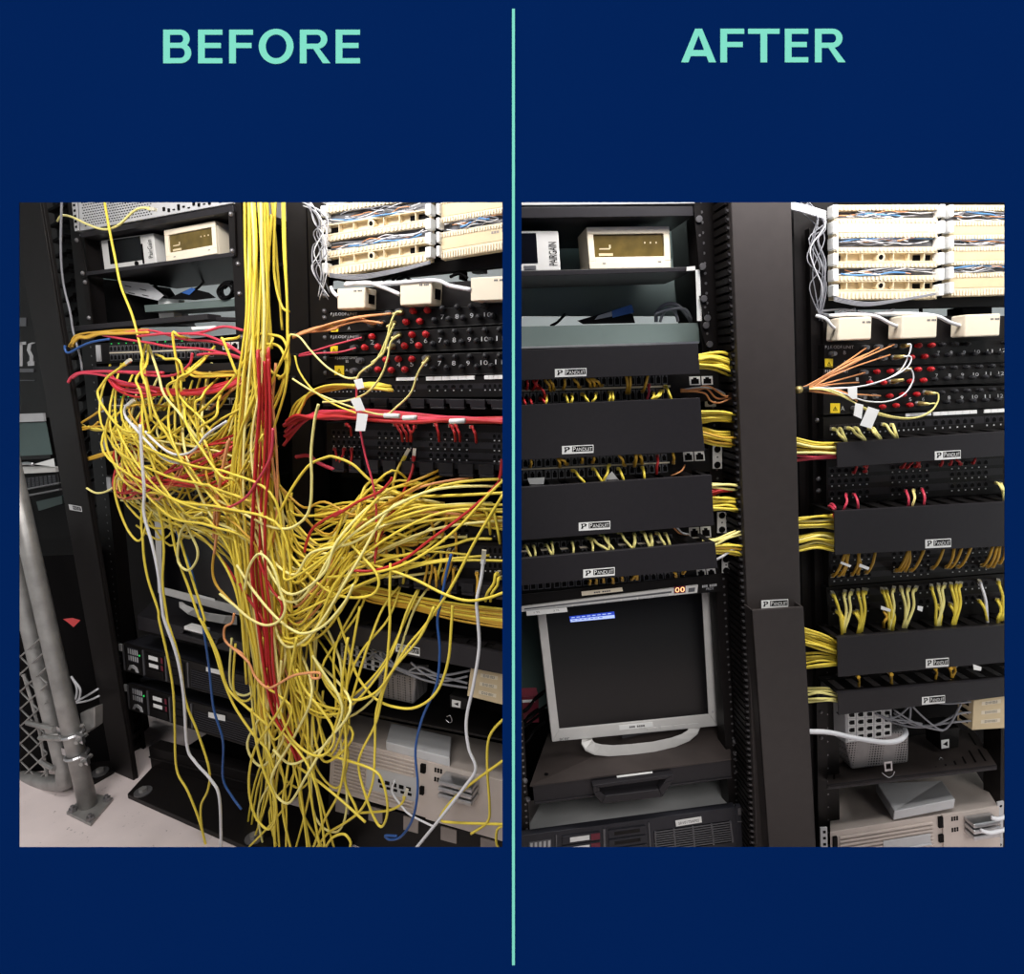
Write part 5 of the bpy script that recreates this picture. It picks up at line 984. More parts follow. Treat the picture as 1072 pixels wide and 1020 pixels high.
z_ = V((0, 0, .006)); g_ = -LP.n*.9; mb = MB(); mb.hexa([a+z_, b+z_, b, a], [a+z_+g_, b+z_+g_, b+g_, a+g_]); mb.build('shade_sheet', 'deep_black', t)  # black sheet added over the lit floor so it reads dark under the rack
f = Face(LP, L1(225, -70), L1(918, -190), L1(920, 12), L1(248, 134), .01); o = None
t = thing('server', 'grey perforated metal device cut off by the top edge above the tangle', 'server', f.base()); mb = MB(); f.box(mb, 0, 0, 1, 1, -.25, 0); mb.build('case', 'light_grey', t, bevel=.002)
mb = MB()
for r_ in range(12):
    for k in range(26):
        a = .06+k*.018+(r_ % 2)*.009; f.box(mb, a, .3+r_*.055, a+.009, .32+r_*.055, 0, .001)
for k in range(12): f.box(mb, .6+k*.03, .82+.05*(k % 3), .612+k*.03, .9+.04*(k % 2), 0, .003)
mb.build('vent_pattern', 'deep_black', t)
mb = MB(); h = Face(LP, L1(225, -70), L1(245, -74), L1(262, 130), L1(246, 134), .014); h.box(mb, 0, 0, 1, 1, 0, .004); mb.m = 1
for k in range(7): h.box(mb, .25, .2+k*.115, .75, .25+k*.115, .004, .005)
mb.build('mounting_ear', ['light_grey', 'deep_black'], t)
tb = thing('rack_shelf', 'dark upper shelf with the silver unit and cream clock above the tangle', 'shelf', LP.at(165, 285, -.1))
f = Face(LP, L1(262, 140), L1(922, 18), L1(926, 46), L1(268, 160), .01); mb = MB(); f.box(mb, 0, 0, 1, 1, -.34, 0); mb.build('top_plate', 'cover', tb, bevel=.001)
f = Face(LP, L1(288, 308), L1(925, 222), L1(926, 240), L1(290, 324), .01); mb = MB(); f.box(mb, 0, 0, 1, 1, -.33, 0); mb.build('shelf_plate', 'cover', tb, bevel=.001)
for q in ((L1(240, 160), L1(268, 158), L1(298, 330), L1(272, 335)), (L1(282, 340), L1(300, 338), L1(322, 525), L1(300, 528)), (L1(908, 46), L1(934, 44), L1(940, 238), L1(914, 238))):
    h = Face(LP, *q, .004); mb = MB(); h.box(mb, 0, 0, 1, 1, 0, .004); mb.m = 1; h.ball(mb, .5, .08, .008, .004); h.ball(mb, .5, .9, .008, .004); mb.m = 0
    mb.build('mounting_ear', ['post', 'grey_metal'], tb)
f = Face(LP, L1(290, 330), L1(926, 245), L1(926, 346), L1(420, 346), -.33); mb = MB(); f.box(mb, 0, 0, 1, 1, -.01, 0); mb.build('rear_plate', 'teal_panel', tb, label='grey-green rear plate')
c0 = thing('rack_modem', 'silver unit with dark window standing on the upper shelf above the tangle', 'modem', LP.at(135, 282, -.05))
f = Face(LP, L1(352, 172), L1(578, 140), L1(592, 272), L1(368, 303), -.03); mb = MB(); f.box(mb, 0, 0, 1, 1, -.14, 0); mb.build('body', 'silver', c0, bevel=.003)
mb = MB(); f.box(mb, .14, .04, .76, .82, 0, .001); mb.build('window', 'screen', c0)
mb = MB(); f.text(mb, 'PairGain', .88, .2, .96, .8, .0012, turn=-1); mb.build('lettering', 'deep_black', c0)
mb = MB(); f.cyl(mb, .65, .92, .008, 0, .004, 12); f.box(mb, .76, .3, .79, .95, 0, .0015); mb.build('buttons', 'deep_black', c0)
clock(LP, (L1(630, 130), L1(850, 88), L1(858, 230), L1(640, 268)), -.02, 'cream desk clock with dim amber display on the upper shelf above the tangle')
# lower shelf and what lies on it
t = thing('rack_shelf', 'grey lower shelf with light behind it just above the tangled cords', 'shelf', LP.at(190, 330, -.1))
f = Face(LP, L1(540, 452), L1(935, 424), L1(935, 456), L1(545, 482), -.05); mb = MB(); f.box(mb, 0, 0, 1, 1, -.1, 0); mb.build('shelf_plate', 'greygreen', t)
f = Face(LP, L1(170, 548), L1(810, 488), L1(815, 514), L1(180, 568), .03); mb = MB(); f.box(mb, 0, 0, 1, 1, -.05, 0); h = Face(LP, L1(790, 500), L1(950, 505), L1(950, 520), L1(800, 518), 0); h.box(mb, 0, 0, 1, 1, -.05, 0); mb.build('front_bar', 'cover', t, bevel=.002)
f = Face(LP, L1(300, 345), L1(425, 345), L1(545, 525), L1(320, 530), -.1); mb = MB(); f.box(mb, 0, 0, 1, 1, -.2, 0); mb.build('side_plate', 'deep_black', t)
mb = MB(); q = [L1(430, 345), L1(560, 358), L1(625, 410), L1(600, 432), L1(460, 400)]; mb.prism([LP.at(*p, -.08) for p in q], [LP.at(*p, -.1) for p in q]); mb.m = 1
for X, Y in ((455, 365), (520, 380), (470, 395), (530, 405)): q = [L1(X, Y), L1(X+28, Y+6), L1(X+30, Y+10), L1(X+2, Y+4)]; mb.prism([LP.at(*p, -.079) for p in q], [LP.at(*p, -.08) for p in q])
tag(mb.build('slotted_bracket', ['light_grey', 'deep_black']), 'pale slotted bracket lying on the lower shelf above the tangle', 'bracket')
bk = thing('folded_booklet', 'folded black booklet with blue label on the lower shelf above the tangle', 'booklet', LP.at(200, 312, -.05))
mb = MB(); q = [L1(640, 425), L1(740, 378), L1(820, 398), L1(850, 420), L1(760, 430)]; mb.prism([LP.at(*p, -.05) for p in q], [LP.at(*p, -.12) for p in q]); mb.build('cover_sheet', 'deep_black', bk)
mb = MB(); q = [L1(700, 398), L1(745, 376), L1(762, 382), L1(735, 408)]; mb.prism([LP.at(*p, -.046) for p in q], [LP.at(*p, -.05) for p in q]); mb.build('label', 'blue', bk, label='blue printed label')
mb = MB(); f = Face(LP, L1(600, 420), L1(690, 428), L1(690, 442), L1(600, 450), -.1); f.box(mb, 0, 0, 1, 1, -.02, 0); tag(mb.build('paper_sheet', 'white'), 'white paper left of the black booklet above the tangle', 'paper')
mb = MB(); f = Face(LP, L1(600, 482), L1(668, 478), L1(668, 505), L1(605, 508), -.1); f.box(mb, 0, 0, 1, 1, -.03, 0); tag(mb.build('wall_socket', 'white', bevel=.002), 'white socket plate in the pale gap just above the black bar', 'socket')
mb = MB()
for dx, dy in ((0, 0), (12, 8), (-8, 14)): mb.tube([LP.at(*L1(865+dx+X, 350+dy*.5+Y), -.06-.002*dx) for X, Y in ((55, 0), (20, 5), (0, 35), (15, 65), (45, 60), (62, 30), (40, 5), (10, 25))], .004, 6)
tag(mb.build('coiled_lead', 'deep_black', smooth_=True), 'black coiled lead at the right end of the lower shelf above tangle', 'cable')
cable(LP, [(*L1(570, 350), -.3), (*L1(610, 390), -.1), (*L1(645, 420), -.08)], .004, 'deep_black', 'power_lead', 'thin black lead slanting left of the booklet above the tangle', 'cable')
cable(LP, [(*L1(800, 348), -.3), (*L1(775, 375), -.1), (*L1(755, 385), -.06)], .004, 'deep_black', 'power_lead', 'thin black lead rising right of the booklet above the tangle', 'cable')
mb = MB(); f = Face(LP, L1(742, 546), L1(850, 540), L1(850, 552), L1(745, 558), .04); f.box(mb, 0, 0, 1, 1, -.001, 0); tag(mb.build('paper_label', 'white'), 'white label strip on the black bar over the red cords', 'label')
# switches behind the tangle
for q, lb in (((Z2(-230, 215), Z2(905, 170), Z2(905, 330), Z2(-220, 370)), 'topmost network switch with maroon cords behind the red tangle under BEFORE'), ((Z2(-210, 620), Z2(905, 600), Z2(905, 750), Z2(-200, 760)), 'second network switch behind yellow cords under BEFORE'), ((Z3(40, 120), Z3(1130, 130), Z3(1130, 260), Z3(50, 240)), 'third network switch deep in the yellow tangle under BEFORE'), ((Z3(70, 420), Z3(1130, 470), Z3(1130, 610), Z3(80, 550)), 'lowest network switch deep in the yellow tangle under BEFORE')):
    f, s_ = switch(q, lb, (.12, .84), ((.15, .45), (.56, .88)), (.88, .98, .2, .55), w=.005, pl=LP)
    mb = MB(); f.box(mb, .02, .1, .05, .9, 0, .004); mb.build('mounting_ear', 'light_grey', s_, label='pale mounting ear')
for q, lb in (((Z2(-240, 395), Z2(905, 360), Z2(905, 420), Z2(-235, 455)), 'slim black finger manager below the topmost switch under BEFORE'), ((Z3(0, -60), Z3(1130, -80), Z3(1130, 20), Z3(10, 40)), 'slim black finger manager below the second switch under BEFORE')):
    manager(LP, q, .05, lb, 'slim managers in the tangle', None, 12, 'top', trough=False)
# monitor, pull-out shelf, servers
f, g, t = monitor(LP, (L3(578, 380), L3(1050, 420), L3(1060, 915), L3(598, 788)), (L3(614, 410), L3(1020, 450), L3(1025, 865), L3(612, 762)), -.06, 'silver flat-panel monitor half hidden by the hanging yellow cables', None, base=LP.at(225, 650, -.1))
h = Face(LP, L3(770, 792), L3(845, 812), L3(848, 824), L3(772, 805), -.06); mb = MB(); h.box(mb, 0, 0, 1, 1, 0, .001); mb.build('label_strip', 'white', t)
mb = MB(); wf = lambda k, n: -.07+.04*math.sin(math.pi*k/(n-1)); lift = .006
ring([L3(x, y) for x, y in ((690, 832), (692, 850), (730, 880), (800, 905), (880, 920), (940, 925))], [L3(x, y) for x, y in ((705, 832), (720, 845), (760, 862), (820, 880), (890, 890), (940, 893))], LP, 0, .006, wf); mb.build('stand_foot', 'silver', t)
t = thing('sliding_shelf', 'black pull-out shelf with handle under the half hidden monitor', 'shelf', LP.at(220, 680, -.1))
f = Face(LP, L3(510, 885), L3(1040, 1020), L3(1040, 1075), L3(515, 945), .02); mb = MB(); mb.hexa(f.c, [LP.at(*p, -.3) for p in (L3(600, 800), L3(1060, 880), L3(1060, 925), L3(600, 845))]); mb.build('shelf_top', 'cover', t, bevel=.002)
h = Face(LP, L5(700, 30), L5(860, 78), L5(850, 108), L5(690, 62), .05); mb = MB(); h.frame(mb, 0, 0, 1, 1, .08, .25, -.03, 0); mb.build('handle', 'cover', t, bevel=.002)
h = Face(LP, L5(712, 24), L5(790, 46), L5(790, 58), L5(713, 37), .055); mb = MB(); h.box(mb, 0, 0, 1, 1, -.03, 0); mb.build('label_strip', 'white', t)
for q, bk_, lb, lab2 in (((L5(448, 95), L5(1030, 255), L5(1030, 372), L5(458, 218)), ((565, 60), (1030, 175)), 'upper dark rack server with white drive labels, left of the trunk', (808, 200, 872, 232)), ((L5(468, 270), L5(1040, 435), L5(1040, 562), L5(478, 385)), ((540, 238), (1030, 370)), 'lower dark rack server with white drive labels, left of the trunk', (818, 394, 890, 432))):
    f = Face(LP, *q, .02); t = thing('server', lb, 'server', f.base()); bl = [LP.at(*L5(*p), -.2) for p in bk_]
    mb = MB(); mb.hexa([p-LP.n*.006 for p in f.c], [bl[0], bl[1], bl[1]-V((0, 0, .1)), bl[0]-V((0, 0, .1))]); mb.build('case', 'hp_grey', t)
    mb = MB(); f.box(mb, 0, 0, 1, 1, -.006, 0); mb.build('front_bezel', 'black', t, bevel=.001)
    drives(f, t, ((.19, .33, 1), (.36, .49, 0)), ((.12, .36), (.4, .62), (.66, .9)), 'black', 'maroon', 'small')
    mb = MB(); mb.m = 0; f.box(mb, .035, .1, .125, .6, 0, .001)
    for k in range(5): mb.m = 1; f.box(mb, .04+.018*k, .14, .05+.018*k, .32, .001, .0016); f.box(mb, .04+.018*k, .38, .05+.018*k, .55, .001, .0016)
    f.prism(mb, [(.03, .9), (.05, .72), (.08, .68), (.11, .75), (.12, .92), (.1, .92), (.09, .82), (.06, .8), (.05, .9)], .001, .003); mb.m = 2; f.cyl(mb, .135, .3, .004, 0, .002, 8)
    mb.build('status_panel', ['hp_grey', 'light_grey', 'green_lit'], t)
    for a in (.0, .165, .345, .515): mb = MB(); f.box(mb, a, .06, a+.008, .94, 0, .004); mb.build('bezel_rib', 'silver_dark', t)
    mb = MB(); mb.m = 1; f.box(mb, .54, .28, .97, .92, 0, .0008); mb.m = 0
    for k in range(8): f.box(mb, .54, .28+k*.08, .97, .31+k*.08, 0, .003)
    mb.build('grille', ['hp_grey', 'deep_black'], t)
    a, b, c_, d = lab2; h = Face(LP, L5(a, b), L5(c_, b+(c_-a)*.22), L5(c_, d+2), L5(a, d-(c_-a)*.22), .023); mb = MB(); h.box(mb, 0, 0, 1, 1, 0, .001); mb.build('label_strip', 'white', t)
    mb = MB(); f.box(mb, -.025, .05, -.002, .28, 0, .006); mb.build('ear', 'light_grey', t, label='pale ear tip')
# ---- right-hand rack
t = thing('equipment_rack', 'black right-hand rack with wiring blocks and fibre panels behind the tangle', 'rack', LP.at(440, 850, -.1))
f = Face(LP, L2(120, -60), L2(205, -60), (338, 960), (318, 960), -.01); mb = MB(); f.box(mb, 0, 0, 1, 1, -.05, 0)
for k in range(24): f.box(mb, -.2, k/24, 0, k/24+.03, -.06, -.02)
mb.build('post', 'post', t)
f = Face(LP, L2(210, -60), L2(298, -60), L2(310, 780), L2(235, 800), .0); mb = MB(); f.box(mb, 0, 0, 1, 1, -.02, 0); mb.m = 1
for v in (.54, .62, .655, .76, .84, .87, .95): f.ball(mb, .78, v, .007, 0)
mb.build('rail', ['post', 'grey_metal'], t)
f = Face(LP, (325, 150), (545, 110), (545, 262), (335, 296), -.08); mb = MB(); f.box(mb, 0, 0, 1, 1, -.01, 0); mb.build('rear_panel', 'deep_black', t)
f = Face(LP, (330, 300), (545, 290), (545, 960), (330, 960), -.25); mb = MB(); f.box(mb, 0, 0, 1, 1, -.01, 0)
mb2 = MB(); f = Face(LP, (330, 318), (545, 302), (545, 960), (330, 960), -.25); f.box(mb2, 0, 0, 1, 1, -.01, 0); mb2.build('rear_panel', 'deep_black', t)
f = Face(LP, L2(290, 335), L2(1100, 215), L2(1100, 278), L2(380, 352), -.03); mb = MB(); f.box(mb, 0, 0, 1, 1, -.03, 0); mb.build('crossbar', 'post', t)
f = Face(LP, L2(300, 385), L2(1100, 335), L2(1100, 450), L2(300, 480), .0); mb = MB(); f.box(mb, 0, 0, 1, 1, -.01, 0); mb.build('blank_panel', 'post', t)
KB1 = [('punch', 30), ('white', 30), ('punch', 30), ('wire', 44), ('open', 46), ('punch', 24), ('wire', 40), ('punch', 22), ('open', 46), ('punch', 36)]
KB2 = [('label', 30), ('punch', 24), ('wire', 30), ('punch', 22), ('label', 44), ('punch', 22), ('wire', 34), ('punch', 20), ('label', 44), ('punch', 34)]
wiring_block(LP, (L2(298, -40), L2(742, -110), L2(742, 262), L2(305, 328)), 'ivory wiring block with blue wires at the upper right of the tangle', KB1, .02)
wiring_block(LP, (L2(792, -110), L2(1100, -160), L2(1100, 205), L2(792, 255)), 'ivory wiring block with buff strips cut by right edge under BEFORE', KB2, .02)
for i in range(8):
    pts = [(*L2(170+random.uniform(-20, 60), -20+i*6), .03)]
    for k in range(4): pts.append((*L2(240+random.uniform(-10, 60), 70+k*75+random.uniform(-20, 20)), .04+random.uniform(0, .02)))
    pts.append((*L2(285+random.uniform(-25, 25), 330+random.uniform(0, 110)), .03))
    cable(LP, pts, .0015, random.choice(['grey_cable', 'white_cable']), 'cross_wire', 'thin grey wire hanging left of the wiring blocks under BEFORE', 'wire', 'loose wires left of the blocks above the tangle')
for i in range(4): cable(LP, [(*L2(310, 315+i*5), .03), (*L2(430, 322+i*6), .04), (*L2(580, 300+i*5), .04), (*L2(745, 262+i*3), .03)], .0015, 'grey_cable', 'cross_wire', 'thin grey wire sagging under the left wiring block under BEFORE', 'wire', 'loose wires under the block above the tangle')
for pts in ([(540, 345), (585, 320), (640, 325), (600, 345)], [(830, 330), (870, 315), (905, 335)], [(580, 345), (615, 318), (660, 345)]): cable(LP, [(*L2(x, y), -.02) for x, y in pts], .004, 'deep_black', 'power_lead', 'black lead looping in the pale gap above the cream boxes under BEFORE', 'cable', 'black leads above the cream boxes under BEFORE')
mb = MB(); f = Face(LP, L2(868, 285), L2(880, 284), L2(880, 340), L2(868, 341), -.04); f.box(mb, 0, 0, 1, 1, -.03, 0); tag(mb.build('upright_bracket', 'deep_black'), 'black upright in the pale gap above the cream boxes under BEFORE', 'bracket')
mb = MB(); f = Face(LP, L2(920, 290), L2(970, 285), L2(972, 310), L2(922, 314), -.2); f.box(mb, 0, 0, 1, 1, -.03, 0); tag(mb.build('wall_socket', 'light_grey', bevel=.002), 'pale socket in the gap above the third cream box under BEFORE', 'socket')
for q, lb in (((L2(340, 380), L2(462, 374), L2(460, 465), L2(342, 470)), 'cream adapter box at the left of the three over the tangle'), ((L2(612, 352), L2(752, 346), L2(748, 447), L2(612, 454)), 'cream adapter box in the middle of the three over the tangle'), ((L2(918, 333), L2(1085, 325), L2(1080, 428), L2(918, 434)), 'cream adapter box cut by the right edge of the BEFORE opening')):
    f = Face(LP, *q, .05); t = thing('cream_adapter', lb, 'adapter', f.base(), 'cream adapters over the tangle'); mb = MB(); f.box(mb, 0, 0, 1, 1, -.05, 0); mb.build('case', 'cream', t, bevel=.004, seg=3)
    mb = MB(); f.text(mb, '-- ---', .62, .12, .9, .2, .0006); mb.build('lettering', 'silver_dark', t)
    mb = MB(); f.box(mb, 1, .3, 1.012, .75, -.04, -.015); mb.build('socket', 'deep_black', t)
for pts, lb in (([(315, 372), (325, 395), (345, 415)], 'short white lead entering the left cream box over the tangle'), ([(375, 365), (470, 355), (540, 375), (612, 405)], 'white lead running to the middle cream box over the tangle'), ([(380, 358), (560, 358), (760, 345), (830, 368), (920, 385)], 'white lead running to the cut-off cream box over the tangle')):
    cable(LP, [(*L2(x, y), .05) for x, y in pts], .005, 'white_cable', 'white_lead', lb, 'cable')
fibre_panel(LP, L2, ((300, 490), (1100, 448), (1100, 532), (300, 572)), 'top fibre panel with four red caps beside orange jumpers under BEFORE', [(678, 478), (740, 475), (648, 525), (708, 523)], [(805, 468), (868, 462), (928, 460), (990, 456), (770, 518), (832, 514), (893, 509), (960, 505), (1020, 501)], [(575, 490), (540, 530), (500, 535), (620, 482)], [('7', 797, 503), ('8', 860, 500), ('9', 923, 497), ('10', 992, 493)], [('F.J.E.ODF.UNIT', 315, 484, 430, 500), ('A', 388, 545, 400, 558)], (316, 540, 347, 570), cs=1.3)
fibre_panel(LP, L2, ((295, 580), (1100, 538), (1100, 640), (295, 668)), 'middle fibre panel with seven red caps under BEFORE', [(502, 588), (673, 580), (733, 578), (470, 635), (527, 632), (642, 628), (702, 627)], [(797, 570), (857, 567), (922, 565), (988, 562), (1050, 560), (763, 620), (823, 615), (887, 612), (952, 607), (1012, 605)], [(450, 592), (425, 637), (612, 580), (585, 630)], [('5', 665, 606), ('6', 725, 605), ('7', 787, 603), ('8', 848, 602), ('9', 913, 600), ('10', 980, 598), ('11', 1045, 595), ('4', 608, 608), ('2', 494, 612)], [('F.J.E.ODF.UNIT', 315, 583, 430, 598), ('B', 385, 598, 396, 610)], (314, 628, 345, 662), cs=1.3)
fibre_panel(LP, L2, ((295, 676), (1100, 652), (1100, 748), (295, 768)), 'lowest fibre panel with six red caps and big numerals under BEFORE', [(562, 688), (615, 685), (673, 685), (527, 730), (585, 732), (643, 730)], [(797, 680), (860, 676), (922, 675), (990, 672), (1050, 671), (763, 725), (823, 722), (887, 720), (952, 718), (1015, 715)], [(450, 692), (735, 682), (423, 736), (480, 728)], [('4', 608, 708), ('5', 665, 706), ('6', 724, 704), ('7', 785, 703), ('8', 846, 702), ('9', 908, 702), ('10', 977, 700), ('11', 1040, 697)], [('F.J.E.ODF.UNIT', 335, 674, 430, 688), ('B', 380, 688, 392, 700), ('A', 378, 726, 390, 738)], (332, 713, 372, 754), cs=1.3)
patch_panel(LP, (L2(290, 772), L2(1100, 752), L2(1100, 848), L2(290, 852)), 'patch panel with white label strips below the fibre panels under BEFORE', [(.03, .17), (.2, .34), (.36, .53), (.575, .82), (.86, 1)], [(.38, .58)], strips=[(.42, .535, .0, .16), (.58, .825, .0, .18), (.87, 1, .0, .18)])
patch_panel(LP, (Z5(60, 215), Z5(1100, 235), Z5(1100, 450), Z5(60, 415)), 'dark patch panel between red run and yellow runs under BEFORE', [(.03, .21), (.29, .49), (.56, .77), (.87, 1)], [(.2, .32), (.45, .57), (.72, .84)])
patch_panel(LP, (Z5(60, 690), Z5(1100, 720), Z5(1100, 850), Z5(60, 800)), 'dark patch panel just below the long yellow runs under BEFORE', [(.03, .21), (.29, .49), (.56, .77), (.87, 1)], [(.15, .35), (.55, .75)])
patch_panel(LP, (L4(250, 560), L4(1100, 570), L4(1100, 760), L4(250, 700)), 'lower dark patch panel with hanging yellow cords under BEFORE', [(.03, .21), (.29, .49), (.56, .77), (.87, 1)], [(.1, .26), (.45, .6)])
def open_manager(pl, quad, w, label, n=10):
    f = Face(pl, *quad, w); t = thing('cable_manager', label, 'cable manager', f.base(), None); mb = MB(); f.box(mb, 0, 0, 1, .3, -w, -.01)
    for k in range(n): a = k/n; f.box(mb, a, 0, a+.72/n, .5, -.01, 0); f.box(mb, a+.1/n, .5, a+.8/n, .62, -.01, .006)
    mb.build('finger_row', 'cover', t, bevel=.001); mb = MB(); f.box(mb, 0, .62, 1, 1, -w, -w+.01); mb.build('back_plate', 'deep_black', t); return f
open_manager(LP, (L2(280, 852), L2(1100, 862), L2(1100, 930), L2(280, 915)), .05, 'open finger manager just above the red run under BEFORE')
open_manager(LP, (Z5(90, 410), Z5(1100, 448), Z5(1100, 560), Z5(90, 520)), .05, 'open finger manager with wide teeth above the long yellow runs under BEFORE')
open_manager(LP, (L4(420, 690), L4(1100, 770), L4(1100, 850), L4(420, 760)), .05, 'lower open finger manager over the second yellow runs under BEFORE')
manager(LP, (L6(240, -10), L6(1100, 150), L6(1100, 240), L6(250, 75)), .06, 'black cover with tilted brand plate above the jack box under BEFORE', None, (270+647/4.1231, 650+125/4.1231, .2, 25, 8.5), 12)
f = Face(LP, L6(356, 78), L6(535, 130), L6(535, 225), L6(358, 182), -.02); t = thing('jack_box', 'white multi-jack box half hidden behind hanging yellow cables', 'jack box', f.base()); mb = MB(); f.box(mb, 0, 0, 1, 1, -.05, 0); mb.build('case', 'light_grey', t, bevel=.002)
for r_ in range(4):
    mb = MB()
    for k in range(5): a, b = .04+k*.19, .06+r_*.24; f.box(mb, a+.03, b+.02, a+.14, b+.17, 0, .001)
    f.box(mb, .02, .02+r_*.24, .98, .035+r_*.24, 0, .0006); mb.build('jack_row', 'deep_black', t)
mb = MB(); f = Face(LP, L6(520, 225), L6(682, 240), L6(672, 362), L6(510, 330), -.04); f.box(mb, 0, 0, 1, 1, -.08, 0); tag(mb.build('power_supply', 'perforated', bevel=.006), 'perforated dark metal case below the jack box under BEFORE', 'power supply')
f = Face(LP, L6(918, 205), L6(1085, 232), L6(1075, 368), L6(903, 325), .02); t = thing('surface_box', 'beige surface jack box with three labels at the right edge under BEFORE', 'jack box', f.base()); mb = MB(); f.box(mb, 0, 0, 1, 1, -.045, 0); mb.build('case', 'beige', t, bevel=.001)
for k in range(3): mb = MB(); b = .12+k*.29; f.box(mb, .28, b, .72, b+.12, 0, .0006); mb.m = 1; f.text(mb, 'D10 05%d' % (3-k), .36, b+.02, .64, b+.1, .001); mb.build('paper_label', ['cream', 'deep_black'], t)
t = thing('vented_shelf', 'black slotted shelf below the perforated case under BEFORE', 'shelf', LP.at(450, 750, -.1)); mb = MB(); mb.hexa([LP.at(*p, .02) for p in (L6(330, 370), L6(1100, 520), L6(1100, 528), L6(330, 380))], [LP.at(*p, -.2) for p in (L6(330, 290), L6(1100, 410), L6(1100, 416), L6(330, 296))]); mb.build('shelf_plate', 'black', t)
f = Face(LP, L6(838, 340), L6(876, 348), L6(874, 376), L6(838, 370), -.03); t = thing('power_adapter', 'black power adapter with white mark on the slotted shelf under BEFORE', 'adapter', f.base()); mb = MB(); f.box(mb, -.3, -.6, 1.8, 1.3, -.05, 0); mb.build('case', 'black', t, bevel=.003); mb = MB(); f.box(mb, 0, 0, 1, 1, 0, .001); mb.m = 1; f.prism(mb, [(.25, .5), (.75, .25), (.75, .75)], .001, .0015); mb.build('label', ['white', 'deep_black'], t)
mb = MB(); mb.tube([LP.at(*L6(x, y), .0) for x, y in ((815, 415), (830, 410), (838, 435), (825, 440), (812, 428))], .0015, 5); tag(mb.build('wire_hook', 'steel', smooth_=True), 'small bent wire hook on the slotted shelf under BEFORE', 'hook')
for pts in ([(480, 120), (560, 180), (650, 220), (770, 238), (905, 270)], [(500, 150), (600, 210), (740, 262), (905, 290)], [(660, 180), (720, 230), (800, 260), (905, 240)], [(470, 170), (530, 130), (600, 200), (700, 250)], [(640, 225), (700, 200), (790, 235), (915, 215)]): cable(LP, [(*L6(x, y), .0) for x, y in pts], .0035, 'grey_cable', 'signal_lead', 'grey lead slung between jack box and beige box under BEFORE', 'cable', 'grey leads in front of the jack box under BEFORE')
cable(LP, [(*L6(545, 205), .05), (*L6(480, 270), .06), (*L6(420, 340), .06), (*L6(388, 410), .05)], .007, 'grey_cable', 'white_lead', 'thick pale cable dropping from the jack box to the beige server under BEFORE', 'cable', seg=8)
# beige server
f = Face(LP, L6(320, 500), L6(1100, 700), L6(1100, 960), L6(305, 730), .02); t = thing('server', 'beige server with ribbed front at the bottom right under BEFORE', 'server', f.base())
mb = MB(); mb.hexa(f.c, [LP.at(*p, -.22) for p in (L6(400, 400), L6(1100, 540), L6(1100, 700), L6(400, 560))]); mb.build('case', 'old_beige', t, bevel=.0015)
mb = MB()
for k in range(14):
    b = .04+k*.065
    if not .36 < b < .74: f.box(mb, .03, b, .5, b+.03, 0, .006)
    else: f.box(mb, .03, b, .22, b+.03, 0, .006)
mb.build('front_ribs', 'old_beige', t, bevel=.001)
mb = MB(); f.box(mb, .23, .33, .52, .75, 0, .004); mb.m = 1
for k in range(5): f.box(mb, .3+k*.04, .52, .325+k*.04, .58, .004, .006); f.box(mb, .31+k*.04, .62, .33+k*.04, .66, .004, .006)
mb.build('port_panel', ['light_grey', 'deep_black'], t)
mb = MB(); f.box(mb, .535, .06, .56, .2, 0, .008); f.box(mb, .535, .45, .555, .58, 0, .008); f.box(mb, .0, .3, .012, .38, 0, .008); mb.build('latches', 'deep_black', t)
mb = MB(); f.box(mb, .57, .0, 1, 1, 0, .004); mb.m = 1
for b in (.06, .1, .22, .26):
    for k in range(3): f.box(mb, .61+k*.015, b, .62+k*.015, b+.03, .004, .006)
mb.build('card_panel', ['old_beige', 'deep_black'], t)
for k in range(3): mb = MB(); b = .06+k*.11; f.box(mb, .67, b, .84, b+.07, .004, .05); mb.build('scsi_plug', 'steel', t, bevel=.003, label='bright metal plug')
f = Face(LP, L6(305, 745), L6(1100, 965), L6(1100, 1200), L6(300, 1000), .0); mb = MB(); f.box(mb, 0, 0, 1, 1, -.2, 0); mb.m = 1
for k in range(5): f.box(mb, .05+k*.2, .02, .13+k*.2, .25, 0, .004)
tag(mb.build('rack_unit', ['black', 'old_beige_dark']), 'dark base unit below the beige server at bottom right under BEFORE', 'base')
f = Face(LP, L6(50, 850), L6(260, 880), L6(240, 1040), L6(40, 1040), -.02); mb = MB(); f.box(mb, 0, 0, 1, 1, -.1, 0); tag(mb.build('pale_box', 'old_beige', bevel=.003), 'pale box on the floor behind the lowest yellow loops', 'box')
mb = MB(); T4 = [LP.at(*L6(*p), w) for p, w in (((575, 440), -.1), ((835, 500), -.1), ((828, 592), .02), ((552, 522), .02))]; mb.hexa(T4, [p-V((0, 0, .03)) for p in T4]); tag(mb.build('white_box', 'light_grey', bevel=.003), 'flat pale box on top of the beige server under BEFORE', 'box')
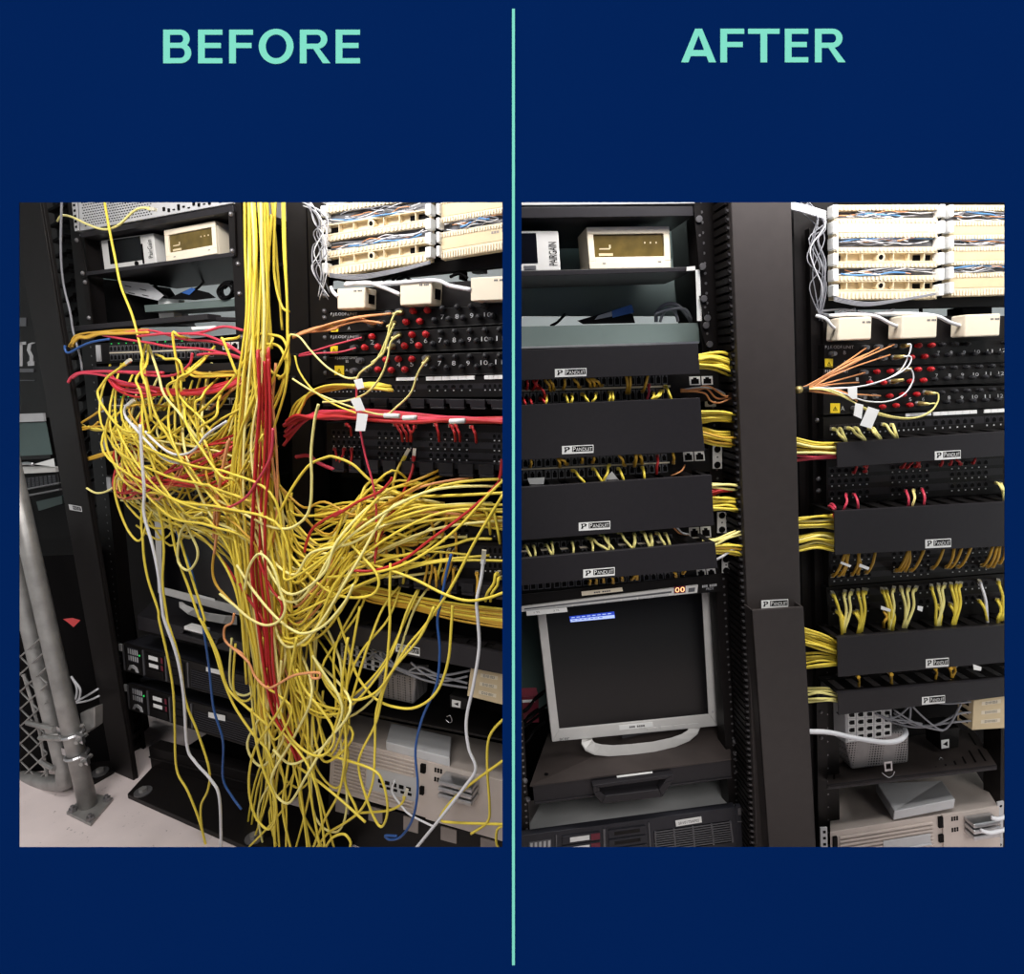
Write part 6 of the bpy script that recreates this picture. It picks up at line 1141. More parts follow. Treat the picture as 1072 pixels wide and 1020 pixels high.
# ================================================================== THE TANGLE
RC = .0037
def tr(rg, pts, w, m='yellow', lb='', cat='cable', grp=None, r=RC, plugs=(), name='patch_cable'):
    """a run traced through points; w a number or (start, end)"""
    n = len(pts); w0, w1 = (w, w) if not isinstance(w, tuple) else w; P = []
    for k, p in enumerate(pts):
        q = p[0](*p[1:]) if callable(p[0]) else rg(*p); P.append((q[0], q[1], w0+(w1-w0)*k/(n-1)))
    return cable(LP, P, r, m, name, lb, cat, grp, 6, 7, plugs)
def Lp(rg, pts): return [(rg,)+p for p in pts]
ident = lambda x, y: (x, y)
def rnd(a, b): return random.uniform(a, b)
YC = ['yellow']*7+['pale_yellow']*2+['ochre']
ADJ = {'yellow': 'yellow', 'pale_yellow': 'pale yellow', 'ochre': 'ochre', 'red': 'red', 'orange': 'orange', 'pink_red': 'crimson', 'white_cable': 'white'}
MASS = []
def jit(pts, j): return [(p[0]+rnd(-j, j), p[1]+rnd(-j, j)) if not callable(p[0]) else (p[0], p[1]+rnd(-j, j), p[2]+rnd(-j, j)) for p in pts]
def many(n, fn, phrase, grp, cols=YC, r=RC, name='patch_cable', mass=0):
    for i in range(n):
        m = random.choice(cols)
        if i < mass: MASS.append(([LP.at(*q) for q in fn(i)], r*rnd(.9, 1.05), m)); continue
        cable(LP, fn(i), r*rnd(.9, 1.05), m, name, ADJ[m]+' '+phrase, 'cable', grp+', '+ADJ[m], 6, 6)
# ---- the trunk coming down from the top
def trunk(i):
    x0 = rnd(254, 281) if rnd(0, 1) < .9 else rnd(281, 298); wv = rnd(.04, .17); d = rnd(-1, 1)
    ends = rnd(-1, 1)
    if i % 2: xe = 292+d*26; yb = rnd(715, 790); sg = rnd(-1, 1); return [(x0, 195, wv), (x0+rnd(-2, 2)+2, 260, wv), (x0+rnd(-4, 4)+3, 330, wv), (x0+d*6-1, 400, wv+.01), (264+d*24+rnd(-4, 4), 470, wv+.02), (266+d*30+rnd(-5, 5), 550, wv+.03), (276+d*30+rnd(-6, 6), 620, wv+.03), (288+d*26, yb-45, wv+.02), (xe+sg*8, yb-8, wv+.03), (xe+sg*22, yb, wv+.03), (xe+sg*34, yb-14, wv+.03), (xe+sg*36+4, yb-60, wv+.02)]
    return [(x0, 195, wv), (x0+rnd(-2, 2)+2, 260, wv), (x0+rnd(-4, 4)+3, 330, wv), (x0+d*6-1, 400, wv+.01), (264+d*24+rnd(-4, 4), 470, wv+.02), (266+d*30+rnd(-5, 5), 550, wv+.03), (276+d*30+rnd(-6, 6), 620, wv+.03), (288+d*26+rnd(-8, 8), 690, wv+.02), (296+d*26+ends*14, 750, wv+.02), (300+ends*34+rnd(-8, 8), 820, wv+.02), (300+ends*52+rnd(-10, 10), 905, wv+.03)]
many(28, trunk, 'patch cable running full height in the thick hanging trunk under BEFORE', 'trunk cables')
def trunk2(i):
    x0 = rnd(244, 300); wv = rnd(.05, .2); ends = rnd(-1, 1); d = rnd(-1, 1)
    return [(x0, 430+rnd(-20, 40), wv), (262+d*28, 520, wv), (272+d*30, 600, wv+.02), (286+d*26, 680, wv+.02), (296+d*30, 740, wv), (300+ends*36, 810, wv+.02), (300+ends*56, 905, wv+.02)]
many(3, trunk2, 'patch cable joining the trunk at mid height under BEFORE', 'lower trunk cables')
def redtrunk(i):
    a = rnd(-1, 1); wv = rnd(.14, .19)
    return [(276+a*7, 372+rnd(-10, 10), wv), (278+a*7, 420, wv), (276+a*9, 480, wv+.01), (272+a*8, 540, wv+.02), (272+a*9, 600, wv+.02), (278+a*9, 650, wv+.02), (282+a*6, 700, wv+.02), (290+a*5, 745, wv+.01), (305+a*4, 775, wv), (314+a*3, 797, wv-.02)]
many(12, redtrunk, 'cable in the red core of the hanging trunk under BEFORE', 'red core', ['red'])
many(2, lambda i: [(286+rnd(-6, 6), 380, .12), (288+rnd(-6, 6), 460, .14), (292+rnd(-8, 8), 540, .16), (284+rnd(-8, 8), 620, .15), (296+rnd(-10, 10), 690, .14), (300+rnd(-10, 20), 760, .12)], 'cable mixed into the right side of the trunk under BEFORE', 'orange core', ['orange'])
tr(Z6, [(300, 200), (340, 300), (400, 420), (470, 520), (465, 620), (400, 700)], .2, 'red', 'red cable curling down through the trunk middle in front under BEFORE')
tr(Z6, [(150, 370), (200, 460), (270, 560), (330, 660), (350, 800), (360, 1010)], .2, 'red', 'red cable crossing the trunk diagonally to its lower end under BEFORE')
tr(Z6, [(0, 170), (60, 250), (110, 330), (200, 450), (290, 560), (330, 640)], .17, 'red', 'red cable entering the trunk from the left at monitor height under BEFORE')
# loose cables right of the trunk top
for i, pts in enumerate(([(60, 0), (75, 160), (85, 300), (105, 560)], [(15, 0), (30, 220), (45, 420), (60, 640)], [(75, 0), (70, 300), (100, 450), (135, 480)], [(40, 0), (35, 100), (48, 200), (60, 60)], [(0, 575), (60, 580), (110, 600), (135, 680), (120, 760), (60, 740), (20, 660)], [(0, 650), (50, 620), (100, 640), (125, 730), (90, 770)], [(20, 880), (70, 760), (125, 640), (135, 580)])):
    tr(L2, pts, .08+.01*i, 'yellow', 'yellow cable straying right of the trunk top, beside the black post under BEFORE', grp='strays right of the trunk top')
# ---- swoops from the left-hand switches into the trunk
def swoop(i):
    x0 = rnd(112, 225); y0 = rnd(380, 460); dip = rnd(20, 85); x1 = rnd(240, 292); y1 = rnd(470, 600); wv = rnd(.06, .2)
    xm = x0+rnd(-14, 24); ym = min(545, max(y0, y1-30)+dip*.5)
    return [(x0, y0, .03), (x0+rnd(-14, 2), y0+(ym-y0)*.45, wv), ((x0*2+x1)/3, ym-6, wv+.02), ((x0+x1*2)/3, ym+rnd(0, 16), wv+.03), (x1+4, (ym+y1)/2+30, wv+.01), (x1+14, y1+120, wv)]
many(32, swoop, 'cable swooping from the left switches into the trunk under BEFORE', 'swooping cables')
def mat_(i):
    y0 = rnd(430, 545); wv = rnd(.03, .15); x0 = rnd(124, 170); x1 = rnd(225, 262); s = rnd(-35, 28)
    if i % 3 == 0: return [(x0+rnd(20, 60), rnd(390, 440), .03), (x0-4, y0-20, wv), (x0+rnd(20, 40), y0+rnd(14, 30), wv+.01), ((x0+x1*2)/3, y0+rnd(10, 40), wv+.02), (x1+26, y0+rnd(40, 90), wv)]
    return [(x0, y0+rnd(-10, 20), wv), ((x0*2+x1)/3, y0+rnd(8, 36), wv+.01), ((x0+x1*2)/3, y0+s*.8+rnd(0, 20), wv+.02), (x1, y0+s-rnd(0, 40), wv+.01), (x1+24, y0+s-rnd(20, 90), wv)]
many(44, mat_, 'cable in the dense knot left of the trunk under BEFORE', 'knot cables', mass=44)
many(14, lambda i: [(rnd(122, 160), rnd(420, 470), .06), (rnd(118, 150), rnd(480, 520), .13), (rnd(150, 190), rnd(495, 530), .18), (rnd(190, 230), rnd(465, 510), .17), (252, rnd(450, 500), .12)], 'cable in the dense knot left of the trunk under BEFORE', 'knot cables', ['red', 'pink_red', 'red', 'orange'])
# ---- sweeps from the trunk to the right-hand panels
def sweep(i):
    x1 = rnd(390, 545); k = (x1-390)/155; y1 = rnd(505, 560)-k*8+rnd(0, 60)*(rnd(0, 1) < .4); wv = rnd(.05, .2); y0 = rnd(590, 680)
    return [(276+rnd(-14, 14), y0-70, wv-.01), (288+rnd(-10, 10), y0-20, wv), (304+rnd(-4, 10), y0+rnd(-4, 6), wv+.02), (332+rnd(-6, 10), y0-rnd(10, 26), wv+.02), (362+rnd(-10, 10), (y0*.45+y1*.55), wv+.01), ((362+x1)/2, y1+rnd(0, 12), wv*.6+.02), (x1, y1-rnd(-4, 6), .04)]
many(30, sweep, 'cable sweeping from the trunk up to the right-hand panels under BEFORE', 'sweeping cables')
many(4, sweep, 'cable sweeping from the trunk up to the right-hand panels under BEFORE', 'sweeping cables', ['orange', 'orange'])
def arcr(i):
    y0 = rnd(505, 600); wv = rnd(.05, .13)
    return [(298+rnd(-6, 8), y0, wv), (312+rnd(-8, 8), y0+rnd(10, 45), wv), (340+rnd(-8, 8), y0+rnd(10, 50), wv+.01), (375+rnd(-12, 12), y0+rnd(-10, 30), wv), (420+rnd(-20, 20), y0+rnd(-25, 10), wv*.6+.02), (450+rnd(-20, 20), y0-rnd(0, 30), .02)]
many(28, arcr, 'cable hanging in a shallow bow right of the trunk under BEFORE', 'bowed cables', mass=14)
def lowrun(i):
    a = i/11; y = 535+a*14+rnd(-2, 2)
    return [(Z5(0, 0)[0], y+rnd(-8, 14), .03), (360, y-6+rnd(-6, 6), .04), (410, y+rnd(-4, 2)-8, .03), (470, y-3+rnd(-3, 3), .03), (540, y+6+rnd(-4, 4), .03)]
many(12, lowrun, 'cable lying in the open finger manager at right under BEFORE', 'upper manager runs', ['yellow', 'ochre', 'yellow'], mass=6)
def lowrun2(i):
    a = i/11
    return [(L4(330+rnd(-40, 40), 0)[0], L4(0, 740+rnd(-10, 30))[1], .03), (*L4(480, 765+a*50+rnd(-8, 8)), .04), (*L4(660, 800+a*55+rnd(-8, 8)), .03), (*L4(860, 840+a*60+rnd(-8, 8)), .03), (*L4(1080, 860+a*80), .03)]
many(12, lowrun2, 'cable lying in the lower finger manager at right under BEFORE', 'lower manager runs', ['yellow', 'ochre', 'ochre'], mass=6)
for X, Y, X1, Y1 in ((530, 570, 500, 650), (560, 570, 540, 660), (600, 575, 600, 680), (620, 580, 640, 690), (650, 660, 630, 725), (735, 630, 720, 730), (755, 640, 740, 740), (795, 610, 780, 700), (825, 605, 800, 720), (850, 605, 810, 730), (760, 680, 770, 740), (850, 680, 830, 770), (945, 700, 945, 780), (850, 530, 855, 580), (980, 430, 1000, 500), (1010, 430, 1040, 540), (730, 440, 760, 520), (820, 450, 800, 520), (1040, 700, 990, 790), (1050, 720, 1010, 790)):
    cord(LP, L4(X, Y), L4(X1, Y1), random.choice(['ochre', 'yellow', 'ochre']), .03, .06, bow=3, r=.0038, label='short cord hanging from a right-hand patch panel under BEFORE', group='short hanging cords at right under BEFORE')
for X, Y, X1, Y1 in ((330, 165, 340, 210), (375, 165, 355, 215), (405, 165, 400, 230), (380, 60, 400, 75), (590, 60, 620, 100), (610, 60, 640, 100), (640, 65, 660, 100), (680, 70, 660, 100), (765, 60, 780, 100), (830, 65, 850, 100), (850, 65, 870, 100), (920, 70, 940, 105)):
    cord(LP, L4(X, Y), L4(X1, Y1), 'red', .02, .05, bow=2, r=.0036, label='short red cord at the dark patch panel under the red run, BEFORE', group='short red cords at right under BEFORE')
tr(L4, [(165, 200), (220, 195), (260, 225), (330, 255)], .05, 'pink_red', 'crimson cord pair stub beside the trunk at the right, upper, under BEFORE', r=.0055)
# ---- lower loops
def loop(i):
    x0 = rnd(270, 330); y0 = rnd(650, 720); x1 = rnd(238, 345); yb = rnd(770, 895); wv = rnd(.08, .22); x2 = x0+rnd(-20, 60)
    return [(x0*.5+140, y0-60, .04), (x0, y0, wv), (x0*.6+x1*.4, y0*.6+yb*.4, wv), (x1, yb-25, wv+.02), (x1+rnd(10, 26), yb, wv+.02), (x1+rnd(24, 40), yb-30, wv+.02), (x2*.5+x1*.5+14, (y0+yb)/2, wv), (x2, y0+rnd(0, 40), wv), (x2*.5+145, y0-30, .04)]
many(8, loop, 'cable looping low below the trunk under BEFORE', 'low loops')
def strand(i):
    x0 = rnd(268, 326); a = rnd(-1, 1); wv = rnd(.06, .2)
    return [(x0*.6+114, 590, .04), (x0, 660+rnd(-20, 20), wv), (x0+rnd(-6, 10), 710, wv), (x0+a*14+4, 760, wv), (x0+a*26+rnd(-14, 14), 810, wv+.02), (x0+a*34+rnd(-16, 16), 850, wv+.02), (298+a*60+rnd(-14, 14), 906, wv+.02)]
many(6, strand, 'cable end trailing to the bottom of the trunk under BEFORE', 'trailing ends', mass=4)
def catr(i):
    x1 = rnd(330, 420); wv = rnd(.08, .16)
    return [(300+rnd(-10, 20), rnd(640, 690), wv), (315+rnd(-8, 14), rnd(710, 740), wv), (345+rnd(-8, 14), rnd(735, 800), wv), (x1, rnd(680, 720), wv), (x1+rnd(20, 40), rnd(630, 650), wv*.5), (x1+rnd(40, 60), rnd(590, 610), .0)]
many(7, catr, 'cable hanging in a deep bow from trunk to right panels under BEFORE', 'deep bows')
# ---- single traced runs
K = 'under BEFORE'
tr(None, Lp(L1, [(362, -40), (385, 100), (415, 250), (440, 370), (490, 500), (525, 640)])+Lp(Z2, [(175, 520), (220, 700), (270, 820), (330, 920), (390, 1020)])+Lp(Z3, [(740, 390), (860, 560), (1000, 720)]), (.05, .22), 'yellow', 'single yellow cable falling across the clock shelf from the top edge under BEFORE')
tr(L1, [(165, 90), (185, 65), (230, 72), (300, 105), (370, 125), (430, 105), (490, 50), (530, 32), (580, 38)], (.03, .06), 'pale_yellow', 'pale yellow cable draped over the perforated device with plug at its end', plugs=(1,))
tr(L1, [(185, -20), (180, 200), (190, 350), (220, 480), (235, 570), (265, 680), (272, 735)], .06, 'grey_cable', 'grey cable hanging down the left rack post above the tangle', r=.0036)
tr(Z1, [(835, 352), (760, 410), (680, 470), (620, 550), (600, 590), (620, 660), (690, 770), (760, 850), (840, 890), (1000, 900)], (.16, .2), 'yellow', 'yellow cable with dangling pale plug at the left of the tangle', plugs=(0,))
tr(Z3, [(110, -40), (90, 20), (75, 120), (90, 220), (140, 330), (200, 440), (260, 500), (340, 545), (480, 560), (600, 600)], .18, 'yellow', 'outermost yellow bow on the left side of the tangle', )
tr(Z3, [(230, 380), (160, 430), (145, 520), (165, 630), (210, 760), (260, 860), (320, 920), (360, 890), (390, 800), (430, 700)], .17, 'yellow', 'yellow loop hanging lowest at the left of the knot under BEFORE')
tr(None, Lp(Z3, [(420, 500), (370, 600), (355, 690), (350, 800), (360, 900)])+Lp(L3, [(540, 640), (560, 740), (600, 860)])+Lp(L5, [(605, 0), (640, 150), (665, 300), (672, 450), (680, 640), (730, 740), (780, 870), (812, 1000)]), (.16, .2), 'yellow', 'leftmost long yellow cable hanging to the floor past both dark servers')
tr(None, Lp(L3, [(523, 60), (530, 200), (540, 340), (540, 450), (575, 580), (600, 700), (618, 850)])+Lp(L5, [(628, 0), (680, 150), (710, 320), (725, 540), (760, 610), (830, 690), (865, 770), (872, 1000)]), (.24, .24), 'white_cable', 'long white cable hanging from the knot to the floor under BEFORE', r=.0044)
tr(None, Lp(L3, [(590, 400), (615, 480), (625, 600), (620, 750), (640, 900)])+Lp(L5, [(640, 0), (690, 160), (720, 350), (770, 480), (820, 640), (815, 730), (785, 800), (790, 900), (815, 1000)]), (.18, .2), 'yellow', 'long yellow cable just right of the white one, reaching the floor, under BEFORE')
tr(None, Lp(L3, [(620, 380), (650, 470), (680, 620), (730, 760), (775, 890)])+Lp(L5, [(785, 0), (840, 120), (880, 250), (930, 370), (1010, 490), (1072, 560), (1100, 640)]), (.18, .2), 'yellow', 'yellow cable slanting across both dark servers toward the trunk foot')
tr(None, Lp(L3, [(680, 500), (720, 640), (770, 800), (800, 900)])+Lp(L5, [(800, 20), (860, 150), (900, 290), (990, 380), (1072, 450)]), (.17, .2), 'yellow', 'yellow cable crossing the upper dark server only, toward the trunk')
tr(L3, [(790, 440), (740, 470), (700, 520), (685, 600), (690, 660), (730, 690), (765, 650), (770, 600), (740, 530), (700, 440)], .19, 'pale_yellow', 'closed yellow loop hanging in front of the dark monitor screen under BEFORE')
tr(L3, [(620, 470), (700, 500), (790, 550), (870, 640), (930, 760), (960, 900)], .18, 'yellow', 'yellow cable bowing over the top right of the dark monitor under BEFORE')
tr(L3, [(870, 400), (850, 560), (835, 680), (850, 750), (900, 810), (940, 850)], .19, 'ochre', 'ochre cable curling down the right side of the dark monitor under BEFORE')
tr(None, Lp(L3, [(680, 520), (700, 580), (740, 680), (770, 800)])+Lp(L5, [(800, 60), (820, 200), (840, 380), (880, 520), (880, 680), (920, 760), (960, 815)]), .17, 'blue', 'blue cable hanging over the two dark servers under BEFORE')
tr(None, Lp(L4, [(835, 620), (812, 710), (790, 830)])+Lp(L6, [(775, 0), (785, 130), (770, 280), (710, 420), (680, 560), (690, 720), (670, 850), (620, 930), (570, 945), (550, 928), (600, 930)]), .11, 'blue', 'blue cable hanging over the beige server at right under BEFORE')
tr(None, Lp(L4, [(975, 620), (965, 720), (945, 820)])+Lp(L6, [(950, 0), (955, 120), (930, 280), (900, 430), (910, 550), (940, 640), (890, 720), (790, 850), (680, 985)]), .12, 'white_cable', 'long white cable hanging at the right, plug at its top, under BEFORE', plugs=(0,), r=.0045)
tr(None, Lp(L4, [(1060, 360), (940, 560), (830, 770), (720, 930)])+Lp(L6, [(640, 120), (550, 280), (510, 440), (450, 560), (435, 640), (480, 800), (530, 890), (560, 820), (540, 700), (490, 640), (340, 590)]), (.14, .16), 'yellow', 'long yellow cable from right edge down to a loop on the beige server')
tr(None, Lp(L4, [(572, 660), (568, 830)])+Lp(L6, [(570, 0), (560, 150), (545, 270), (510, 400), (505, 560), (495, 700), (450, 810), (380, 870), (300, 920), (240, 1000)]), .15, 'yellow', 'yellow cable dropping straight past the jack box then curving to the bottom')
tr(L4, [(430, 650), (560, 685), (680, 730), (800, 790), (900, 820), (990, 810), (1075, 780)], .15, 'yellow', 'yellow cable sagging to the right edge over the lower finger manager')
tr(L4, [(470, 470), (400, 480), (375, 510), (390, 560), (450, 630), (510, 700), (520, 760), (480, 800), (380, 805), (290, 770), (210, 700), (140, 620), (100, 540)], .18, 'yellow', 'big yellow loop in front of the right-hand panels beside the trunk')
tr(None, Lp(L2, [(262, 880), (245, 948)])+Lp(Z4, [(770, 250), (775, 450), (765, 640), (720, 750), (620, 820), (520, 825), (400, 790), (250, 710), (0, 580)]), .2, 'pale_yellow', 'pale yellow cable making a wide U across the trunk middle under BEFORE')
tr(None, Lp(Z4, [(440, 1000), (490, 810), (560, 640), (650, 480), (760, 340), (880, 285)])+Lp(Z5, [(100, 400), (200, 440), (300, 530), (400, 580), (560, 610), (1050, 590)]), (.2, .08), 'yellow', 'yellow cable arching high from trunk to the right-hand runs under BEFORE')
tr(Z4, [(30, 660), (100, 675), (200, 640), (290, 570), (370, 450), (430, 350), (470, 240), (480, 60)], .21, 'pink_red', 'crimson cable curving across the front of the trunk under BEFORE')
tr(None, Lp(Z4, [(720, 1010), (740, 920), (800, 810), (1000, 690)])+Lp(Z5, [(100, 720), (230, 640), (340, 590), (400, 530), (410, 510)]), .15, 'red', 'red cable curling from the trunk to an empty finger slot under BEFORE')
tr(L4, [(675, 180), (665, 260), (620, 370), (560, 480), (520, 560), (505, 640)], (.03, .16), 'red', 'red cable dropping from the middle of the dark panel under BEFORE', plugs=(0,))
tr(L4, [(645, 180), (600, 260), (570, 380), (540, 480), (512, 570)], (.03, .16), 'yellow', 'yellow cable beside a red one dropping from the dark panel under BEFORE', plugs=(0,))
tr(None, Lp(L2, [(430, 770), (425, 850), (430, 948)])+Lp(L4, [(440, 80), (465, 200), (495, 310), (510, 420), (510, 560), (505, 660)]), .13, 'pink_red', 'thin crimson lead falling from the white tags under BEFORE', r=.0028)
tr(L4, [(1040, 310), (960, 390), (850, 480), (740, 560), (620, 650), (500, 690), (400, 690)], (.06, .18), 'red', 'long red cable slanting from right edge to the trunk under BEFORE')
tr(L4, [(1060, 300), (980, 380), (870, 500), (760, 590), (640, 660), (500, 700), (300, 720)], (.07, .18), 'yellow', 'long yellow cable slanting just below the long red one under BEFORE')
tr(L4, [(1010, 555), (920, 555), (840, 580), (700, 610), (560, 640), (400, 690)], (.05, .14), 'yellow', 'yellow cable with pale sleeve running nearly level at right under BEFORE')
tr(L4, [(1055, 210), (1050, 270), (1040, 310)], .05, 'red', 'short red cable at the right edge below the red run under BEFORE', r=.0055)
tr(None, Lp(L4, [(840, 840)])+Lp(L6, [(835, 20), (820, 180), (770, 310), (680, 375), (580, 370), (500, 330), (430, 240), (400, 150), (350, 0), (300, -150)]), .14, 'yellow', 'yellow U-shaped cable hanging below the cover with brand plate under BEFORE')
tr(L6, [(200, 20), (245, 165), (300, 270), (370, 330), (440, 340), (520, 300), (600, 190), (700, 70), (760, -60)], .16, 'yellow', 'yellow cable swinging from trunk to the lower finger manager under BEFORE')
tr(L6, [(440, -60), (400, 170), (380, 330), (380, 500), (375, 690), (420, 800), (430, 840)], .15, 'yellow', 'yellow cable dropping in front of the ribbed beige front under BEFORE')
tr(Z7, [(440, -60), (400, 150), (370, 270), (300, 390), (230, 500), (200, 620), (200, 740), (230, 850), (290, 915), (330, 870), (330, 760), (280, 640), (240, 500), (210, 300)], .23, 'yellow', 'largest closed yellow loop at the bottom left of the trunk under BEFORE')
tr(Z7, [(440, 100), (480, 200), (560, 300), (620, 390), (630, 470), (590, 530), (530, 540), (460, 500), (400, 430), (350, 300)], .2, 'yellow', 'yellow loop at the right of the trunk foot beside beige server')
tr(Z7, [(700, -60), (670, 200), (690, 440), (680, 600), (650, 740), (580, 870), (520, 1020)], .17, 'yellow', 'yellow cable curving to the bottom edge left of the beige server')
tr(Z7, [(520, 30), (590, 140), (650, 230), (670, 330), (600, 470), (480, 560), (400, 580), (320, 510)], .19, 'pale_yellow', 'pale yellow cable bowing over the black corner left of the beige server')
tr(Z7, [(450, 600), (560, 680), (680, 780), (790, 880)], .18, 'yellow', 'yellow cable slanting down right across the foot of beige server')
tr(Z7, [(580, 1020), (620, 960), (680, 940), (715, 985), (700, 1030)], .19, 'yellow', 'small yellow hoop at the bottom edge below the beige server')
tr(L6, [(1075, 410), (1000, 500), (990, 640), (1000, 800), (990, 870), (920, 920)], .1, 'yellow', 'yellow cable standing before the bright plugs at lower right under BEFORE')
tr(L6, [(1085, 585), (900, 720), (810, 810), (790, 860), (850, 872), (1080, 880)], .1, 'yellow', 'yellow cable turning back near the lower right corner under BEFORE')
tr(L6, [(1080, 880), (1035, 900), (1030, 960), (1050, 1000)], .1, 'yellow', 'short yellow cable bend in the lower right corner under BEFORE')
tr(L6, [(590, 690), (580, 740), (620, 800), (660, 840), (760, 890)], .08, 'white_cable', 'thin white cable plugged into the beige server under BEFORE', r=.003)
tr(L6, [(640, 740), (620, 790), (560, 820), (440, 830)], .08, 'yellow', 'yellow cable plugged into the port panel of the beige server', plugs=(0,))
tr(Z7, [(110, -10), (190, 60), (230, 140), (290, 195), (340, 180), (420, 135), (500, 120), (555, 120), (555, 145), (520, 145), (515, 122)], .24, 'orange', 'coral cable with a small curl crossing the trunk below monitor height', r=.0036)
tr(Z6, [(110, 600), (95, 670), (40, 705), (35, 790), (80, 850), (160, 900), (200, 960)], .23, 'orange', 'coral cable bent sharply left of the trunk below the monitor', r=.0034)
tr(Z6, [(0, 450), (100, 530), (230, 640), (350, 690), (450, 660), (500, 560), (460, 420), (420, 280), (360, 180), (290, 150), (220, 260), (190, 420)], .23, 'pale_yellow', 'tall yellow loop on the front of the trunk at monitor height')
tr(Z6, [(130, 230), (260, 430), (420, 620), (560, 730), (660, 750), (800, 690), (950, 520), (1020, 380)], .22, 'pale_yellow', 'pale yellow cable crossing trunk front and swinging up right under BEFORE')
# reds crossing the switches at left
for i, (rg, pts) in enumerate(((Z2, [(900, 290), (700, 215), (440, 180), (260, 130), (150, 115), (-60, 150)]), (Z2, [(900, 330), (650, 272), (350, 245), (200, 210), (0, 180), (-160, 160)]), (Z2, [(900, 115), (760, 95), (560, 130), (300, 150), (100, 160)]), (Z2, [(900, 300), (780, 220), (620, 150), (500, 140)]), (Z2, [(900, 335), (780, 300), (640, 290), (560, 300)]))):
    tr(rg, jit(pts, 8), .1+.006*i, 'pink_red', 'crimson cable running over the topmost switch to the trunk under BEFORE', grp='crimson run over the top switch')
for i in range(7):
    d = i*14; tr(Z2, jit([(890, 480+d*.5), (700, 545+d*.6), (500, 575+d*.5), (300, 550+d*.7), (100, 530+d), (-40, 500+d), (-110, 440+d*.6)], 12), .09+.006*i, 'pink_red' if i % 2 else 'red', ('crimson' if i % 2 else 'red')+' cable in the sagging run over the second switch under BEFORE', grp='sagging run '+('crimson' if i % 2 else 'red'))
tr(Z2, [(520, 290), (500, 370), (420, 440), (330, 465), (200, 460), (0, 435)], .13, 'pink_red', 'crimson cable hooking down in the middle of the switches under BEFORE')
tr(Z1, [(1100, 440), (840, 435), (640, 430), (470, 440), (400, 475), (375, 512)], .12, 'pink_red', 'crimson cable with hooked end at the left of the switches under BEFORE', r=.005)
tr(Z1, [(1050, 590), (900, 540), (760, 500), (640, 460), (480, 445), (410, 480)], .125, 'pink_red', 'crimson cable just inside the hooked one at left under BEFORE')
for i in range(6): tr(Z1, jit([(385+i*5, 250-i*6), (430+i*6, 165+i*4), (500+i*4, 152+i*5), (620, 140+i*3), (760, 125+i*4), (980, 110+i*6)], 12), .09+.004*i, 'ochre', 'ochre cable bending over the left end of the top switch under BEFORE', grp='ochre run over the top switch')
tr(Z1, [(690, 182), (560, 205), (470, 240), (400, 280), (365, 285), (350, 255), (352, 232)], .12, 'blue', 'short blue cable hooked at the left end of the top switch under BEFORE')
for i in range(5): tr(Z2, jit([(900, 430+i*9), (760, 425+i*9), (640, 440+i*8), (540, 420+i*10), (480, 400+i*6)], 12), .07+.005*i, random.choice(['ochre', 'yellow']), 'yellow cable in the level run between the first two switches under BEFORE', grp='level run between switches')
for i, pts in enumerate(([(440, 870), (480, 820), (560, 770), (640, 712)], [(440, 868), (500, 872), (570, 845), (605, 815)], [(430, 860), (640, 850), (760, 880), (900, 880)])): tr(Z1, pts, .08, 'ochre', 'dull yellow cord sticking out left below the switches under BEFORE', grp='dull cords at far left')
for i in range(3): tr(L3, [(272, 208+i*4), (300, 212-i*3), (360, 195-i*4), (420, 178)], .07, 'ochre', 'dull yellow cord bunch end at the left of the knot under BEFORE', grp='dull bunch at far left', r=.0046)
tr(L3, [(292, 335), (330, 355), (370, 352), (412, 325), (440, 270)], .1, 'pale_yellow', 'pale cord end reaching left from the knot over the dark fingers')
for i in range(6): tr(L3, [(270+i*30, 60+i*8), (330+i*18, 85), (420, 75+i*8), (500+i*10, 60+i*20)], .07+.01*i, 'yellow', 'yellow cord bending at the left end of the third switch under BEFORE', grp='cords at the third switch left end')
# cords in front of the switches
for X, Y, X1, Y1, m in ((185, 230, 130, 600, 'yellow'), (165, 220, 175, 560, 'yellow'), (240, 300, 420, 350, 'yellow'), (430, 450, 640, 1020, 'yellow'), (190, 240, 430, 760, 'pale_yellow'), (360, 450, 560, 760, 'yellow'), (720, 480, 540, 700, 'yellow'), (790, 480, 560, 900, 'yellow'), (690, 240, 400, 520, 'yellow'), (640, 300, 330, 540, 'yellow'), (880, 160, 760, 200, 'yellow'), (500, 180, 370, 150, 'yellow')):
    a = Z2(X, Y); b = Z2(X1, Y1); cable(LP, [(*a, .03), (a[0]*.7+b[0]*.3+rnd(-8, 2), a[1]*.6+b[1]*.4, .14), ((a[0]+b[0])/2+rnd(-10, 4), a[1]*.3+b[1]*.7, .17), (*b, .18), (b[0]+rnd(4, 20), b[1]+rnd(15, 50), .17)], RC, m, 'patch_cable', ADJ[m]+' cord plugged into a left-hand switch, dropping to the knot under BEFORE', 'cable', 'cords dropping from the switches, '+ADJ[m], 6, 7)
for i, pts in enumerate(([(1000, 10), (850, 110), (760, 220), (680, 260), (600, 260), (520, 220), (430, 140), (380, 85)], [(230, -20), (280, 40), (400, 170), (520, 290), (640, 330)])): tr(Z3, pts, .2, 'white_cable', ['white cable bowing through the knot below the switches under BEFORE', 'white cable slanting down into the knot at left under BEFORE'][i])
tr(Z2, [(60, 660), (10, 700), (5, 760), (60, 830), (140, 880), (220, 950)], .15, 'white_cable', 'white curled cable with plug at the left of the second switch under BEFORE', plugs=(0,))
tr(Z2, [(900, 520), (800, 590), (720, 660), (650, 730)], (.15, .03), 'orange', 'coral cord plugged into the second switch near the trunk under BEFORE', plugs=(1,))
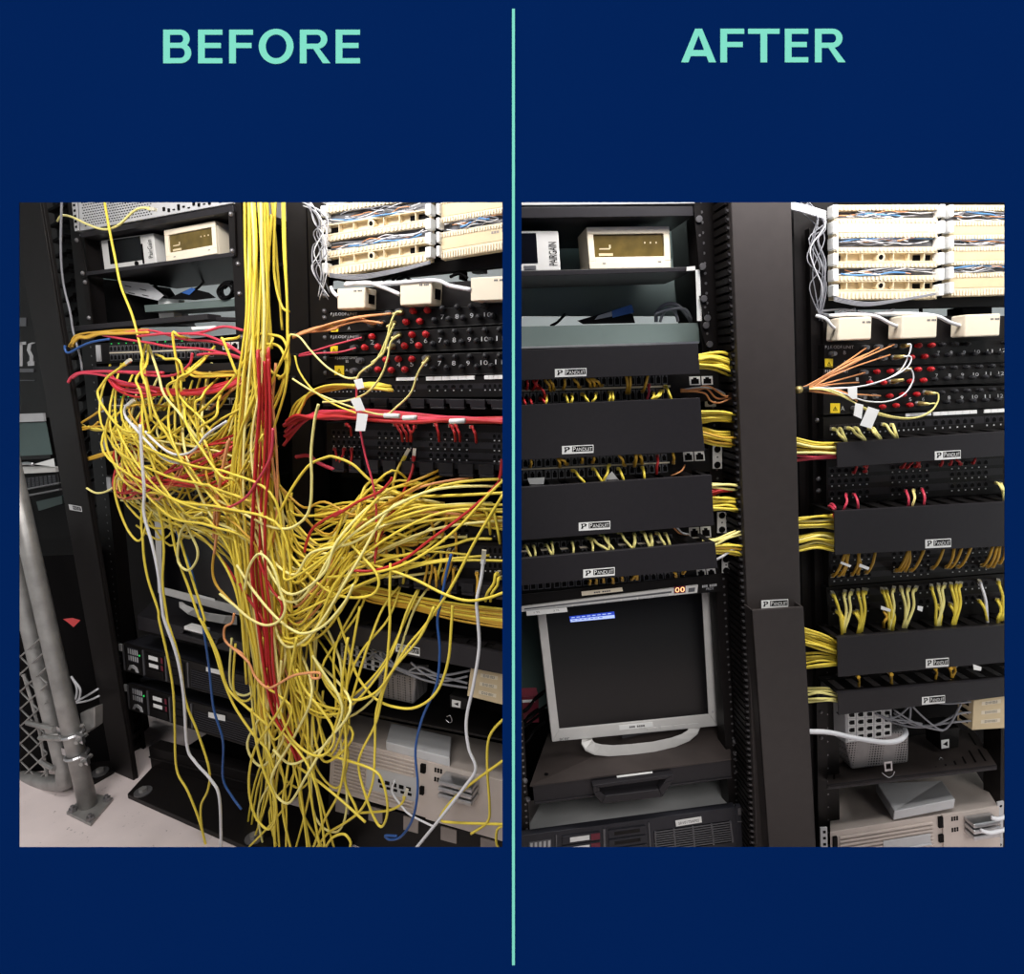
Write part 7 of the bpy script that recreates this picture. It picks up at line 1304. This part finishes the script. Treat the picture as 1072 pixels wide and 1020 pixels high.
tr(Z4, [(150, 140), (120, 260), (85, 420), (60, 620), (50, 850), (30, 1020)], .2, 'orange', 'coral cable running down along the left side of the trunk under BEFORE')
tr(Z4, [(135, 160), (100, 330), (75, 470), (40, 640), (25, 900)], .2, 'orange', 'second coral cable just left of the first beside the trunk')
# red run at the right
for i in range(8):
    d = i*9; tr(Z5, jit([(-160, 330-d*2), (-90, 240-d), (0, 190+d*.3-20), (120, 150+d*.7), (300, 158+d*.6), (520, 175+d*.5), (760, 192+d*.3), (1080, 200+d*.2)], 11), .09+.005*i, 'red' if i % 2 else 'pink_red', ('red' if i % 2 else 'crimson')+' cable in the thick run from trunk to right edge under BEFORE', grp='thick right run '+('red' if i % 2 else 'crimson'), r=.0046)
for a, b in (((720, 210), (800, 207)), ((470, 192), (540, 190)), ((370, 180), (450, 182))): mb = MB(); mb.tube([LP.at(*Z5(*a), .145), LP.at(*Z5(*b), .145)], .006, 8, 1); tag(mb.build('sleeve_label', 'white', smooth_=True), 'white sleeve label wrapped on the thick red run under BEFORE', 'label', 'sleeve labels on the red run')
for i in range(6): d = i*7; tr(L2, jit([(120+d, 960), (160+d, 880+d*.3), (220, 835-d*.4+8), (330, 800-d*.3+12), (470, 795+d*.5), (575, 808+d*.2)], 9), .08+.005*i, 'yellow', 'yellow cable in the flat bunch above the red run under BEFORE', grp='flat bunch above the red run')
# fibre jumpers
for i, pts in enumerate(([(150, 590), (200, 565), (300, 540), (420, 505), (560, 490)], [(150, 592), (220, 560), (330, 545), (440, 520), (540, 530)], [(150, 594), (210, 570), (330, 555), (400, 510), (500, 535)], [(155, 590), (260, 550), (360, 520), (470, 500), (575, 488)], [(160, 585), (230, 555), (340, 530), (430, 510), (510, 532)])): tr(L2, pts, (.1, .03), 'orange', 'orange fibre jumper fanning to the top fibre panel under BEFORE', 'fibre jumper', 'orange fan under BEFORE', r=.003, name='fibre_jumper')
for pts in ([(160, 670), (240, 650), (340, 620), (450, 592)], [(160, 675), (260, 660), (350, 655), (425, 637)]): tr(L2, pts, (.09, .03), 'pink_red', 'pinkish fibre jumper to the middle fibre panel under BEFORE', 'fibre jumper', 'pinkish jumpers under BEFORE', r=.0024, name='fibre_jumper')
for (pts, m, lb) in (([(140, 578), (180, 590), (230, 650), (300, 720), (380, 765), (430, 765)], 'pale_yellow', 'pale jumper drooping left of the yellow warning label under BEFORE'), ([(622, 482), (595, 485), (570, 540), (555, 600), (510, 690), (440, 745), (420, 800)], 'pale_yellow', 'pale jumper arching down from the top fibre panel to the tags under BEFORE'), ([(612, 580), (575, 610), (560, 680), (530, 760), (470, 830), (380, 865), (280, 870)], 'pale_yellow', 'pale jumper making the widest bow from the middle panel under BEFORE'), ([(735, 682), (705, 720), (685, 760), (660, 830), (600, 890), (540, 925), (400, 890), (250, 830), (150, 770)], 'pale_yellow', 'pale jumper hanging lowest from the last fibre panel under BEFORE'), ([(160, 670), (180, 740), (240, 820), (330, 880), (430, 920)], 'yellow', 'yellow jumper falling from the post clip to the lower white tag'), ([(590, 530), (560, 600), (540, 660), (490, 700)], 'pale_yellow', 'pale jumper from the second plug of the top panel under BEFORE')):
    tr(L2, pts, .13, m, lb, 'fibre jumper', r=.0026, name='fibre_jumper')
for X, Y, X1, Y1, lb in ((620, 482, 585, 492, 'upper brass plug at the top fibre panel'), (590, 530, 560, 545, 'lower brass plug at the top fibre panel'), (612, 580, 580, 595, 'upper brass plug at the middle fibre panel'), (585, 630, 560, 640, 'lower brass plug at the middle fibre panel'), (735, 682, 712, 705, 'brass plug at the lowest fibre panel')):
    mb = MB(); mb.tube([LP.at(*L2(X, Y), .03), LP.at(*L2(X1, Y1), .1)], .006, 8, 1, taper=lambda k: 1.2-.5*k); tag(mb.build('fibre_plug', 'brass', smooth_=True), lb+' under BEFORE', 'plug')
for q, lb in (([(205, -10), (250, -20), (262, 30), (225, 40)], 'highest white jumper tag, just below the yellow warning label under BEFORE'), ([(185, 92), (240, 82), (268, 152), (218, 155)], 'middle white jumper tag lying on the red run under BEFORE'), ([(225, 165), (282, 172), (266, 262), (214, 262)], 'lowest white jumper tag hanging below the red run under BEFORE')): mb = MB(); mb.prism([LP.at(*Z5(*p), .155) for p in q], [LP.at(*Z5(*p), .154) for p in q]); tag(mb.build('paper_tag', 'white'), lb, 'tag')
for X, Y in ((150, 578), (155, 672), (145, 768)): mb = MB(); mb.tube([LP.at(*L2(X-18, Y), .08), LP.at(*L2(X+18, Y-2), .09)], .007, 8, 1); tag(mb.build('cable_tie', 'post', smooth_=True), 'dark tie holding jumpers at the black post under BEFORE', 'cable tie', 'ties at the black post')
mb = MB()
for P, r_, m in MASS: mb.m = ('yellow', 'pale_yellow', 'ochre', 'red', 'orange').index(m) if m in ('yellow', 'pale_yellow', 'ochre', 'red', 'orange') else 3; mb.tube(P, r_, 6, 5)
tag(mb.build('patch_cable_tangle', ['yellow', 'pale_yellow', 'ochre', 'red', 'orange'], smooth_=True), 'uncountable mass of yellow cables filling the knot and trunk between the tangled racks', 'cable tangle', kind='stuff')
# ================================================================== light
def area(name, loc, size, power, aim, col=(1, .97, .94)):
    l = bpy.data.lights.new(name, 'AREA'); l.shape = 'RECTANGLE'; l.size, l.size_y = size; l.energy = power; l.color = col
    o = bpy.data.objects.new(name, l); C.objects.link(o); o.location = loc; d = V(aim)-V(loc); o.rotation_euler = d.to_track_quat('-Z', 'Y').to_euler(); return o
area('ceiling_lamp_after', (.75, 1.0, CAMZ+.82), (1.3, .2), 24, (.85, 1.5, 1.1))
area('ceiling_lamp_before', (-.75, 1.0, CAMZ+.82), (1.3, .2), 21, (-.7, 1.7, 1.0))
area('ceiling_lamp_rear', (-.6, 2.6, CEILZ-.03), (3.5, .4), 45, (-.6, 3.0, 0))
area('front_fill', (0, -5.0, CAMZ+4.7), (4.5, 3.5), 405, (0, .7, CAMZ-.1))  # large unseen fill light, added to brighten the board and lower racks
wd = bpy.data.worlds.new('world'); SC.world = wd; wd.use_nodes = True; bg = wd.node_tree.nodes['Background']; bg.inputs[0].default_value = (1, 1, 1, 1); bg.inputs[1].default_value = .375
SC.view_settings.view_transform = 'Standard'; SC.view_settings.look = 'None'; SC.view_settings.exposure = 0; SC.view_settings.gamma = 1
for o in bpy.data.objects:
    for k in ('_w', '_s'):
        if k in o: del o[k]
